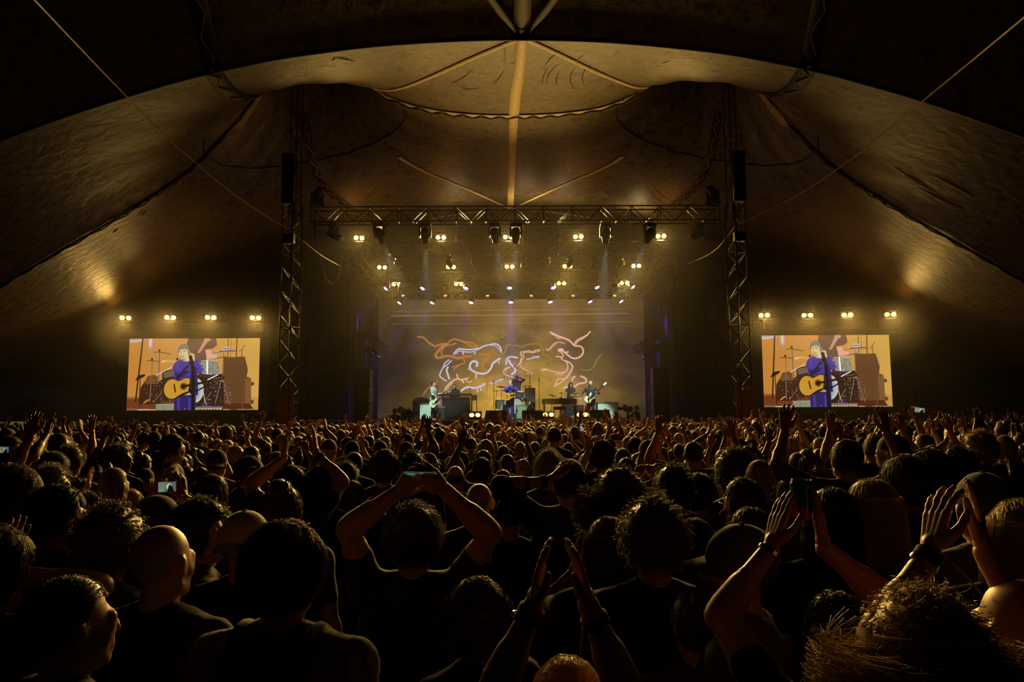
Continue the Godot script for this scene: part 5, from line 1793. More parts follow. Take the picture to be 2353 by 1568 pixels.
func hair_mesh(style: String, seed_: int, dense := 1.0) -> Mesh:
	var r := RandomNumberGenerator.new()
	r.seed = seed_
	var f := FastNoiseLite.new()
	f.seed = seed_
	f.frequency = 1.0
	var S: Dictionary = {
		"short": {"t": 0.012, "lump": 0.006, "lf": 9.0, "n": 1500, "len": 0.030, "curl": 0.2, "up": 0.22},
		"cropped": {"t": 0.004, "lump": 0.001, "lf": 9.0, "n": 1300, "len": 0.008, "curl": 0.1, "up": 0.5},
		"bald": {"t": -0.002, "lump": 0.0, "lf": 9.0, "n": 260, "len": 0.006, "curl": 0.1, "up": 0.8, "recede": 0.35},
		"spiky": {"t": 0.012, "lump": 0.008, "lf": 10.0, "n": 1500, "len": 0.034, "curl": 0.2, "up": 0.8},
		"wavy": {"t": 0.026, "lump": 0.014, "lf": 7.0, "n": 1700, "len": 0.075, "curl": 0.8, "up": 0.10},
		"curly": {"t": 0.034, "lump": 0.020, "lf": 11.0, "n": 900, "len": 0.034, "curl": 5.0, "up": 0.7},
		"afro": {"t": 0.060, "lump": 0.022, "lf": 9.0, "n": 1000, "len": 0.036, "curl": 5.0, "up": 1.0},
		"long": {"t": 0.016, "lump": 0.007, "lf": 6.0, "n": 900, "len": 0.08, "curl": 0.3, "up": 0.05, "curtain": 0.34},
		"long_curly": {"t": 0.034, "lump": 0.020, "lf": 10.0, "n": 800, "len": 0.036, "curl": 4.5, "up": 0.6, "curtain": 0.27},
		"bob": {"t": 0.020, "lump": 0.008, "lf": 6.0, "n": 900, "len": 0.08, "curl": 0.3, "up": 0.05, "curtain": 0.17},
		"bun": {"t": 0.009, "lump": 0.004, "lf": 8.0, "n": 900, "len": 0.05, "curl": 0.4, "up": 0.15, "bun": 0.05},
		"ponytail": {"t": 0.009, "lump": 0.004, "lf": 8.0, "n": 900, "len": 0.05, "curl": 0.3, "up": 0.1, "tail": 0.3},
		"under_cap": {"t": 0.006, "lump": 0.003, "lf": 8.0, "n": 260, "len": 0.02, "curl": 0.2, "up": 0.2, "recede": -2.0},
	}[style]
	var recede: float = S.get("recede", 0.0)
	var under: bool = style == "under_cap"
	var m := MB.new()
	var rings := 22
	var segs := 30
	var P := PackedVector3Array()
	var N := PackedVector3Array()
	for i in rings + 1:
		var th := PI * i / rings
		for j in segs:
			var a := TAU * j / segs
			var d := Vector3(sin(th) * cos(a), cos(th), sin(th) * sin(a))
			var h := hairy(d, recede) if not under else hairy(d) * smoothstep(0.25, 0.05, d.y)
			var t: float = S.t + S.lump * f.get_noise_3dv(d * S.lf)
			if style == "bald": h *= smoothstep(0.45, 0.2, d.y)
			var rr := SKULL + Vector3.ONE * lerpf(-0.012, t, h)
			P.append(SKULL_AT + d * rr)
			N.append((d / rr).normalized())
	m.grid(P, N, rings + 1, segs, false, true)
	if S.lump > 0.006:   # normals that follow the lumps
		for i in range(1, rings):
			for j in segs:
				var c := i * segs + j
				var gx := P[i * segs + (j + 1) % segs] - P[i * segs + (j + segs - 1) % segs]
				var gy := P[(i + 1) * segs + j] - P[(i - 1) * segs + j]
				var nn := gy.cross(gx).normalized()
				if nn.dot(N[c]) < 0: nn = -nn
				m.n[c] = nn
	# a falling curtain of hair behind and beside the head
	if S.has("curtain"):
		var L: float = S.curtain
		var rows := 12
		var cols := 22
		for side in 2:
			var Q := PackedVector3Array()
			var M2 := PackedVector3Array()
			for i in rows:
				var t := float(i) / (rows - 1)
				for j in cols:
					var u := (float(j) / (cols - 1) - 0.5) * 2.0
					var a := u * 1.95
					var bulge := 1.0 + 0.22 * sin(t * 2.6) + (0.12 if style == "long_curly" else 0.0)
					var rx: float = (SKULL.x + S.t) * bulge
					var rz: float = (SKULL.z + S.t) * lerpf(1.0, 0.72, t)
					var w: float = 1.0 + (0.05 + S.lump * 3.0) * f.get_noise_3d(a * 3.0, t * (6.0 if style == "long_curly" else 2.0), 4.0)
					if side == 1: w *= 0.86
					var y: float = 0.05 - L * t * (1.0 - 0.12 * absf(u)) - 0.01 * f.get_noise_2d(a * 14.0, 3.0)
					var o := Vector3(sin(a), 0, cos(a))
					Q.append(SKULL_AT + Vector3(o.x * rx * w, y, o.z * rz * w))
					M2.append(o if side == 0 else -o)
			m.grid(Q, M2, rows, cols)
		for k in int(700 * dense):
			var a := r.randf_range(-1.95, 1.95)
			var pts := []
			var t0 := r.randf_range(0.0, 0.55)
			var t1 := minf(1.06, t0 + r.randf_range(0.35, 0.8))
			var ph := r.randf() * TAU
			for q in 6:
				var t := lerpf(t0, t1, q / 5.0)
				var bulge := 1.0 + 0.22 * sin(t * 2.6) + (0.12 if style == "long_curly" else 0.0)
				var w := 1.02 + 0.05 * r.randf()
				var wob: float = S.curl * 0.02
				var o := Vector3(sin(a), 0, cos(a))
				pts.append(SKULL_AT + Vector3(o.x * (SKULL.x + S.t) * bulge * w + wob * sin(ph + q * 1.9), 0.05 - L * t * (1.0 - 0.06 * absf(a)), o.z * (SKULL.z + S.t) * lerpf(1.0, 0.72, t) * w + wob * cos(ph + q * 1.9)))
			m.tube(pts, [0.0008, 0.0011, 0.0011, 0.0010, 0.0008, 0.0004], 3, false)
	if S.has("bun"):
		var c := SKULL_AT + Vector3(0.0, 0.085, 0.075)
		var b := S.bun as float
		var Pb := PackedVector3Array()
		var Nb := PackedVector3Array()
		for i in 11:
			for j in 14:
				var d := Vector3(sin(PI * i / 10.0) * cos(TAU * j / 14.0), cos(PI * i / 10.0), sin(PI * i / 10.0) * sin(TAU * j / 14.0))
				Pb.append(c + d * b * (1.0 + 0.3 * f.get_noise_3dv(d * 5.0)))
				Nb.append(d)
		m.grid(Pb, Nb, 11, 14, false, true)
		for k in int(160 * dense):
			var d := Vector3(r.randfn(), r.randfn(), r.randfn()).normalized()
			var t := d.cross(Vector3(r.randfn(), r.randfn(), r.randfn())).normalized()
			m.tube([c + d * b, c + (d + t * 0.5).normalized() * b * 1.14, c + (d + t).normalized() * b * 1.1], [0.0018, 0.0015, 0.0006], 3, false)
	if S.has("tail"):
		var L: float = S.tail
		for k in int(150 * dense):
			var j := Vector3(r.randfn(), r.randfn() * 0.6, r.randfn()) * 0.010
			m.tube(smooth_line([SKULL_AT + Vector3(0, 0.05, 0.095) + j, SKULL_AT + Vector3(0, 0.055, 0.14) + j * 1.6, SKULL_AT + Vector3(0, 0.0, 0.17) + j * 2.4, SKULL_AT + Vector3(0, -L * 0.5, 0.15) + j * 2.6, SKULL_AT + Vector3(0, -L, 0.13) + j * 2.0], 2), 0.0035, 3, false)
	for k in int(S.n * dense):
		var d := Vector3(r.randfn(), r.randfn(), r.randfn()).normalized()
		var h := hairy(d, recede)
		if under: h *= float(d.y < 0.12 and d.y > -0.7)
		if style == "bald" and d.y > 0.35: continue
		if h < 0.5: continue
		var t: float = S.t + S.lump * f.get_noise_3dv(d * S.lf)
		var root := SKULL_AT + d * (SKULL + Vector3.ONE * (t - 0.003))
		var flow := (Vector3(0, -0.75, 0.25) - d * d.dot(Vector3(0, -0.75, 0.25))).normalized()
		if d.y > 0.8: flow = Vector3(r.randfn(), 0, r.randfn()).normalized()
		var e1 := flow
		var e2 := d.cross(flow)
		var dir: Vector3 = (d * S.up + flow * (1.0 - S.up * 0.5) + Vector3(r.randfn(), r.randfn(), r.randfn()) * 0.14).normalized()
		var L: float = S.len * r.randf_range(0.6, 1.35)
		var ph := r.randf() * TAU
		var pts := []
		var rad: Array
		if S.curl > 1.0:
			for q in 9:
				var s := q / 8.0
				var c: float = 0.0085 * minf(1.0, s * 3.0)
				pts.append(root + (d * 0.7 + flow * 0.4) * L * s + (e1 * cos(ph + s * S.curl * 2.2) * 0.8 + d * 0.4 * cos(ph + s * S.curl * 2.2) + e2 * sin(ph + s * S.curl * 2.2)) * c)
			rad = [0.0011, 0.0012, 0.0012, 0.0012, 0.0011, 0.0011, 0.0010, 0.0008, 0.0004]
		else:
			var dd := d
			var way := flow
			var wave: float = S.curl * 0.006
			for q in 5:
				var s := q / 4.0
				var tt: float = S.t + S.lump * f.get_noise_3dv(dd * S.lf)
				pts.append(SKULL_AT + dd * (SKULL + Vector3.ONE * (tt - 0.002 + L * S.up * s + 0.004 * sin(s * 2.6))) + e2 * wave * sin(ph + s * 5.0))
				way = (way * 0.7 + Vector3(0, -0.75, 0.25) * 0.3)
				way = (way - dd * dd.dot(way)).normalized()
				dd = (dd + way * L * 2.4).normalized()
			rad = [0.0010, 0.0010, 0.0009, 0.0007, 0.0003]
		m.tube(pts, rad, 3, false)
	return m.mesh()


func cap_mesh(kind: String) -> MB:
	var m := MB.new()
	var rings := 14
	var segs := 28
	var P := PackedVector3Array()
	var N := PackedVector3Array()
	var low := {"cap": 0.02, "beanie": -0.25, "sun_hat": 0.05, "flat_cap": 0.05}[kind] as float
	for i in rings + 1:
		var t := float(i) / rings
		var el := lerpf(PI / 2, asin(low), t)
		for j in segs:
			var a := TAU * j / segs
			var d := Vector3(cos(el) * cos(a), sin(el), cos(el) * sin(a))
			var g := Vector3.ONE * (0.016 if kind != "beanie" else 0.014)
			if kind == "flat_cap": g += Vector3(0.012, -0.012, 0.012)
			if kind == "sun_hat": g.y += 0.012
			if kind == "cap": g += Vector3.ONE * 0.003 * cos(a * 6.0) * sin(t * PI)
			P.append(SKULL_AT + d * (SKULL + g))
			N.append((d / (SKULL + g)).normalized())
	m.grid(P, N, rings + 1, segs, false, true)
	if kind == "beanie":
		var b := []
		for j in 25: b.append(SKULL_AT + Vector3(cos(TAU * j / 24.0) * 0.092, -0.028, sin(TAU * j / 24.0) * 0.112))
		m.tube(b, 0.013, 6, false)
	else:
		m.ball(SKULL_AT + Vector3(0, SKULL.y + 0.017, 0), Vector3(0.009, 0.005, 0.009), Basis(), 5, 8)
	if kind == "cap" or kind == "flat_cap":
		var L := 0.075 if kind == "cap" else 0.035
		for s in [1.0, -1.0]:
			var Q := PackedVector3Array()
			var M2 := PackedVector3Array()
			for i in 6:
				var t := i / 5.0
				for j in 13:
					var a := (j / 12.0 - 0.5) * 2.5
					var R := Vector3(0.093 + 0.0 * t, 0, 0.113 + L * t * cos(a * 0.62))
					Q.append(SKULL_AT + Vector3(sin(a) * R.x, 0.004 - 0.024 * t - 0.05 * pow(absf(sin(a)), 2.0) * 0.5 + 0.0015 * s, -cos(a) * R.z))
					M2.append(Vector3(0, s, 0))
			m.grid(Q, M2, 6, 13)
	if kind == "sun_hat":
		m.lathe([Vector2(0.098, 0.0), Vector2(0.15, -0.018), Vector2(0.18, -0.035), Vector2(0.18, -0.038), Vector2(0.15, -0.022), Vector2(0.096, -0.006)], 30, Transform3D(Basis(), SKULL_AT + Vector3(0, 0.006, 0)))
	return m


# ---------------------------------------------------------------- the crowd

var figures := {}
var hair_cache := {}
var people := []            # every person built as an individual: {x, z, px, py, label, root, look, pose}
const CROWD := "standing concert crowd"
# hand built people: key, head middle x, head top y, distance, yaw in degrees, pose, hair, hair colour, hat, shirt, options, label
var HEROES := [
	["a", 172, 1316, 1.95, -38, "still", "cropped", "dark", "", "olive", {}, "short-cropped man with bare ear, lowest head in the corner on the marquee side"],
	["b", 659, 1190, 2.15, -8, "still", "wavy", "brown", "", "pale stripe", {"wide": 1.12, "vest": true}, "broad person with thick wavy hair in dark vest over pale sleeves"],
	["c", 380, 1195, 2.45, -14, "still", "bald", "grey", "", "black", {"wide": 1.06}, "bald man in dark shirt between the curly-haired man and the dark-vested person"],
	["d", 255, 1160, 2.8, -20, "turned_other", "curly", "brown", "", "grey", {"collar": true}, "curly-haired man with pale collar just behind the bald man"],
	["e", 138, 1115, 3.2, -22, "still", "short", "dark", "", "grey", {}, "dark-haired man with sunglasses pushed up on his head, in grey shirt", "sunglasses"],
	["f", 32, 1064, 3.4, -55, "turned_other", "wavy", "brown", "", "black", {}, "wavy-haired person in profile at the picture's edge below the marquee"],
	["g", 122, 1062, 4.9, -40, "still", "spiky", "grey", "", "grey", {}, "grey spiky-haired man with visible ear behind the sunglasses-topped head"],
	["h", 265, 1072, 5.2, -10, "still", "cropped", "grey", "", "black", {}, "tall narrow cropped head standing behind the person holding up a phone"],
	["i", 468, 1148, 3.3, -60, "still", "curly", "dark", "", "maroon", {}, "woman with curly dark side-swept hair facing the singer, bare shoulders"],
	["j", 568, 1175, 3.0, -12, "still", "under_cap", "grey", "cap_back", "black", {}, "person in pale cap turned backwards beside the broad dark-vested person"],
	["k", 649, 1113, 3.6, 10, "still", "bun", "brown", "", "black", {}, "person with curly brown bun tied on top of the head"],
	["l", 367, 1137, 3.3, 0, "film_low", "under_cap", "dark", "beanie", "black", {}, "person in dark knit cap filming with a raised bright phone"],
	["m", 952, 1147, 2.95, 0, "film_centre", "spiky", "dark", "", "black", {"wide": 1.05}, "man with both elbows wide, holding a phone above his spiky dark hair"],
	["n", 1170, 1135, 4.3, 4, "still", "cropped", "dark", "", "black", {}, "man with shaved round head just beside the filming man's elbow"],
	["o", 1100, 1105, 4.4, 12, "still", "bald", "grey", "", "black", {}, "balding man wearing glasses behind the filming man's raised arm", "glasses"],
	["p", 810, 1104, 5.4, 0, "still", "short", "brown", "", "navy", {}, "person with short hair and bare neck before the filming man's elbow"],
	["q", 1257, 1028, 5.4, 12, "still", "spiky", "grey", "", "grey", {}, "tall person with light spiky hair and pale shoulder behind the hand-on-head man"],
	["r", 1308, 1056, 4.3, 8, "hand_on_head", "short", "dark", "", "denim", {"wide": 1.1, "sleeve": 1.5, "collar": true}, "man in jacket with one hand laid on top of his head"],
	["s", 1422, 1075, 3.9, 0, "still", "long_curly", "brown", "", "black", {}, "woman with big rounded curly hair falling to her shoulders"],
	["t", 1499, 1149, 2.75, 0, "still", "curly", "brown", "", "black", {"wide": 1.06}, "person in black T-shirt with wild curls standing out round the head"],
	["u", 1396, 1190, 3.1, 8, "clap_face", "long", "brown", "", "black", {}, "woman with long straight hair and fingers raised beside the wild curls"],
	["v", 1593, 1192, 3.5, 0, "clap_face", "long", "dark", "", "black", {}, "long dark-haired woman between the wild curls and the grey cap"],
	["w", 1690, 1207, 2.4, 62, "still", "under_cap", "brown", "cap", "grey", {}, "person in grey peaked cap turned sideways, the peak pointing towards the singer"],
	["x", 1703, 1098, 3.9, 20, "still", "short", "dark", "", "black", {}, "dark-haired man wearing glasses behind the grey peaked cap", "glasses"],
	["y", 1741, 1051, 4.7, 0, "still", "bald", "grey", "", "grey", {}, "bald man standing beside the bushy afro below the bass side mast"],
	["z", 1688, 1041, 5.0, 10, "still", "afro", "brown", "", "black", {}, "person with bushy round afro standing below the bass side mast"],
	["ba", 1722, 1168, 3.3, 0, "still", "long", "brown", "", "black", {}, "long brown-haired person directly behind the grey peaked cap"],
	["bb", 1547, 1068, 4.6, 0, "still", "curly", "dark", "", "black", {}, "curly dark head behind the wild curls, slightly towards the bass side"],
	["bc", 1605, 1085, 4.9, 0, "turned", "wavy", "dark", "", "olive", {}, "wavy-haired woman in olive top behind the long dark-haired woman"],
	["bd", 1098, 1326, 2.35, 35, "turned", "bob", "brown", "", "black", {"tilt": -0.2}, "woman with bobbed hair looking down, in front of the filming man"],
	["be", 1302, 1506, 1.95, 0, "clap_front", "short", "blond", "", "pale stripe", {}, "blond person at the bottom edge clapping both raised hands"],
	["bf", 1597, 1350, 2.45, 10, "still", "bun", "brown", "", "maroon", {}, "woman with hair twisted up, below the grey peaked cap"],
	["bg", 1915, 1358, 2.0, 6, "can_high", "short", "dark", "", "black", {}, "dark-haired person holding up a green drink can in both hands"],
	["bh", 1908, 1123, 3.1, 0, "still", "long", "dark", "", "black", {}, "person with long dark hair behind the green drink can"],
	["bi", 1998, 1103, 3.1, 0, "still", "long", "blond", "", "grey", {}, "person with long straight fair hair beside the green drink can"],
	["bj", 2074, 1043, 3.9, 38, "turned", "wavy", "brown", "", "black", {"wide": 1.05}, "tall wavy-haired man with bare neck and lit cheek in black T-shirt"],
	["bk", 2130, 1028, 4.4, 0, "still", "wavy", "dark", "", "black", {}, "dark wavy-haired person just behind the tall man with bare neck"],
	["bl", 2199, 1030, 4.7, 20, "turned", "curly", "dark", "", "navy", {}, "dark curly-haired person in navy, before the tent wall on the bass side"],
	["bm", 2046, 1000, 5.8, 40, "still", "under_cap", "dark", "cap_back", "grey", {}, "person in dark cap worn backwards between the raised forearms and the bass side"],
	["bn", 2252, 1088, 2.9, -10, "still", "under_cap", "brown", "cap", "grey", {"wide": 1.08}, "person in wide grey cap behind the big clapping hands"],
	["bo", 2108, 1346, 1.62, -4, "clap_band", "long_curly", "blond", "", "black", {"band": true}, "fair-haired woman with a cord round her head, big clapping hands raised"],
	["bp", 2330, 1314, 1.8, 12, "still", "bald", "grey", "", "olive", {}, "bald man with large ear at the edge on the bass side"],
	["bq", 2338, 1150, 2.6, -20, "still", "long", "blond", "", "black", {}, "person with long loose fair hair at the edge behind the bald man"],
	["br", 1940, 1010, 4.6, 0, "arms_wide", "short", "dark", "", "tie dye", {"sleeve": 1.4}, "person in patterned sleeves with both forearms raised below the bass side screen"],
	["bs", 2006, 1000, 7.2, 0, "arms_wide", "short", "brown", "", "black", {}, "person whose two long arms reach up before the bass side screen"],
	["bt", 60, 990, 7.0, -30, "still", "bob", "blond", "", "grey", {}, "fair bob-haired person below the marquee, turned towards the stage"],
	["bu", 128, 1038, 5.6, 0, "arm_up_other", "short", "dark", "", "black", {}, "dark person with one straight arm high before the marquee"],
	["bv", -14, 1200, 2.35, -5, "hand_edge", "wavy", "dark", "", "grey", {}, "person cut off by the frame edge, one hand raised with spread fingers"],
	["bw", 668, 1070, 4.7, 0, "clap_high", "long", "dark", "", "black", {}, "long dark-haired woman clapping high, a dark strap round her wrist"],
	["bx", 735, 1071, 4.9, 0, "still", "long", "dark", "", "black", {}, "first of two long-haired women side by side below the keyboard side mast"],
	["by", 760, 1074, 5.3, 0, "still", "long", "brown", "", "grey", {}, "second of two long-haired women side by side, farther from the mast"],
	["bz", 883, 1032, 5.9, 0, "still", "wavy", "brown", "", "black", {}, "person with a big mop of wavy hair below the guitarist"],
	["ca", 948, 1032, 6.0, 0, "still", "spiky", "dark", "", "black", {}, "square brush-cut dark head just above the held-up phone"],
	["cb", 23, 1004, 6.2, -60, "filming", "bob", "dark", "", "black", {}, "person in glasses in profile holding a lit phone at the frame edge", "glasses"],
	["cc", 400, 998, 6.6, -70, "turned_other", "short", "dark", "", "grey", {}, "tall man in full profile below the keyboard side screen"],
	["cd", 490, 1092, 4.9, -20, "still", "long", "brown", "", "black", {}, "woman with long straight brown hair behind the side-swept curls"],
]
# heads seen farther back: x, top, width
var HEADS := [
	[20, 984, 28], [163, 1022, 50], [140, 994, 35], [355, 991, 28], [275, 1020, 45], [243, 1027, 28], [390, 1042, 25], [330, 1040, 38], [500, 1032, 45], [580, 1022, 38], [575, 1050, 50],
	[555, 1117, 60], [462, 1073, 38], [428, 1073, 38], [335, 1075, 42], [303, 1122, 55], [207, 1129, 44], [82, 1116, 58], [60, 1167, 60], [38, 1048, 33], [122, 1040, 28], [873, 1012, 32], [935, 996, 32], [934, 1014, 35],
	[995, 1013, 30], [1012, 984, 26], [1037, 993, 28], [973, 966, 24], [800, 1002, 32], [756, 1009, 36], [725, 995, 24], [687, 1002, 24], [677, 1022, 34], [636, 984, 24], [657, 1042, 38], [781, 1060, 33], [782, 1032, 34],
	[996, 1053, 35], [1036, 1048, 32], [1047, 1065, 48], [1108, 1049, 45], [1154, 1078, 46], [1164, 1043, 35], [1006, 1037, 28], [1149, 991, 20], [863, 1137, 45], [1295, 1025, 26], [1382, 1014, 46], [1443, 1004, 28], [1488, 1010, 40],
	[1509, 1026, 38], [1547, 1012, 26], [1593, 1010, 45], [1432, 1030, 38], [1463, 1038, 38], [1440, 1050, 48], [1517, 1058, 46], [1587, 1050, 42], [1369, 1061, 45], [1356, 1083, 40], [1509, 1114, 66], [1374, 970, 25], [1274, 982, 30],
	[1213, 992, 24], [1228, 1014, 26], [1195, 1012, 28], [1547, 979, 20], [1560, 992, 26], [1642, 999, 28], [1739, 964, 18], [1769, 970, 24], [1754, 1015, 30], [1721, 1034, 30], [1898, 971, 28], [1814, 1004, 33],
	[1809, 1022, 30], [1852, 1030, 38], [1791, 1053, 44], [1817, 1088, 55], [1832, 1078, 38], [1998, 1045, 33], [2005, 994, 30], [2016, 1007, 24], [2199, 988, 40], [2263, 953, 42], [2245, 996, 56], [2230, 953, 22], [2306, 997, 45],
	[2324, 1063, 40], [2322, 1109, 48], [2133, 966, 36], [2176, 958, 24], [2299, 968, 32], [2225, 1022, 44], [2232, 1068, 60], [2330, 1030, 40],
]
const ZONES := [[150, "the marquee"], [290, "the keyboard side gap"], [600, "the keyboard side screen"], [720, "the keyboard side mast"], [870, "the keyboard side scaffold"], [1000, "the guitarist"], [1120, "the keyboards"],
	[1240, "the singer"], [1330, "the drums"], [1440, "the bass player"], [1560, "the bass side wing"], [1680, "the bass side scaffold"], [1740, "the bass side mast"], [2060, "the bass side screen"], [9999, "the bass side wall"]]


func ordinal(k: int) -> String:   # 0 is first
	if k < 14: return ORD[k]
	var tens := ["", "", "twenty", "thirty", "forty", "fifty", "sixty"]
	var teens := {14: "fifteenth", 15: "sixteenth", 16: "seventeenth", 17: "eighteenth", 18: "nineteenth"}
	if teens.has(k): return teens[k]
	var n := k + 1
	if n % 10 == 0: return ["", "", "twentieth", "thirtieth", "fortieth", "fiftieth", "sixtieth"][n / 10]
	return tens[n / 10] + "-" + ORD[n % 10 - 1]


func stand_at(px: float, top: float, d: float, yaw: float, bulk := 0.02) -> Transform3D:
	# where a person stands whose head top shows at that pixel: distance is eased until the height is a person's
	var p := U(px, top, d)
	for k in 40:
		p = U(px, top, d)
		if p.y > 1.95: d *= 1.02 if top > 950 else 0.98
		elif p.y < 1.56: d *= 0.98 if top > 950 else 1.02
		else: break
	var s := clampf((p.y - bulk) / 1.758, 0.86, 1.12)
	return Transform3D(Basis(Vector3.UP, deg_to_rad(yaw)).scaled(Vector3.ONE * s), Vector3(p.x, 0, -d))


func arm_to(t: Transform3D, w: Vector3, tip: Vector3, palm: Vector3, pole: Vector3, kind: String) -> Array:
	var i := t.affine_inverse()
	var lw := i * w
	return [lw, pole, (i * tip - lw).normalized(), palm, kind]


func crowd_materials() -> void:
	for q in [["skin", Color(0.70, 0.50, 0.38)], ["tanned skin", Color(0.58, 0.39, 0.27)], ["deep skin", Color(0.36, 0.23, 0.16)]]:
		var m := mat(q[0], q[1], 0.48)
		m.rim_enabled = true
		m.rim = 0.25
		m.rim_tint = 0.6
	for q in [["dark hair", Color(0.12, 0.085, 0.065)], ["brown hair", Color(0.27, 0.17, 0.10)], ["blond hair", Color(0.66, 0.52, 0.32)], ["grey hair", Color(0.52, 0.48, 0.43)]]:
		var m := mat(q[0], q[1], 0.46)
		m.metallic_specular = 0.5
		m.rim_enabled = true
		m.rim = 1.0
		m.rim_tint = 0.7
		m.backlight_enabled = true
		m.backlight = Color(0.32, 0.28, 0.24)
	for q in [["black", Color(0.045, 0.043, 0.042)], ["navy", Color(0.07, 0.08, 0.13)], ["grey", Color(0.26, 0.25, 0.24)], ["maroon", Color(0.26, 0.09, 0.08)], ["olive", Color(0.20, 0.20, 0.12)], ["denim", Color(0.11, 0.13, 0.18)], ["white", Color(0.62, 0.60, 0.56)]]:
		var m := mat(q[0] + " cotton", q[1], 0.85)
		m.rim_enabled = true
		m.rim = 0.6
	var st := mat("pale stripe cotton", Color(1, 1, 1), 0.8)
	var im := Image.create(64, 4, false, Image.FORMAT_RGB8)
	for x in 64:
		for y in 4: im.set_pixel(x, y, Color(0.46, 0.42, 0.36) if x % 16 < 12 else Color(0.25, 0.2, 0.17))
	st.albedo_texture = ImageTexture.create_from_image(im)
	st.uv1_triplanar = true
	st.uv1_scale = Vector3(6, 6, 6)
	var td := mat("tie dye cotton", Color(1, 1, 1), 0.8)
	td.albedo_texture = noise_tex(0.03, 77, [Color(0.06, 0.09, 0.11), Color(0.36, 0.38, 0.32), Color(0.10, 0.16, 0.17), Color(0.45, 0.42, 0.33), Color(0.08, 0.1, 0.12)], 256, FastNoiseLite.TYPE_SIMPLEX_SMOOTH, 4, 30.0)
	td.uv1_triplanar = true
	td.uv1_scale = Vector3(2.5, 2.5, 2.5)
	mat("phone body", Color(0.03, 0.03, 0.035), 0.3)


func head_look(pose: Dictionary, turn_more := 0.0) -> Dictionary:
	var p := pose.duplicate()
	p.turn = p.get("turn", 0.0) + turn_more
	return p


func queue_crowd() -> void:
	crowd_materials()
	for k in ["still", "turned", "turned_other", "crossed", "clap_high", "clap_face", "arm_up", "arm_up_other", "arms_wide", "filming", "hand_on_head"]:
		figures[k] = figure_jobs(pose_of(k), {})
	for k in ["still", "turned", "turned_other", "clap_face"]:
		figures[k + "_near"] = figure_jobs(pose_of(k), {"fine": true, "cell": 0.012})
	for h in HEROES:
		var t := stand_at(h[1], h[2], h[3], h[4])
		var custom: Dictionary = {}
		var d: float = -t.origin.z
		match h[5]:
			"film_centre":
				custom = pose_of("filming")
				custom.l = arm_to(t, U(918, 1118, d - 0.22), U(958, 1076, d - 0.34), Vector3(0.5, 0, -1), Vector3(-1, -0.25, -0.1), "hold")
				custom.r = arm_to(t, U(1018, 1112, d - 0.22), U(975, 1074, d - 0.34), Vector3(-0.5, 0, -1), Vector3(1, -0.25, -0.1), "hold")
			"film_low":
				custom = pose_of("filming")
				custom.l = arm_to(t, U(350, 1150, d + 0.28), U(368, 1098, d + 0.3), Vector3(1, 0, -0.6), Vector3(-1, -0.5, 0), "hold")
				custom.r = arm_to(t, U(420, 1150, d + 0.28), U(405, 1098, d + 0.3), Vector3(-1, 0, -0.6), Vector3(1, -0.5, 0), "hold")
			"clap_front":
				custom = pose_of("clap_high")
				custom.l = arm_to(t, U(1228, 1398, d - 0.15), U(1258, 1225, d - 0.2), Vector3(1, 0, 0.2), Vector3(-1, -0.6, 0), "flat")
				custom.r = arm_to(t, U(1350, 1396, d - 0.15), U(1308, 1225, d - 0.2), Vector3(-1, 0, 0.2), Vector3(1, -0.6, 0), "flat")
			"can_high":
				custom = pose_of("clap_high")
				custom.l = arm_to(t, U(1772, 1268, d + 0.14), U(1806, 1135, d + 0.16), Vector3(1, 0.0, -0.2), Vector3(-1, -0.5, 0), "flat")
				custom.r = arm_to(t, U(1895, 1268, d + 0.14), U(1872, 1140, d + 0.16), Vector3(-1, 0.0, -0.2), Vector3(1, -0.6, 0), "flat")
			"clap_band":
				custom = pose_of("clap_high")
				custom.l = arm_to(t, U(2140, 1248, d + 0.24), U(2166, 1096, d + 0.26), Vector3(1, 0, -0.35), Vector3(-1, -0.5, 0), "spread")
				custom.r = arm_to(t, U(2262, 1255, d + 0.24), U(2240, 1136, d + 0.28), Vector3(-1, 0, -0.4), Vector3(1, -0.6, 0), "flat")
			"hand_edge":
				custom = pose_of("still")
				custom.r = arm_to(t, U(34, 1308, d + 0.1), U(36, 1205, d + 0.1), Vector3(0.3, 0, -1), Vector3(1, -0.8, 0), "spread")
			"clap_high", "arms_wide", "arm_up_other", "filming", "hand_on_head":
				if h[3] < 5.0: custom = pose_of(h[5])
		if custom.size() or h[10].has("wide") or h[10].has("sleeve") or h[10].has("collar") or h[10].has("tilt"):
			if custom.is_empty(): custom = pose_of(h[5])
			if h[10].has("tilt"): custom.tilt = h[10].tilt
			var o: Dictionary = h[10].duplicate()
			o.fine = true
			o.cell = 0.012
			figures["hero_" + h[0]] = figure_jobs(custom, o)


func get_hair(style: String, seed_: int, dense: float) -> Mesh:
	var key := "%s_%d_%d" % [style, seed_, int(dense * 10)]
	if not hair_cache.has(key): hair_cache[key] = hair_mesh(style, seed_, dense)
	return hair_cache[key]


var worn := {}

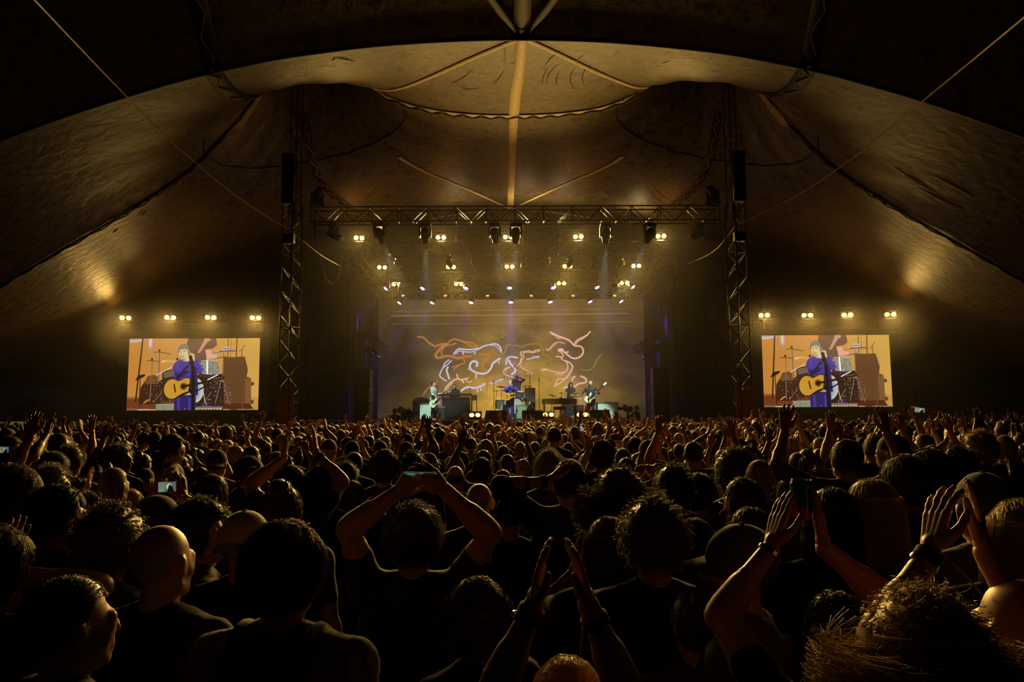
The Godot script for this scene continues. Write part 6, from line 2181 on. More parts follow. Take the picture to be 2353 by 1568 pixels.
func dress(fig: Dictionary, t: Transform3D, label: String, skin: String, shirt: String, trouser: String, hair: String, hair_col: String, hat: String, hat_col: String, seed_: int, dense: float, group := CROWD, called := "person") -> Node3D:
	var o := thing(called, label, "person", t, group)
	part("body", fig.body_mesh, M[skin], o)
	part("shirt", fig.shirt_mesh, M[shirt + " cotton"], o)
	part("trousers", fig.trouser_mesh, M[trouser + " cotton"], o)
	var head: Transform3D = fig.head
	if hair: part("hair", get_hair(hair, seed_, dense), M[hair_col + " hair"], o, head)
	if hat:
		var kind := "cap" if hat == "cap_back" else hat
		if not worn.has(kind): worn[kind] = cap_mesh(kind).mesh()
		var turn := Basis(Vector3.UP, PI) if hat == "cap_back" else Basis()
		part("cap", worn[kind], M[hat_col + " cotton"], o, head * Transform3D(Basis(), SKULL_AT * Vector3(1, 0, 1)) * Transform3D(turn, Vector3.ZERO) * Transform3D(Basis(), -SKULL_AT * Vector3(1, 0, 1)))
	return o


func add_glasses(o: Node3D, head: Transform3D, up: bool) -> void:
	var key := "glasses"
	if not worn.has(key):
		var m := MB.new()
		for s in [-1.0, 1.0]:
			var ring := []
			for k in 17: ring.append(Vector3(s * 0.033 + cos(TAU * k / 16.0) * 0.024, sin(TAU * k / 16.0) * 0.018, -0.112))
			m.tube(ring, 0.0022, 5, false)
			m.tube([Vector3(s * 0.058, 0.004, -0.110), Vector3(s * 0.082, 0.004, -0.08), Vector3(s * 0.090, 0.002, 0.01), Vector3(s * 0.088, -0.015, 0.03)], 0.0025, 5)
		m.tube([Vector3(-0.009, 0.006, -0.112), Vector3(0.009, 0.006, -0.112)], 0.0022, 5)
		worn[key] = m.mesh()
	var at := Transform3D(Basis(Vector3.RIGHT, 0.75), Vector3(0, 0.075, 0.01)) if up else Transform3D(Basis(), Vector3(0, 0.0, 0.0))
	part("glasses", worn[key], M["phone body"], o, head * at)


func band_round(o: Node3D, called: String, a: Vector3, b: Vector3, t: float, r: float, width: float, m: Material) -> void:
	var dir := (b - a).normalized()
	var p := a.lerp(b, t)
	part(called, MB.new().tube([p - dir * width / 2, p - dir * width * 0.45, p + dir * width * 0.45, p + dir * width / 2], [r, r + 0.003, r + 0.003, r], 14).mesh(), m, o)


func phone(at: Transform3D, label: String, screen: Color, w: float, h: float) -> void:
	var o := thing("phone", label, "phone", at, "phones held up in the crowd")
	part("case", MB.new().box(Vector3.ZERO, Vector3(w, h, 0.009), Basis(), 0.003).mesh(), M["phone body"], o)
	var key := "phone screen %s" % screen.to_html()
	if not M.has(key):
		var p := Paint.new(48, 28)
		p.frame(0, 0, 48, 28)
		p.poly([0, 0, 48, 0, 48, 28, 0, 28], screen * 0.5)
		p.poly([0, 0, 22, 0, 18, 28, 0, 28], Color(screen.b, screen.g, screen.r) * 0.6)
		p.oval(30, 14, 8, 9, screen)
		p.poly([24, 28, 30, 8, 38, 12, 44, 28], Color(0.06, 0.06, 0.05))
		p.poly([2, 20, 14, 18, 16, 28, 2, 28], Color(0.4, 0.6, 0.35))
		picture_mat(key, p.texture(), 0.9)
	part("screen", panel_mesh(w * 0.94, h * 0.92, 0.002), M[key], o, Transform3D(Basis(), Vector3(0, 0, 0.0062)))


func build_crowd() -> void:
	for k in figures: build_figure(figures[k])
	var r := RandomNumberGenerator.new()
	r.seed = 2024
	var dummy := "grey"
	for h in HEROES:
		var t := stand_at(h[1], h[2], h[3], h[4], 0.035 if h[6] in ["wavy", "curly", "afro", "spiky", "long_curly"] else 0.012)
		var key: String = "hero_" + h[0]
		if not figures.has(key):
			key = h[5]
			if h[3] < 4.6 and figures.has(key + "_near"): key += "_near"
		var fig: Dictionary = figures[key]
		var skin: String = "tanned skin" if r.randf() < 0.3 else "skin"
		var shirt: String = h[9]
		var hat_col: String = {"j": "white", "w": "grey", "bn": "grey", "l": "maroon"}.get(h[0], "black")
		var o := dress(fig, t, h[11], skin, shirt, ["black", "denim", "navy"][r.randi() % 3], h[6], h[7], h[8], hat_col, r.randi() % 3, 1.6 if h[3] < 3.5 else 1.0)
		if h.size() > 12: add_glasses(o, fig.head, h[12] == "sunglasses")
		match h[0]:
			"b":
				var v := MB.new()
				for s in [-1.0, 1.0]:
					v.tube(smooth_line([Vector3(s * 0.09, 1.02, 0.17), Vector3(s * 0.085, 1.3, 0.185), Vector3(s * 0.095, 1.43, 0.12), Vector3(s * 0.10, 1.475, 0.03), Vector3(s * 0.095, 1.42, -0.09)], 5), 0.05, 8, true, 0.35)
				v.ball(Vector3(0, 1.13, 0.14), Vector3(0.17, 0.25, 0.065))
				tag(part("vest", v.mesh(), M["black cotton"], o), "dark vest over the pale shirt")
			"be":
				band_round(o, "watch", fig.al[0], fig.al[1], 0.88, 0.031, 0.04, M["grey cotton"])
				band_round(o, "watch_face", fig.al[0] + Vector3(-0.03, 0, 0.012), fig.al[1] + Vector3(-0.03, 0, 0.012), 0.88, 0.014, 0.012, M["chrome"])
				band_round(o, "wristband", fig.ar[0], fig.ar[1], 0.8, 0.033, 0.025, M["denim cotton"])
			"bo":
				band_round(o, "bracelet", fig.al[0], fig.al[1], 0.86, 0.033, 0.012, M["chrome"])
				band_round(o, "wristband", fig.al[0], fig.al[1], 0.95, 0.031, 0.022, M["black cotton"])
				part("wristband_tail", MB.new().tube([fig.al[1] + Vector3(0.02, 0.0, 0.02), fig.al[1] + Vector3(0.06, -0.04, 0.03), fig.al[1] + Vector3(0.10, -0.09, 0.03)], 0.008, 5, true, 0.3).mesh(), M["rope"], o)
				var cord := []
				for k in 25:
					var a := TAU * k / 24.0
					cord.append(SKULL_AT + Vector3(cos(a) * 0.118, 0.035 + 0.035 * sin(a), sin(a) * 0.135))
				part("headband", MB.new().tube(cord, 0.006, 6, false).mesh(), M["white cotton"], o, fig.head)
			"bw":
				band_round(o, "wristband", fig.ar[0], fig.ar[1], 0.86, 0.032, 0.03, M["black cotton"])
			"r":
				band_round(o, "watch", fig.al[0], fig.al[1], 0.9, 0.032, 0.03, M["black cotton"])
			"bg":
				band_round(o, "bracelet", fig.al[0], fig.al[1], 0.95, 0.031, 0.012, M["chrome"])
		people.append({"p": Vector2(t.origin.x, -t.origin.z), "px": h[1], "py": h[2], "root": o, "named": true})
	# things held up by them
	var dm := -stand_at(952, 1147, 2.95, 0).origin.z - 0.36
	phone(Transform3D(Basis(Vector3.RIGHT, 1.35), U(966, 1084, dm)), "phone held between the spread hands of the man with wide elbows", Color(0.5, 0.4, 0.2), 0.12, 0.062)
	var dl := -stand_at(367, 1137, 3.3, 0).origin.z + 0.24
	phone(Transform3D(Basis(Vector3.BACK, 0.04), U(385, 1119, dl)), "bright phone filming the stage, held up by the person in the knit cap", Color(0.75, 0.8, 0.72), 0.088, 0.05)
	phone(Transform3D(Basis(), U(10, 1034, 5.7)), "lit phone of the person in profile at the frame edge", Color(0.6, 0.72, 0.8), 0.075, 0.05)
	phone(Transform3D(Basis(Vector3.BACK, -0.12), U(2113, 943, 10.5)), "small white-lit phone on a raised arm past the bass side screen", Color(0.9, 0.9, 0.85), 0.15, 0.075)
	phone(Transform3D(Basis(Vector3.BACK, PI / 2), U(1337, 983, 12.0)), "small upright white phone below the floor lights by the bass player", Color(0.9, 0.88, 0.8), 0.12, 0.065)
	for q in [[2113, 943, 10.5, "person whose raised arm holds a white-lit phone past the bass side screen"], [1337, 983, 12.0, "person holding up a small upright phone below the floor lights"]]:
		var at := U(q[0], q[1], q[2])
		var k: float = (at.y - 0.02) / 2.0
		var o := dress(figures["arm_up"], Transform3D(Basis().scaled(Vector3.ONE * k), Vector3(at.x - 0.24 * k, 0, at.z - 0.02)), q[3], "skin", "black", "black", "short", "dark", "", "", 0, 0.35)
		people.append({"p": Vector2(at.x, q[2]), "px": q[0], "py": q[1], "root": o, "named": true})
	var dc := -stand_at(1915, 1358, 2.0, 6).origin.z + 0.17
	var can := thing("drink_can", "green drink can with red base held up between two palms", "can", Transform3D(Basis(Vector3.BACK, -0.06), U(1840, 1192, dc)))
	part("can_body", MB.new().lathe([Vector2(0.024, 0.0), Vector2(0.030, 0.008), Vector2(0.0315, 0.02), Vector2(0.0315, 0.098)], 24).mesh(), can_mat(), can)
	part("can_rim", MB.new().lathe([Vector2(0.0315, 0.098), Vector2(0.028, 0.107), Vector2(0.0275, 0.112), Vector2(0.026, 0.112), Vector2(0.025, 0.108), Vector2(0.0, 0.107)], 24).mesh(), M["chrome"], can)
	build_rest(r)
	name_people()


func can_mat() -> Material:
	var m := mat("can print", Color(1, 1, 1), 0.25, 0.6)
	var im := Image.create(4, 64, false, Image.FORMAT_RGB8)
	for y in 64:
		for x in 4: im.set_pixel(x, y, Color(0.12, 0.42, 0.10) if y < 44 else Color(0.55, 0.14, 0.06))
	m.albedo_texture = ImageTexture.create_from_image(im)
	m.uv1_triplanar = true
	m.uv1_scale = Vector3(9.0, 9.0, 9.0)
	return m


func free_spot(p: Vector2, gap: float) -> bool:
	for q in people:
		if p.distance_squared_to(q.p) < gap * gap: return false
	return true


func build_rest(r: RandomNumberGenerator) -> void:
	var styles := ["short", "short", "cropped", "wavy", "curly", "long", "long", "bob", "ponytail", "bald", "spiky", "bun", "cap", "beanie", "cap_back"]
	var words := {"short": "short-haired person", "cropped": "cropped person", "wavy": "wavy-haired person", "curly": "curly-haired person", "long": "long-haired person", "bob": "bob-haired person", "ponytail": "ponytailed person", "bald": "balding person", "spiky": "spiky-haired person", "bun": "person with hair bun", "cap": "person in cap", "beanie": "person in knit cap", "cap_back": "person in backward cap"}
	var poses := ["still", "still", "still", "still", "turned", "turned_other", "crossed", "still", "still", "turned", "still", "clap_high", "clap_face", "arm_up", "arm_up_other", "arms_wide", "filming"]
	var does := {"still": "standing still", "turned": "looking aside", "turned_other": "looking aside", "crossed": "arms folded", "clap_high": "clapping overhead", "clap_face": "clapping", "arm_up": "one arm raised", "arm_up_other": "one arm raised", "arms_wide": "both arms raised", "filming": "filming"}
	var spots := []
	for h in HEADS: spots.append([h[0], h[1], clampf(1700.0 * 0.185 / h[2], 3.0, 20.0), true])
	var n := 0
	var tries := 0
	while people.size() + spots.size() < 330 and tries < 4000:
		tries += 1
		var d := 6.5 + 11.0 * pow(r.randf(), 0.75)
		var x := r.randf_range(-0.71, 0.71) * d
		var ok := free_spot(Vector2(x, d), 0.46)
		for s in spots:
			if s.size() > 4 and Vector2(x, d).distance_to(s[4]) < 0.46: ok = false
		if not ok: continue
		var hgt := clampf(r.randfn(1.70, 0.07), 1.55, 1.86)
		spots.append([x, hgt, d, false, Vector2(x, d)])
	for s in spots:
		if people.size() >= 300: break
		var hair: String = styles[r.randi() % styles.size()]
		var hat := ""
		var look := hair
		if hair in ["cap", "beanie", "cap_back"]:
			hat = hair
			hair = "under_cap"
		var pose: String = poses[r.randi() % poses.size()]
		var t: Transform3D
		var px: float
		var py: float
		if s[3]:
			t = stand_at(s[0], s[1], s[2], r.randf_range(-25, 25))
			px = s[0]
			py = s[1]
			for k in 6:   # step back from a neighbour who stands in the same place
				if free_spot(Vector2(t.origin.x, -t.origin.z), 0.36): break
				t = stand_at(s[0], s[1], -t.origin.z + 0.25, r.randf_range(-25, 25))
		else:
			t = Transform3D(Basis(Vector3.UP, r.randf_range(-0.4, 0.4)).scaled(Vector3.ONE * (s[1] / 1.77)), Vector3(s[0], 0, -s[2]))
			var v := cam_basis.inverse() * (Vector3(s[0], s[1], -s[2]) - Vector3(0, CAM_H, 0))
			px = 1176.5 - F * v.x / v.z
			py = 784.0 + F * v.y / v.z
		var col: String = ["dark", "dark", "brown", "brown", "blond", "grey"][r.randi() % 6]
		var shirt: String = ["black", "black", "black", "navy", "grey", "olive", "maroon", "denim", "white"][r.randi() % 9]
		var fig: Dictionary = figures[pose]
		if -t.origin.z < 4.6 and figures.has(pose + "_near"): fig = figures[pose + "_near"]
		var far := -t.origin.z > 7.0
		var o := dress(fig, t, "", ["skin", "skin", "tanned skin", "deep skin"][r.randi() % 4], shirt, ["black", "denim", "navy"][r.randi() % 3], hair, col, hat, ["black", "navy", "grey", "maroon"][r.randi() % 4], r.randi() % 2, 0.35 if far else 1.0)
		var w: String = words[look]
		people.append({"p": Vector2(t.origin.x, -t.origin.z), "px": px, "py": py, "root": o, "named": false, "text": "%s %s in %s %s" % [{"dark": "dark", "brown": "brown", "blond": "fair", "grey": "grey"}[col], w, shirt, does[pose]] if hat == "" else "%s in %s %s" % [w, shirt, does[pose]]})
	# everybody farther towards the stage, one object
	var crowd := Node3D.new()
	crowd.name = "crowd"
	tag(crowd, "far rows of the standing crowd packed up to the stage front", "crowd", "", "stuff")
	add_child(crowd)
	var places := []
	tries = 0
	while places.size() < 1150 and tries < 30000:
		tries += 1
		var d := 7.0 + 22.8 * sqrt(r.randf())
		var x := r.randf_range(-0.76, 0.76) * d
		if absf(x) > 21.0: continue
		var p := Vector2(x, d)
		var mast := minf(p.distance_to(Vector2(-7.5, 24.6)), p.distance_to(Vector2(7.6, 24.6)))
		if mast < 0.7 or not free_spot(p, 0.47): continue
		var ok := true
		for q in places:
			if absf(q.y - d) < 0.42 and absf(q.x - x) < 0.42 and p.distance_squared_to(q) < 0.1764:
				ok = false
				break
		if ok: places.append(p)
	var kinds := ["still", "still", "turned", "clap_high", "arm_up", "filming", "arms_wide"]
	var sorts := [["short", "dark", "black"], ["long", "brown", "grey"], ["cropped", "grey", "navy"], ["wavy", "dark", "black"], ["curly", "brown", "olive"], ["bob", "blond", "maroon"], ["short", "brown", "white"]]
	for k in kinds.size():
		var one := far_figure(figures[kinds[k]], sorts[k])
		var mine := []
		for i in places.size():
			var w: int = i % 20
			if [0, 1, 2, 0, 1, 2, 0, 1, 2, 0, 1, 2, 0, 1, 2, 0, 3, 4, 5, 6][w] == k: mine.append(places[i])
		var mm := MultiMesh.new()
		mm.transform_format = MultiMesh.TRANSFORM_3D
		mm.mesh = one
		mm.instance_count = mine.size()
		for i in mine.size():
			var s := clampf(r.randfn(0.965, 0.045), 0.86, 1.08)
			mm.set_instance_transform(i, Transform3D(Basis(Vector3.UP, r.randf_range(-0.5, 0.5)).scaled(Vector3(s * (1.0 if r.randf() < 0.5 else -1.0), s, s) if false else Vector3.ONE * s), Vector3(mine[i].x, 0, -mine[i].y)))
		var mi := MultiMeshInstance3D.new()
		mi.name = "far_people" if k == 0 else "far_people_%03d" % k
		mi.multimesh = mm
		tag(mi, "", "", "", "stuff")
		crowd.add_child(mi, true)


func far_figure(fig: Dictionary, sort: Array) -> Mesh:   # one mesh of four surfaces for the packed rows
	var m := ArrayMesh.new()
	var hair: ArrayMesh = get_hair(sort[0], 0, 0.35)
	for q in [[fig.body_mesh, Transform3D(), "skin"], [fig.shirt_mesh, Transform3D(), sort[2] + " cotton"], [fig.trouser_mesh, Transform3D(), "black cotton"], [hair, fig.head, sort[1] + " hair"]]:
		var a: Array = (q[0] as ArrayMesh).surface_get_arrays(0)
		a[Mesh.ARRAY_VERTEX] = (q[1] as Transform3D) * (a[Mesh.ARRAY_VERTEX] as PackedVector3Array)
		a[Mesh.ARRAY_NORMAL] = Transform3D((q[1] as Transform3D).basis, Vector3.ZERO) * (a[Mesh.ARRAY_NORMAL] as PackedVector3Array)
		m.add_surface_from_arrays(Mesh.PRIMITIVE_TRIANGLES, a)
		m.surface_set_material(m.get_surface_count() - 1, M[q[2]])
	return m


func name_people() -> void:   # the rest are told apart by their look and by which head they are, counted down from a landmark on the stage
	var zones := {}
	for p in people:
		for z in ZONES:
			if p.px < z[0]:
				if not zones.has(z[1]): zones[z[1]] = []
				zones[z[1]].append(p)
				break
	for z in zones:
		var list: Array = zones[z]
		list.sort_custom(func(a, b): return a.py < b.py)
		for k in list.size():
			if not list[k].named:
				list[k].root.set_meta("label", "%s, %s head below %s" % [list[k].text, ordinal(k), z])


# ---------------------------------------------------------------- the band and its gear

func band_materials() -> void:
	for q in [["blue", Color(0.16, 0.13, 0.50)], ["pale print", Color(0.62, 0.68, 0.60)], ["dark suit", Color(0.075, 0.065, 0.07)], ["brown stripe", Color(0.24, 0.18, 0.15)]]:
		mat(q[0] + " cotton", q[1], 0.8)
	var pp: StandardMaterial3D = M["pale print cotton"]
	pp.albedo_color = Color.WHITE
	pp.albedo_texture = noise_tex(0.05, 55, [Color(0.75, 0.8, 0.72), Color(0.75, 0.8, 0.72), Color(0.12, 0.16, 0.14), Color(0.7, 0.76, 0.7)], 256, FastNoiseLite.TYPE_CELLULAR, 2)
	pp.uv1_triplanar = true
	pp.uv1_scale = Vector3(2, 2, 2)
	mat("pale grille cloth", Color(0.66, 0.74, 0.66), 0.8)
	mat("green grille cloth", Color(0.42, 0.54, 0.38), 0.8)
	mat("dark grille cloth", Color(0.11, 0.12, 0.10), 0.85)
	mat("tolex", Color(0.05, 0.05, 0.05), 0.6)
	mat("white lacquer", Color(0.78, 0.82, 0.70), 0.25)
	mat("amber spruce", Color(0.72, 0.52, 0.14), 0.3)
	mat("dark wood", Color(0.14, 0.08, 0.05), 0.4)
	mat("silver sparkle", Color(0.55, 0.58, 0.54), 0.25, 0.6)
	mat("drum head", Color(0.72, 0.74, 0.70), 0.5)
	mat("brass", Color(0.82, 0.66, 0.34), 0.22, 1.0)
	mat("ivory key", Color(0.8, 0.8, 0.75), 0.35)
	mat("brown cabinet", Color(0.26, 0.19, 0.12), 0.6)
	mat("conga yellow", Color(0.66, 0.60, 0.26), 0.35)


func queue_band() -> void:
	band_materials()
	var V := func(x, y, z): return Vector3(x, y, z)
	var play := pose_of("still")
	play.l = [Vector3(-0.40, 1.22, -0.26), Vector3(-0.6, -1, 0.2), Vector3(-0.2, 0.6, -0.7), Vector3(0.5, 0.2, -0.6), "grip"]
	play.r = [Vector3(0.10, 1.05, -0.26), Vector3(1, -0.6, 0.4), Vector3(-0.8, -0.4, -0.2), Vector3(0, 0, 1), "relaxed"]
	play.tilt = 0.1
	figures["guitarist"] = figure_jobs(play, {"sleeve": 1.3, "long_shirt": true})
	var sing := pose_of("clap_face")
	sing.l = [Vector3(-0.06, 1.50, -0.24), Vector3(-1, -0.9, 0.1), Vector3(0.5, 0.8, 0.1), Vector3(0.8, -0.2, 0.3), "grip"]
	sing.r = [Vector3(0.07, 1.48, -0.25), Vector3(1, -0.9, 0.1), Vector3(-0.5, 0.8, 0.1), Vector3(-0.8, -0.2, 0.3), "grip"]
	sing.lean = 0.18
	figures["singer"] = figure_jobs(sing, {"sleeve": 1.85, "collar": true})
	var bass := pose_of("still")
	bass.r = [Vector3(0.46, 1.0, -0.10), Vector3(0.5, 0, 1), Vector3(0.4, -0.9, -0.2), Vector3(0, 0, 1), "spread"]
	bass.l = [Vector3(-0.27, 1.17, -0.28), Vector3(-0.8, -0.6, 0.3), Vector3(0.3, 0.7, -0.6), Vector3(0.5, 0.2, -0.6), "grip"]
	figures["bassist"] = figure_jobs(bass, {"sleeve": 1.85, "long_shirt": true, "wide": 1.05})
	var keys := pose_of("still")
	keys.r = [Vector3(0.20, 1.02, -0.40), Vector3(1, -0.6, 0.3), Vector3(0, -0.15, -1), Vector3(0, -1, 0), "relaxed"]
	keys.l = [Vector3(-0.20, 1.02, -0.40), Vector3(-1, -0.6, 0.3), Vector3(0, -0.15, -1), Vector3(0, -1, 0), "relaxed"]
	figures["keyboardist"] = figure_jobs(keys, {"sleeve": 1.85, "collar": true})
	var seat := [Vector3(-0.22, 0.86, -0.40), Vector3(-0.24, 0.46, -0.42), Vector3(0.22, 0.86, -0.40), Vector3(0.24, 0.46, -0.42)]
	figures["drummer"] = figure_jobs(keys, {"sleeve": 0.6, "legs": seat})
	var horn := pose_of("clap_face")
	horn.r = [Vector3(-0.05, 1.58, -0.36), Vector3(1, 0.2, -0.1), Vector3(-1, 0.2, -0.2), Vector3(0, 0, 1), "grip"]
	horn.l = [Vector3(-0.14, 1.56, -0.30), Vector3(-1, 0.1, 0), Vector3(0.6, 0.4, -0.4), Vector3(0.3, 0, 1), "grip"]
	figures["horn"] = figure_jobs(horn, {"sleeve": 0.8, "wide": 1.08})
	var shoot := pose_of("filming")
	shoot.r = [Vector3(0.16, 1.50, -0.30), Vector3(1, -0.9, 0), Vector3(-0.4, 0.3, -0.9), Vector3(-1, 0, 0), "grip"]
	shoot.l = [Vector3(-0.14, 1.44, -0.34), Vector3(-1, -0.9, 0), Vector3(0.4, 0.3, -0.9), Vector3(1, 0, 0), "grip"]
	shoot.tilt = 0.05
	figures["operator"] = figure_jobs(shoot, {"sleeve": 1.7})


func on_stage(px: float, d: float, yaw := 0.0, lift := 0.0, s := 1.0) -> Transform3D:
	var p := U(px, 950, d)
	return Transform3D(Basis(Vector3.UP, deg_to_rad(yaw)).scaled(Vector3.ONE * s), Vector3(p.x, STAGE_Y + lift, -d))


func guitar(at: Transform3D, label: String, kind: String) -> void:
	# face towards -z of at, neck along -x and tilted up by the transform
	var o := thing(kind + "_guitar", label, "guitar", at)
	var ol := []
	var acoustic := kind == "acoustic"
	var R := [[0.0, 0.0], [0.05, 0.115], [0.14, 0.165], [0.25, 0.175], [0.33, 0.13], [0.39, 0.105], [0.45, 0.115], [0.52, 0.128], [0.57, 0.10], [0.59, 0.03]] if acoustic else [[0.0, 0.05], [0.04, 0.13], [0.12, 0.165], [0.2, 0.15], [0.26, 0.115], [0.33, 0.12], [0.40, 0.14], [0.47, 0.155], [0.46, 0.10], [0.38, 0.045]]
	for k in R.size(): ol.append(Vector2(0.28 - R[k][0], R[k][1]))
	for k in range(R.size() - 1, 0, -1): ol.append(Vector2(0.28 - R[k][0] * (0.94 if not acoustic else 1.0), -R[k][1] * (0.9 if not acoustic and k > 6 else 1.0)))
	var th := 0.10 if acoustic else 0.045
	part("body", MB.new().prism(ol, -th / 2, th / 2).mesh(), M["amber spruce" if acoustic else "white lacquer"], o)
	if acoustic:
		var side := []
		for p in ol: side.append(Vector2(p.x * 1.012, p.y * 1.012))
		part("side", MB.new().prism(side, -th / 2 + 0.008, th / 2 + 0.002).mesh(), M["dark wood"], o)
		part("sound_hole", MB.new().lathe([Vector2(0, 0.0), Vector2(0.05, 0.0), Vector2(0.052, -0.002)], 20, Transform3D(Basis(Vector3.RIGHT, -PI / 2), Vector3(-0.12, 0, -th / 2 - 0.002))).mesh(), M["tolex"], o)
		part("bridge", MB.new().box(Vector3(0.07, 0, -th / 2 - 0.006), Vector3(0.03, 0.14, 0.012), Basis(), 0.004).mesh(), M["dark wood"], o)
	else:
		part("pickguard", MB.new().prism([Vector2(0.1, -0.05), Vector2(-0.12, -0.11), Vector2(-0.14, -0.03), Vector2(-0.1, 0.05), Vector2(0.0, 0.03)], -th / 2 - 0.004, -th / 2 - 0.001).mesh(), M["tolex"], o)
		part("bridge", MB.new().box(Vector3(0.12, 0, -th / 2 - 0.006), Vector3(0.05, 0.08, 0.012), Basis(), 0.004).mesh(), M["chrome"], o)
	var nl := 0.72 if acoustic else (0.62 if kind == "electric" else 0.70)
	part("neck", MB.new().box(Vector3(-0.12 - nl / 2, 0, -th / 2 - 0.004), Vector3(nl, 0.05, 0.026), Basis(), 0.008).mesh(), M["dark wood"], o)
	var hd := part("headstock", MB.new().box(Vector3(-0.12 - nl - 0.08, 0.012, -th / 2 + 0.002), Vector3(0.18, 0.075, 0.018), Basis(), 0.006).mesh(), M["dark wood" if acoustic else "white lacquer"], o)
	for k in 4:
		part("tuner", MB.new().ball(Vector3(-0.12 - nl - 0.03 - k * 0.035, 0.058, -th / 2), Vector3(0.01, 0.014, 0.008), Basis(), 5, 8).mesh(), M["chrome"], hd)


func mic_stand(at: Transform3D, label: String, height: float, boom := Vector3.ZERO) -> void:
	var o := thing("mic_stand", label, "mic stand", at, "microphone stands")
	var m: Material = M["black steel"]
	part("base", MB.new().lathe([Vector2(0, 0.03), Vector2(0.06, 0.028), Vector2(0.14, 0.012), Vector2(0.145, 0.0)], 18).mesh(), m, o)
	bar("pole", Vector3(0, 0.02, 0), Vector3(0, height, 0), 0.014, m, o)
	var tip := Vector3(0, height, 0)
	if boom != Vector3.ZERO:
		bar("boom_arm", tip - boom * 0.3, tip + boom, 0.011, m, o)
		part("clutch", MB.new().ball(tip, Vector3(0.03, 0.03, 0.03), Basis(), 6, 8).mesh(), m, o)
		tip += boom
	var mic := part("microphone", MB.new().lathe([Vector2(0.011, -0.15), Vector2(0.016, -0.02), Vector2(0.026, 0.0), Vector2(0.027, 0.025), Vector2(0.015, 0.05), Vector2(0.0, 0.052)], 12).mesh(), m, o, Transform3D(Basis(Vector3.RIGHT, 0.9), tip))
	mic.set_meta("label", "black microphone")


func amp(x0: float, x1: float, top: float, d: float, depth: float, cloth: String, label: String, lift := 0.0, group := "") -> Node3D:
	var a := U(x0, top, d)
	var b := U(x1, top, d)
	var w := b.x - a.x
	var h := a.y - STAGE_Y - lift
	var o := thing("amplifier", label, "amplifier", Transform3D(Basis(), Vector3((a.x + b.x) / 2, STAGE_Y + lift, -d - depth / 2)), group)
	part("cabinet", MB.new().box(Vector3(0, h / 2, 0), Vector3(w, h, depth), Basis(), 0.02).mesh(), M["tolex"], o)
	part("grille", MB.new().box(Vector3(0, h * 0.48, depth / 2 + 0.005), Vector3(w * 0.93, h * 0.84, 0.015), Basis(), 0.004).mesh(), M[cloth], o)
	part("control_panel", MB.new().box(Vector3(0, h * 0.945, depth / 2 + 0.004), Vector3(w * 0.9, h * 0.06, 0.014), Basis(), 0.003).mesh(), M["silver sparkle"], o)
	for x in [-1.0, 1.0]: part("corner", MB.new().ball(Vector3(x * (w / 2 - 0.01), h - 0.01, depth / 2 - 0.01), Vector3(0.025, 0.025, 0.025), Basis(), 5, 8).mesh(), M["chrome"], o)
	part("handle", MB.new().tube([Vector3(-0.12, h, 0), Vector3(-0.1, h + 0.03, 0), Vector3(0.1, h + 0.03, 0), Vector3(0.12, h, 0)], 0.012, 6).mesh(), M["tolex"], o)
	return o


func wedge(px: float, d: float, w: float, turn: float, label: String) -> void:
	var o := thing("floor_monitor", label, "monitor", on_stage(px, d, turn), "floor monitors")
	var s := Transform3D(Basis(Vector3.UP, PI / 2), Vector3.ZERO)
	part("cabinet", MB.new().prism([Vector2(-0.28, 0), Vector2(0.30, 0), Vector2(0.30, 0.14), Vector2(-0.02, 0.42), Vector2(-0.20, 0.42), Vector2(-0.28, 0.3)], -w / 2, w / 2, s).mesh(), M["black paint"], o)
	part("grille", MB.new().box(Vector3(0, 0.285, -0.15), Vector3(w * 0.9, 0.4, 0.012), Basis(Vector3.RIGHT, -0.85), 0.004).mesh(), M["black plastic"], o)


func drum(parent: Node3D, called: String, c: Vector3, r: float, h: float, axis: Vector3, m: Material, head_m: Material) -> void:
	var b := Basis(Quaternion(Vector3.UP, axis.normalized()))
	var t := Transform3D(b, c)
	var sh := part(called, MB.new().lathe([Vector2(r, -h / 2), Vector2(r, h / 2)], 24).mesh(), m, parent, t)
	for y in [-h / 2, h / 2]:
		part("hoop", MB.new().lathe([Vector2(r + 0.002, y - 0.016), Vector2(r + 0.012, y - 0.012), Vector2(r + 0.012, y + 0.012), Vector2(r + 0.002, y + 0.016)], 24).mesh(), M["chrome"], sh)
		part("drum_head", MB.new().lathe([Vector2(0, y + signf(y) * 0.006), Vector2(r, y + signf(y) * 0.004)], 24).mesh(), head_m, sh)
	var lug := MB.new()
	for k in 8:
		var a := TAU * k / 8
		lug.tube([Vector3(cos(a) * (r + 0.012), -h / 2, sin(a) * (r + 0.012)), Vector3(cos(a) * (r + 0.012), h / 2, sin(a) * (r + 0.012))], 0.006, 4)
	part("lug_rods", lug.mesh(), M["chrome"], sh)


func cymbal(parent: Node3D, base: Vector3, top: Vector3, r: float, tilt: Vector3) -> void:
	part("cymbal", MB.new().lathe([Vector2(0, 0.035), Vector2(r * 0.12, 0.034), Vector2(r * 0.2, 0.018), Vector2(r * 0.6, 0.006), Vector2(r, -0.006), Vector2(r * 0.6, 0.002), Vector2(0.0, 0.012)], 26, Transform3D(Basis(Quaternion(Vector3.UP, tilt.normalized())), top)).mesh(), M["brass"], parent)
	bar("stand_pole", base + Vector3(0, 0.25, 0), top, 0.012, M["chrome"], parent)
	for k in 3:
		var a := TAU * k / 3 + 0.5
		bar("stand_leg", base + Vector3(0, 0.42, 0), base + Vector3(cos(a) * 0.3, 0.0, sin(a) * 0.3), 0.010, M["chrome"], parent)


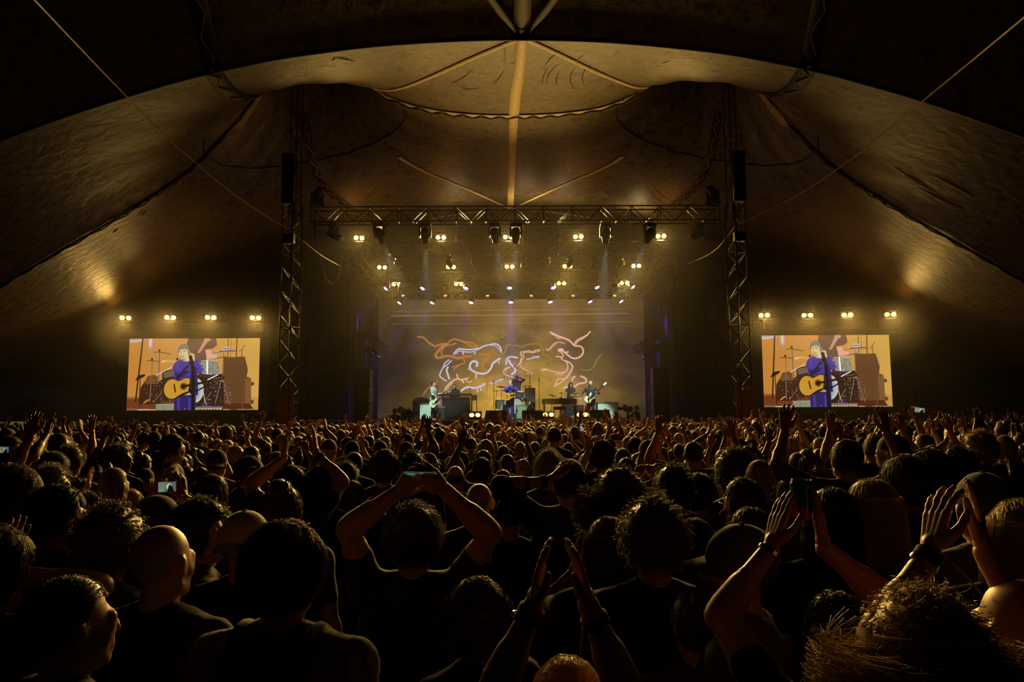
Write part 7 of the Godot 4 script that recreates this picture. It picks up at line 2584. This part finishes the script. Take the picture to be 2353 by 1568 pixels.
func build_band() -> void:
	for k in figures:
		if not figures[k].has("body_mesh"): build_figure(figures[k])
	# the people on stage
	dress(figures["guitarist"], on_stage(996, 33.4, -112, 0.0, 0.99), "guitarist in pale patterned shirt standing in profile at the microphone", "skin", "pale print", "navy", "short", "dark", "", "", 0, 1.0, "musicians on stage")
	dress(figures["singer"], on_stage(1172, 33.9, 186, 0.0, 1.02), "singer in deep blue shirt and trousers, hands clasped at the microphone", "skin", "blue", "blue", "short", "grey", "", "", 1, 1.0, "musicians on stage")
	dress(figures["bassist"], on_stage(1358, 33.2, 176, 0.0, 0.98), "bass player in dark suit with one arm stretched down and out", "skin", "dark suit", "dark suit", "cropped", "grey", "", "", 1, 1.0, "musicians on stage")
	var kb := dress(figures["keyboardist"], on_stage(1045, 36.2, 182, 0.0, 0.98), "keyboard player in dark jacket and glasses behind the stacked keyboards", "skin", "dark suit", "black", "cropped", "dark", "", "", 0, 1.0, "musicians on stage")
	add_glasses(kb, figures["keyboardist"].head, false)
	dress(figures["drummer"], on_stage(1312, 36.0, 170, 0.0, 1.0), "long-haired percussionist seated behind the drums near the bass player", "skin", "navy", "black", "long", "dark", "", "", 1, 1.0, "musicians on stage")
	dress(figures["horn"], on_stage(1188, 37.0, 186, 0.42, 1.0), "musician in striped shirt with raised arms on the riser behind the singer", "tanned skin", "brown stripe", "black", "short", "dark", "", "", 1, 1.0, "musicians on stage")
	# camera crew in front of the stage
	var fl := U(909, 965, 31.0)
	dress(figures["operator"], Transform3D(Basis(Vector3.UP, 0.5), Vector3(U(907, 950, 30.7).x, 0.55, -30.7)), "camera operator in black beside the stage front below the keyboard side wing", "skin", "black", "black", "under_cap", "dark", "cap", "black", 0, 0.4, "camera crew")
	dress(figures["operator"], Transform3D(Basis(Vector3.UP, 0.9), Vector3(U(1462, 950, 30.7).x, 0.62, -30.7)), "camera operator in black beside the stage front below the bass side wing", "skin", "black", "black", "short", "dark", "", "", 0, 0.4, "camera crew")
	for q in [[907, 0.55, "keyboard"], [1462, 0.62, "bass"]]:
		var o := thing("camera_platform", "low black platform the camera operator on the %s side stands on" % q[2], "platform", Transform3D(Basis(), Vector3(U(q[0], 950, 30.7).x, 0, -30.65)), "camera platforms")
		part("deck", MB.new().box(Vector3(0, q[1] - 0.05, 0), Vector3(1.1, 0.1, 0.9), Basis(), 0.01).mesh(), M["stage deck"], o)
		for x in [-0.5, 0.5]:
			for z in [-0.4, 0.4]: part("leg", MB.new().box(Vector3(x, (q[1] - 0.1) / 2, z), Vector3(0.06, q[1] - 0.1, 0.06)).mesh(), M["black steel"], o)
	for q in [[923, 944, "keyboard", -0.6], [1443, 940, "bass", 0.8]]:
		var c := U(q[0], q[1], 30.7)
		var o := thing("video_camera", "shoulder video camera of the operator on the %s side" % q[2], "camera", Transform3D(Basis(Vector3.UP, q[3]), c), "video cameras")
		part("camera_body", MB.new().box(Vector3(0, 0, 0), Vector3(0.16, 0.2, 0.4), Basis(), 0.03).mesh(), M["black plastic"], o)
		part("lens_barrel", MB.new().lathe([Vector2(0.045, 0), Vector2(0.06, 0.1), Vector2(0.075, 0.28), Vector2(0.07, 0.29), Vector2(0, 0.27)], 16, Transform3D(Basis(Vector3.RIGHT, -PI / 2), Vector3(0, 0.02, -0.2))).mesh(), M["black steel"], o)
		part("viewfinder", MB.new().box(Vector3(-0.12, 0.13, -0.08), Vector3(0.08, 0.08, 0.16), Basis(), 0.01).mesh(), M["black plastic"], o)
		part("tripod_column", MB.new().tube([Vector3(0, -0.1, 0), Vector3(0, -c.y + 0.9, 0)], 0.04, 8).mesh(), M["black steel"], o)
		for k in 3:
			var a := TAU * k / 3
			bar("tripod_leg", Vector3(0, -0.5, 0), Vector3(cos(a) * 0.45, -c.y, sin(a) * 0.45), 0.022, M["black steel"], o)
	# guitars
	var gb := Basis(Vector3.UP, deg_to_rad(180 - 105)) * Basis(Vector3.BACK, -0.75)
	guitar(Transform3D(Basis(Vector3.UP, PI) * Basis(Vector3.BACK, -0.62) , U(1000, 925, 33.1)), "pale electric guitar hanging on the guitarist in patterned shirt", "electric")
	guitar(Transform3D(Basis(Vector3.UP, PI) * Basis(Vector3.BACK, -0.22), U(1169, 911, 33.62)), "yellow acoustic guitar hanging at the singer's waist", "acoustic")
	guitar(Transform3D(Basis(Vector3.UP, PI) * Basis(Vector3.BACK, -0.72), U(1356, 914, 32.95)), "white bass guitar held across the bass player's dark suit", "bass")
	guitar(Transform3D(Basis(Vector3.UP, PI) * Basis(Vector3.BACK, -1.45), Vector3(U(1348, 944, 33.6).x, STAGE_Y + 0.31, -33.6)), "amber acoustic guitar standing upright beside the bass player's leg", "acoustic")
	# microphones
	mic_stand(on_stage(1004, 33.2), "straight microphone stand before the guitarist in patterned shirt", 1.52)
	mic_stand(on_stage(1180, 33.3), "dark microphone stand the singer leans on", 1.48)
	mic_stand(on_stage(1354, 32.8), "microphone stand before the bass player", 1.5)
	mic_stand(on_stage(1083, 34.4), "microphone stand by the small box at the end of the keyboards", 1.15, Vector3(-0.06, 0.3, 0))
	mic_stand(on_stage(1135, 35.6), "tall boom stand rising beside the drum riser near the keyboards", 1.85, Vector3(0.5, 0.16, 0))
	mic_stand(on_stage(1218, 37.6), "tall overhead stand behind the brown loudspeaker stack", 2.3, Vector3(-0.8, 0.35, 0))
	mic_stand(on_stage(1239, 36.5), "lone tall stand with a box-like head between singer and drums", 1.9, Vector3(0, 0.1, 0))
	# keyboards
	var kt := thing("keyboard_stand", "long keyboard rig draped in black cloth with two stacked keyboards", "keyboard", on_stage(1044, 35.2, 0))
	part("cloth_front", MB.new().box(Vector3(0.08, 0.48, 0), Vector3(1.25, 0.95, 0.5), Basis(), 0.03).mesh(), M["black drape"], kt)
	part("organ_case", MB.new().box(Vector3(0.08, 1.0, 0.02), Vector3(1.32, 0.14, 0.5), Basis(), 0.02).mesh(), M["dark wood"], kt)
	part("upper_keyboard", MB.new().box(Vector3(-0.02, 1.18, 0.0), Vector3(1.62, 0.13, 0.36), Basis(), 0.02).mesh(), M["tolex"], kt)
	part("top_module", MB.new().box(Vector3(0.0, 1.29, -0.1), Vector3(0.5, 0.07, 0.25), Basis(), 0.01).mesh(), M["tolex"], kt)
	for k in 30: part("key", MB.new().box(Vector3(-0.7 + k * 0.046, 1.25, -0.1), Vector3(0.04, 0.02, 0.14), Basis(), 0.003).mesh() if k == 0 else kt.get_node("key").mesh, M["ivory key"], kt, Transform3D(Basis(), Vector3(0.046 * k if k else 0.0, 0, 0)))
	for x in [-0.55, 0.75]: bar("support_leg", Vector3(x, 0, 0.1), Vector3(x, 1.0, 0.1), 0.025, M["chrome"], kt)
	var bx := thing("small_organ", "small green-grey box organ on thin legs at the end of the keyboards", "organ", on_stage(1090, 34.8))
	part("case", MB.new().box(Vector3(0, 1.02, 0), Vector3(0.25, 0.25, 0.3), Basis(), 0.02).mesh(), M["green grille cloth"], bx)
	for x in [-0.1, 0.1]:
		for z in [-0.1, 0.1]: bar("leg", Vector3(x * 1.3, 0, z * 1.3), Vector3(x, 0.9, z), 0.014, M["black steel"], bx)
	# amplifiers
	amp(964, 992, 927, 34.2, 0.5, "pale grille cloth", "pale-fronted amplifier beside the guitarist in patterned shirt")
	amp(999, 1023, 935, 33.8, 0.35, "dark grille cloth", "small dark combo amplifier at the guitarist's feet by the keyboards")
	amp(951, 966, 918, 34.8, 0.5, "dark grille cloth", "tall black rack with violet lights beside the pale amplifier")
	amp(1150, 1168, 930, 34.4, 0.4, "green grille cloth", "green-fronted amplifier on the singer's keyboard side")
	amp(1186, 1210, 932, 34.4, 0.4, "green grille cloth", "green-fronted amplifier on the singer's drum side")
	amp(1372, 1420, 925, 34.2, 0.5, "pale grille cloth", "large pale-fronted bass amplifier beside the bass player")
	amp(1058, 1106, 946, 33.0, 0.3, "silver sparkle", "low bright flight case with amber lamps before the keyboards")
	var st := amp(1206, 1230, 892, 37.4, 0.5, "brown cabinet", "brown loudspeaker stack beside the drum kit behind the singer", 0.42)
	# riser
	var ra := U(1118, 943, 35.4)
	var rb := U(1242, 943, 35.4)
	var ri := thing("drum_riser", "low drum riser with pale taped front edge behind the singer", "riser", Transform3D(Basis(), Vector3((ra.x + rb.x) / 2, STAGE_Y, -36.6)))
	part("deck", MB.new().box(Vector3(0, 0.2, 0), Vector3(rb.x - ra.x, 0.4, 2.4), Basis(), 0.02).mesh(), M["stage deck"], ri)
	part("edge_strip", MB.new().box(Vector3(0, 0.33, 1.21), Vector3(rb.x - ra.x, 0.1, 0.02), Basis(), 0.004).mesh(), M["plywood"], ri)
	# drum kit behind the singer
	var dk := thing("drum_kit", "silver sparkle drum kit with brass cymbals on the riser behind the singer", "drum kit", on_stage(1178, 36.2, 0, 0.4))
	drum(dk, "kick_drum", Vector3(0.15, 0.3, 0.1), 0.29, 0.4, Vector3(0.1, 0, 1), M["silver sparkle"], M["drum head"])
	drum(dk, "rack_tom", Vector3(0.38, 0.82, 0.05), 0.17, 0.24, Vector3(0.1, 1, 0.3), M["silver sparkle"], M["drum head"])
	drum(dk, "rack_tom", Vector3(-0.05, 0.8, 0.05), 0.15, 0.22, Vector3(-0.1, 1, 0.3), M["silver sparkle"], M["drum head"])
	drum(dk, "floor_tom", Vector3(-0.62, 0.32, -0.05), 0.22, 0.4, Vector3.UP, M["silver sparkle"], M["drum head"])
	drum(dk, "snare_drum", Vector3(0.55, 0.55, -0.25), 0.18, 0.14, Vector3(0, 1, 0.1), M["chrome"], M["drum head"])
	cymbal(dk, Vector3(-0.55, 0, 0.1), Vector3(-0.55, 1.18, 0.05), 0.24, Vector3(0.05, 1, 0.25))
	cymbal(dk, Vector3(-0.85, 0, -0.1), Vector3(-0.78, 0.98, -0.1), 0.2, Vector3(0, 1, 0.1))
	cymbal(dk, Vector3(-0.3, 0, -0.25), Vector3(-0.34, 1.0, -0.15), 0.22, Vector3(0, 1, 0.2))
	cymbal(dk, Vector3(0.85, 0, 0.0), Vector3(0.72, 1.2, 0.05), 0.24, Vector3(-0.1, 1, 0.2))
	# percussion near the bass player
	var pk := thing("percussion_kit", "dark drum kit with yellow bongos and cymbals near the bass player", "drum kit", on_stage(1296, 35.0, 0, 0.0))
	drum(pk, "kick_drum", Vector3(0.15, 0.42, 0.0), 0.34, 0.4, Vector3(0, 0, 1), M["tolex"], M["dark grille cloth"])
	drum(pk, "rack_tom", Vector3(-0.05, 0.9, 0.0), 0.15, 0.2, Vector3(0, 1, 0.2), M["tolex"], M["drum head"])
	drum(pk, "floor_tom", Vector3(0.72, 0.4, 0.1), 0.2, 0.5, Vector3.UP, M["dark wood"], M["drum head"])
	drum(pk, "bongo", Vector3(0.35, 1.12, 0.2), 0.10, 0.15, Vector3.UP, M["conga yellow"], M["drum head"])
	drum(pk, "bongo", Vector3(0.6, 1.13, 0.2), 0.11, 0.15, Vector3.UP, M["conga yellow"], M["drum head"])
	bar("bongo_stand", Vector3(0.48, 0, 0.2), Vector3(0.48, 1.05, 0.2), 0.015, M["chrome"], pk)
	cymbal(pk, Vector3(-0.62, 0, 0.1), Vector3(-0.55, 1.12, 0.1), 0.22, Vector3(0.25, 1, 0.2))
	cymbal(pk, Vector3(-0.1, 0, 0.3), Vector3(-0.14, 1.22, 0.25), 0.2, Vector3(0, 1, 0.1))
	# black piano table and its stool
	var pt := thing("stage_piano", "black stage piano on straight legs seen from behind, before the drums", "piano", on_stage(1286, 32.9))
	part("case", MB.new().box(Vector3(0, 0.79, 0), Vector3(1.52, 0.22, 0.45), Basis(), 0.02).mesh(), M["tolex"], pt)
	part("lid", MB.new().box(Vector3(0, 0.91, 0), Vector3(1.46, 0.02, 0.42), Basis(), 0.006).mesh(), M["black paint"], pt)
	for x in [-0.68, 0.68]:
		for z in [-0.16, 0.16]: part("leg", MB.new().box(Vector3(x, 0.34, z), Vector3(0.06, 0.68, 0.06), Basis(), 0.01).mesh(), M["tolex"], pt)
	var ps := thing("piano_stool", "black padded stool on thin legs in front of the stage piano", "stool", on_stage(1286, 32.2))
	part("seat", MB.new().box(Vector3(0, 0.5, 0), Vector3(0.58, 0.14, 0.34), Basis(), 0.04).mesh(), M["tolex"], ps)
	for x in [-0.25, 0.25]:
		for z in [-0.12, 0.12]: bar("leg", Vector3(x, 0, z), Vector3(x, 0.45, z), 0.016, M["black steel"], ps)
	wedge(941, 32.4, 0.62, 160, "black floor monitor at the stage edge beside the keyboard side camera")
	wedge(1141, 32.6, 0.95, 172, "wide black floor monitor on the keyboard side of the singer")
	wedge(1226, 32.6, 0.95, 188, "wide black floor monitor between the singer and the stage piano")
	wedge(1375, 32.2, 0.95, 190, "low black floor monitor below the bass player")
	var cs := thing("road_case", "round-topped dark equipment case behind the pale amplifier", "case", on_stage(968, 35.6))
	part("case_body", MB.new().lathe([Vector2(0.42, 0.0), Vector2(0.42, 0.85), Vector2(0.36, 0.98), Vector2(0.2, 1.05), Vector2(0, 1.07)], 24).mesh(), M["black paint"], cs)
	part("strap", MB.new().lathe([Vector2(0.425, 0.5), Vector2(0.43, 0.52), Vector2(0.43, 0.57), Vector2(0.425, 0.59)], 24).mesh(), M["chrome"], cs)
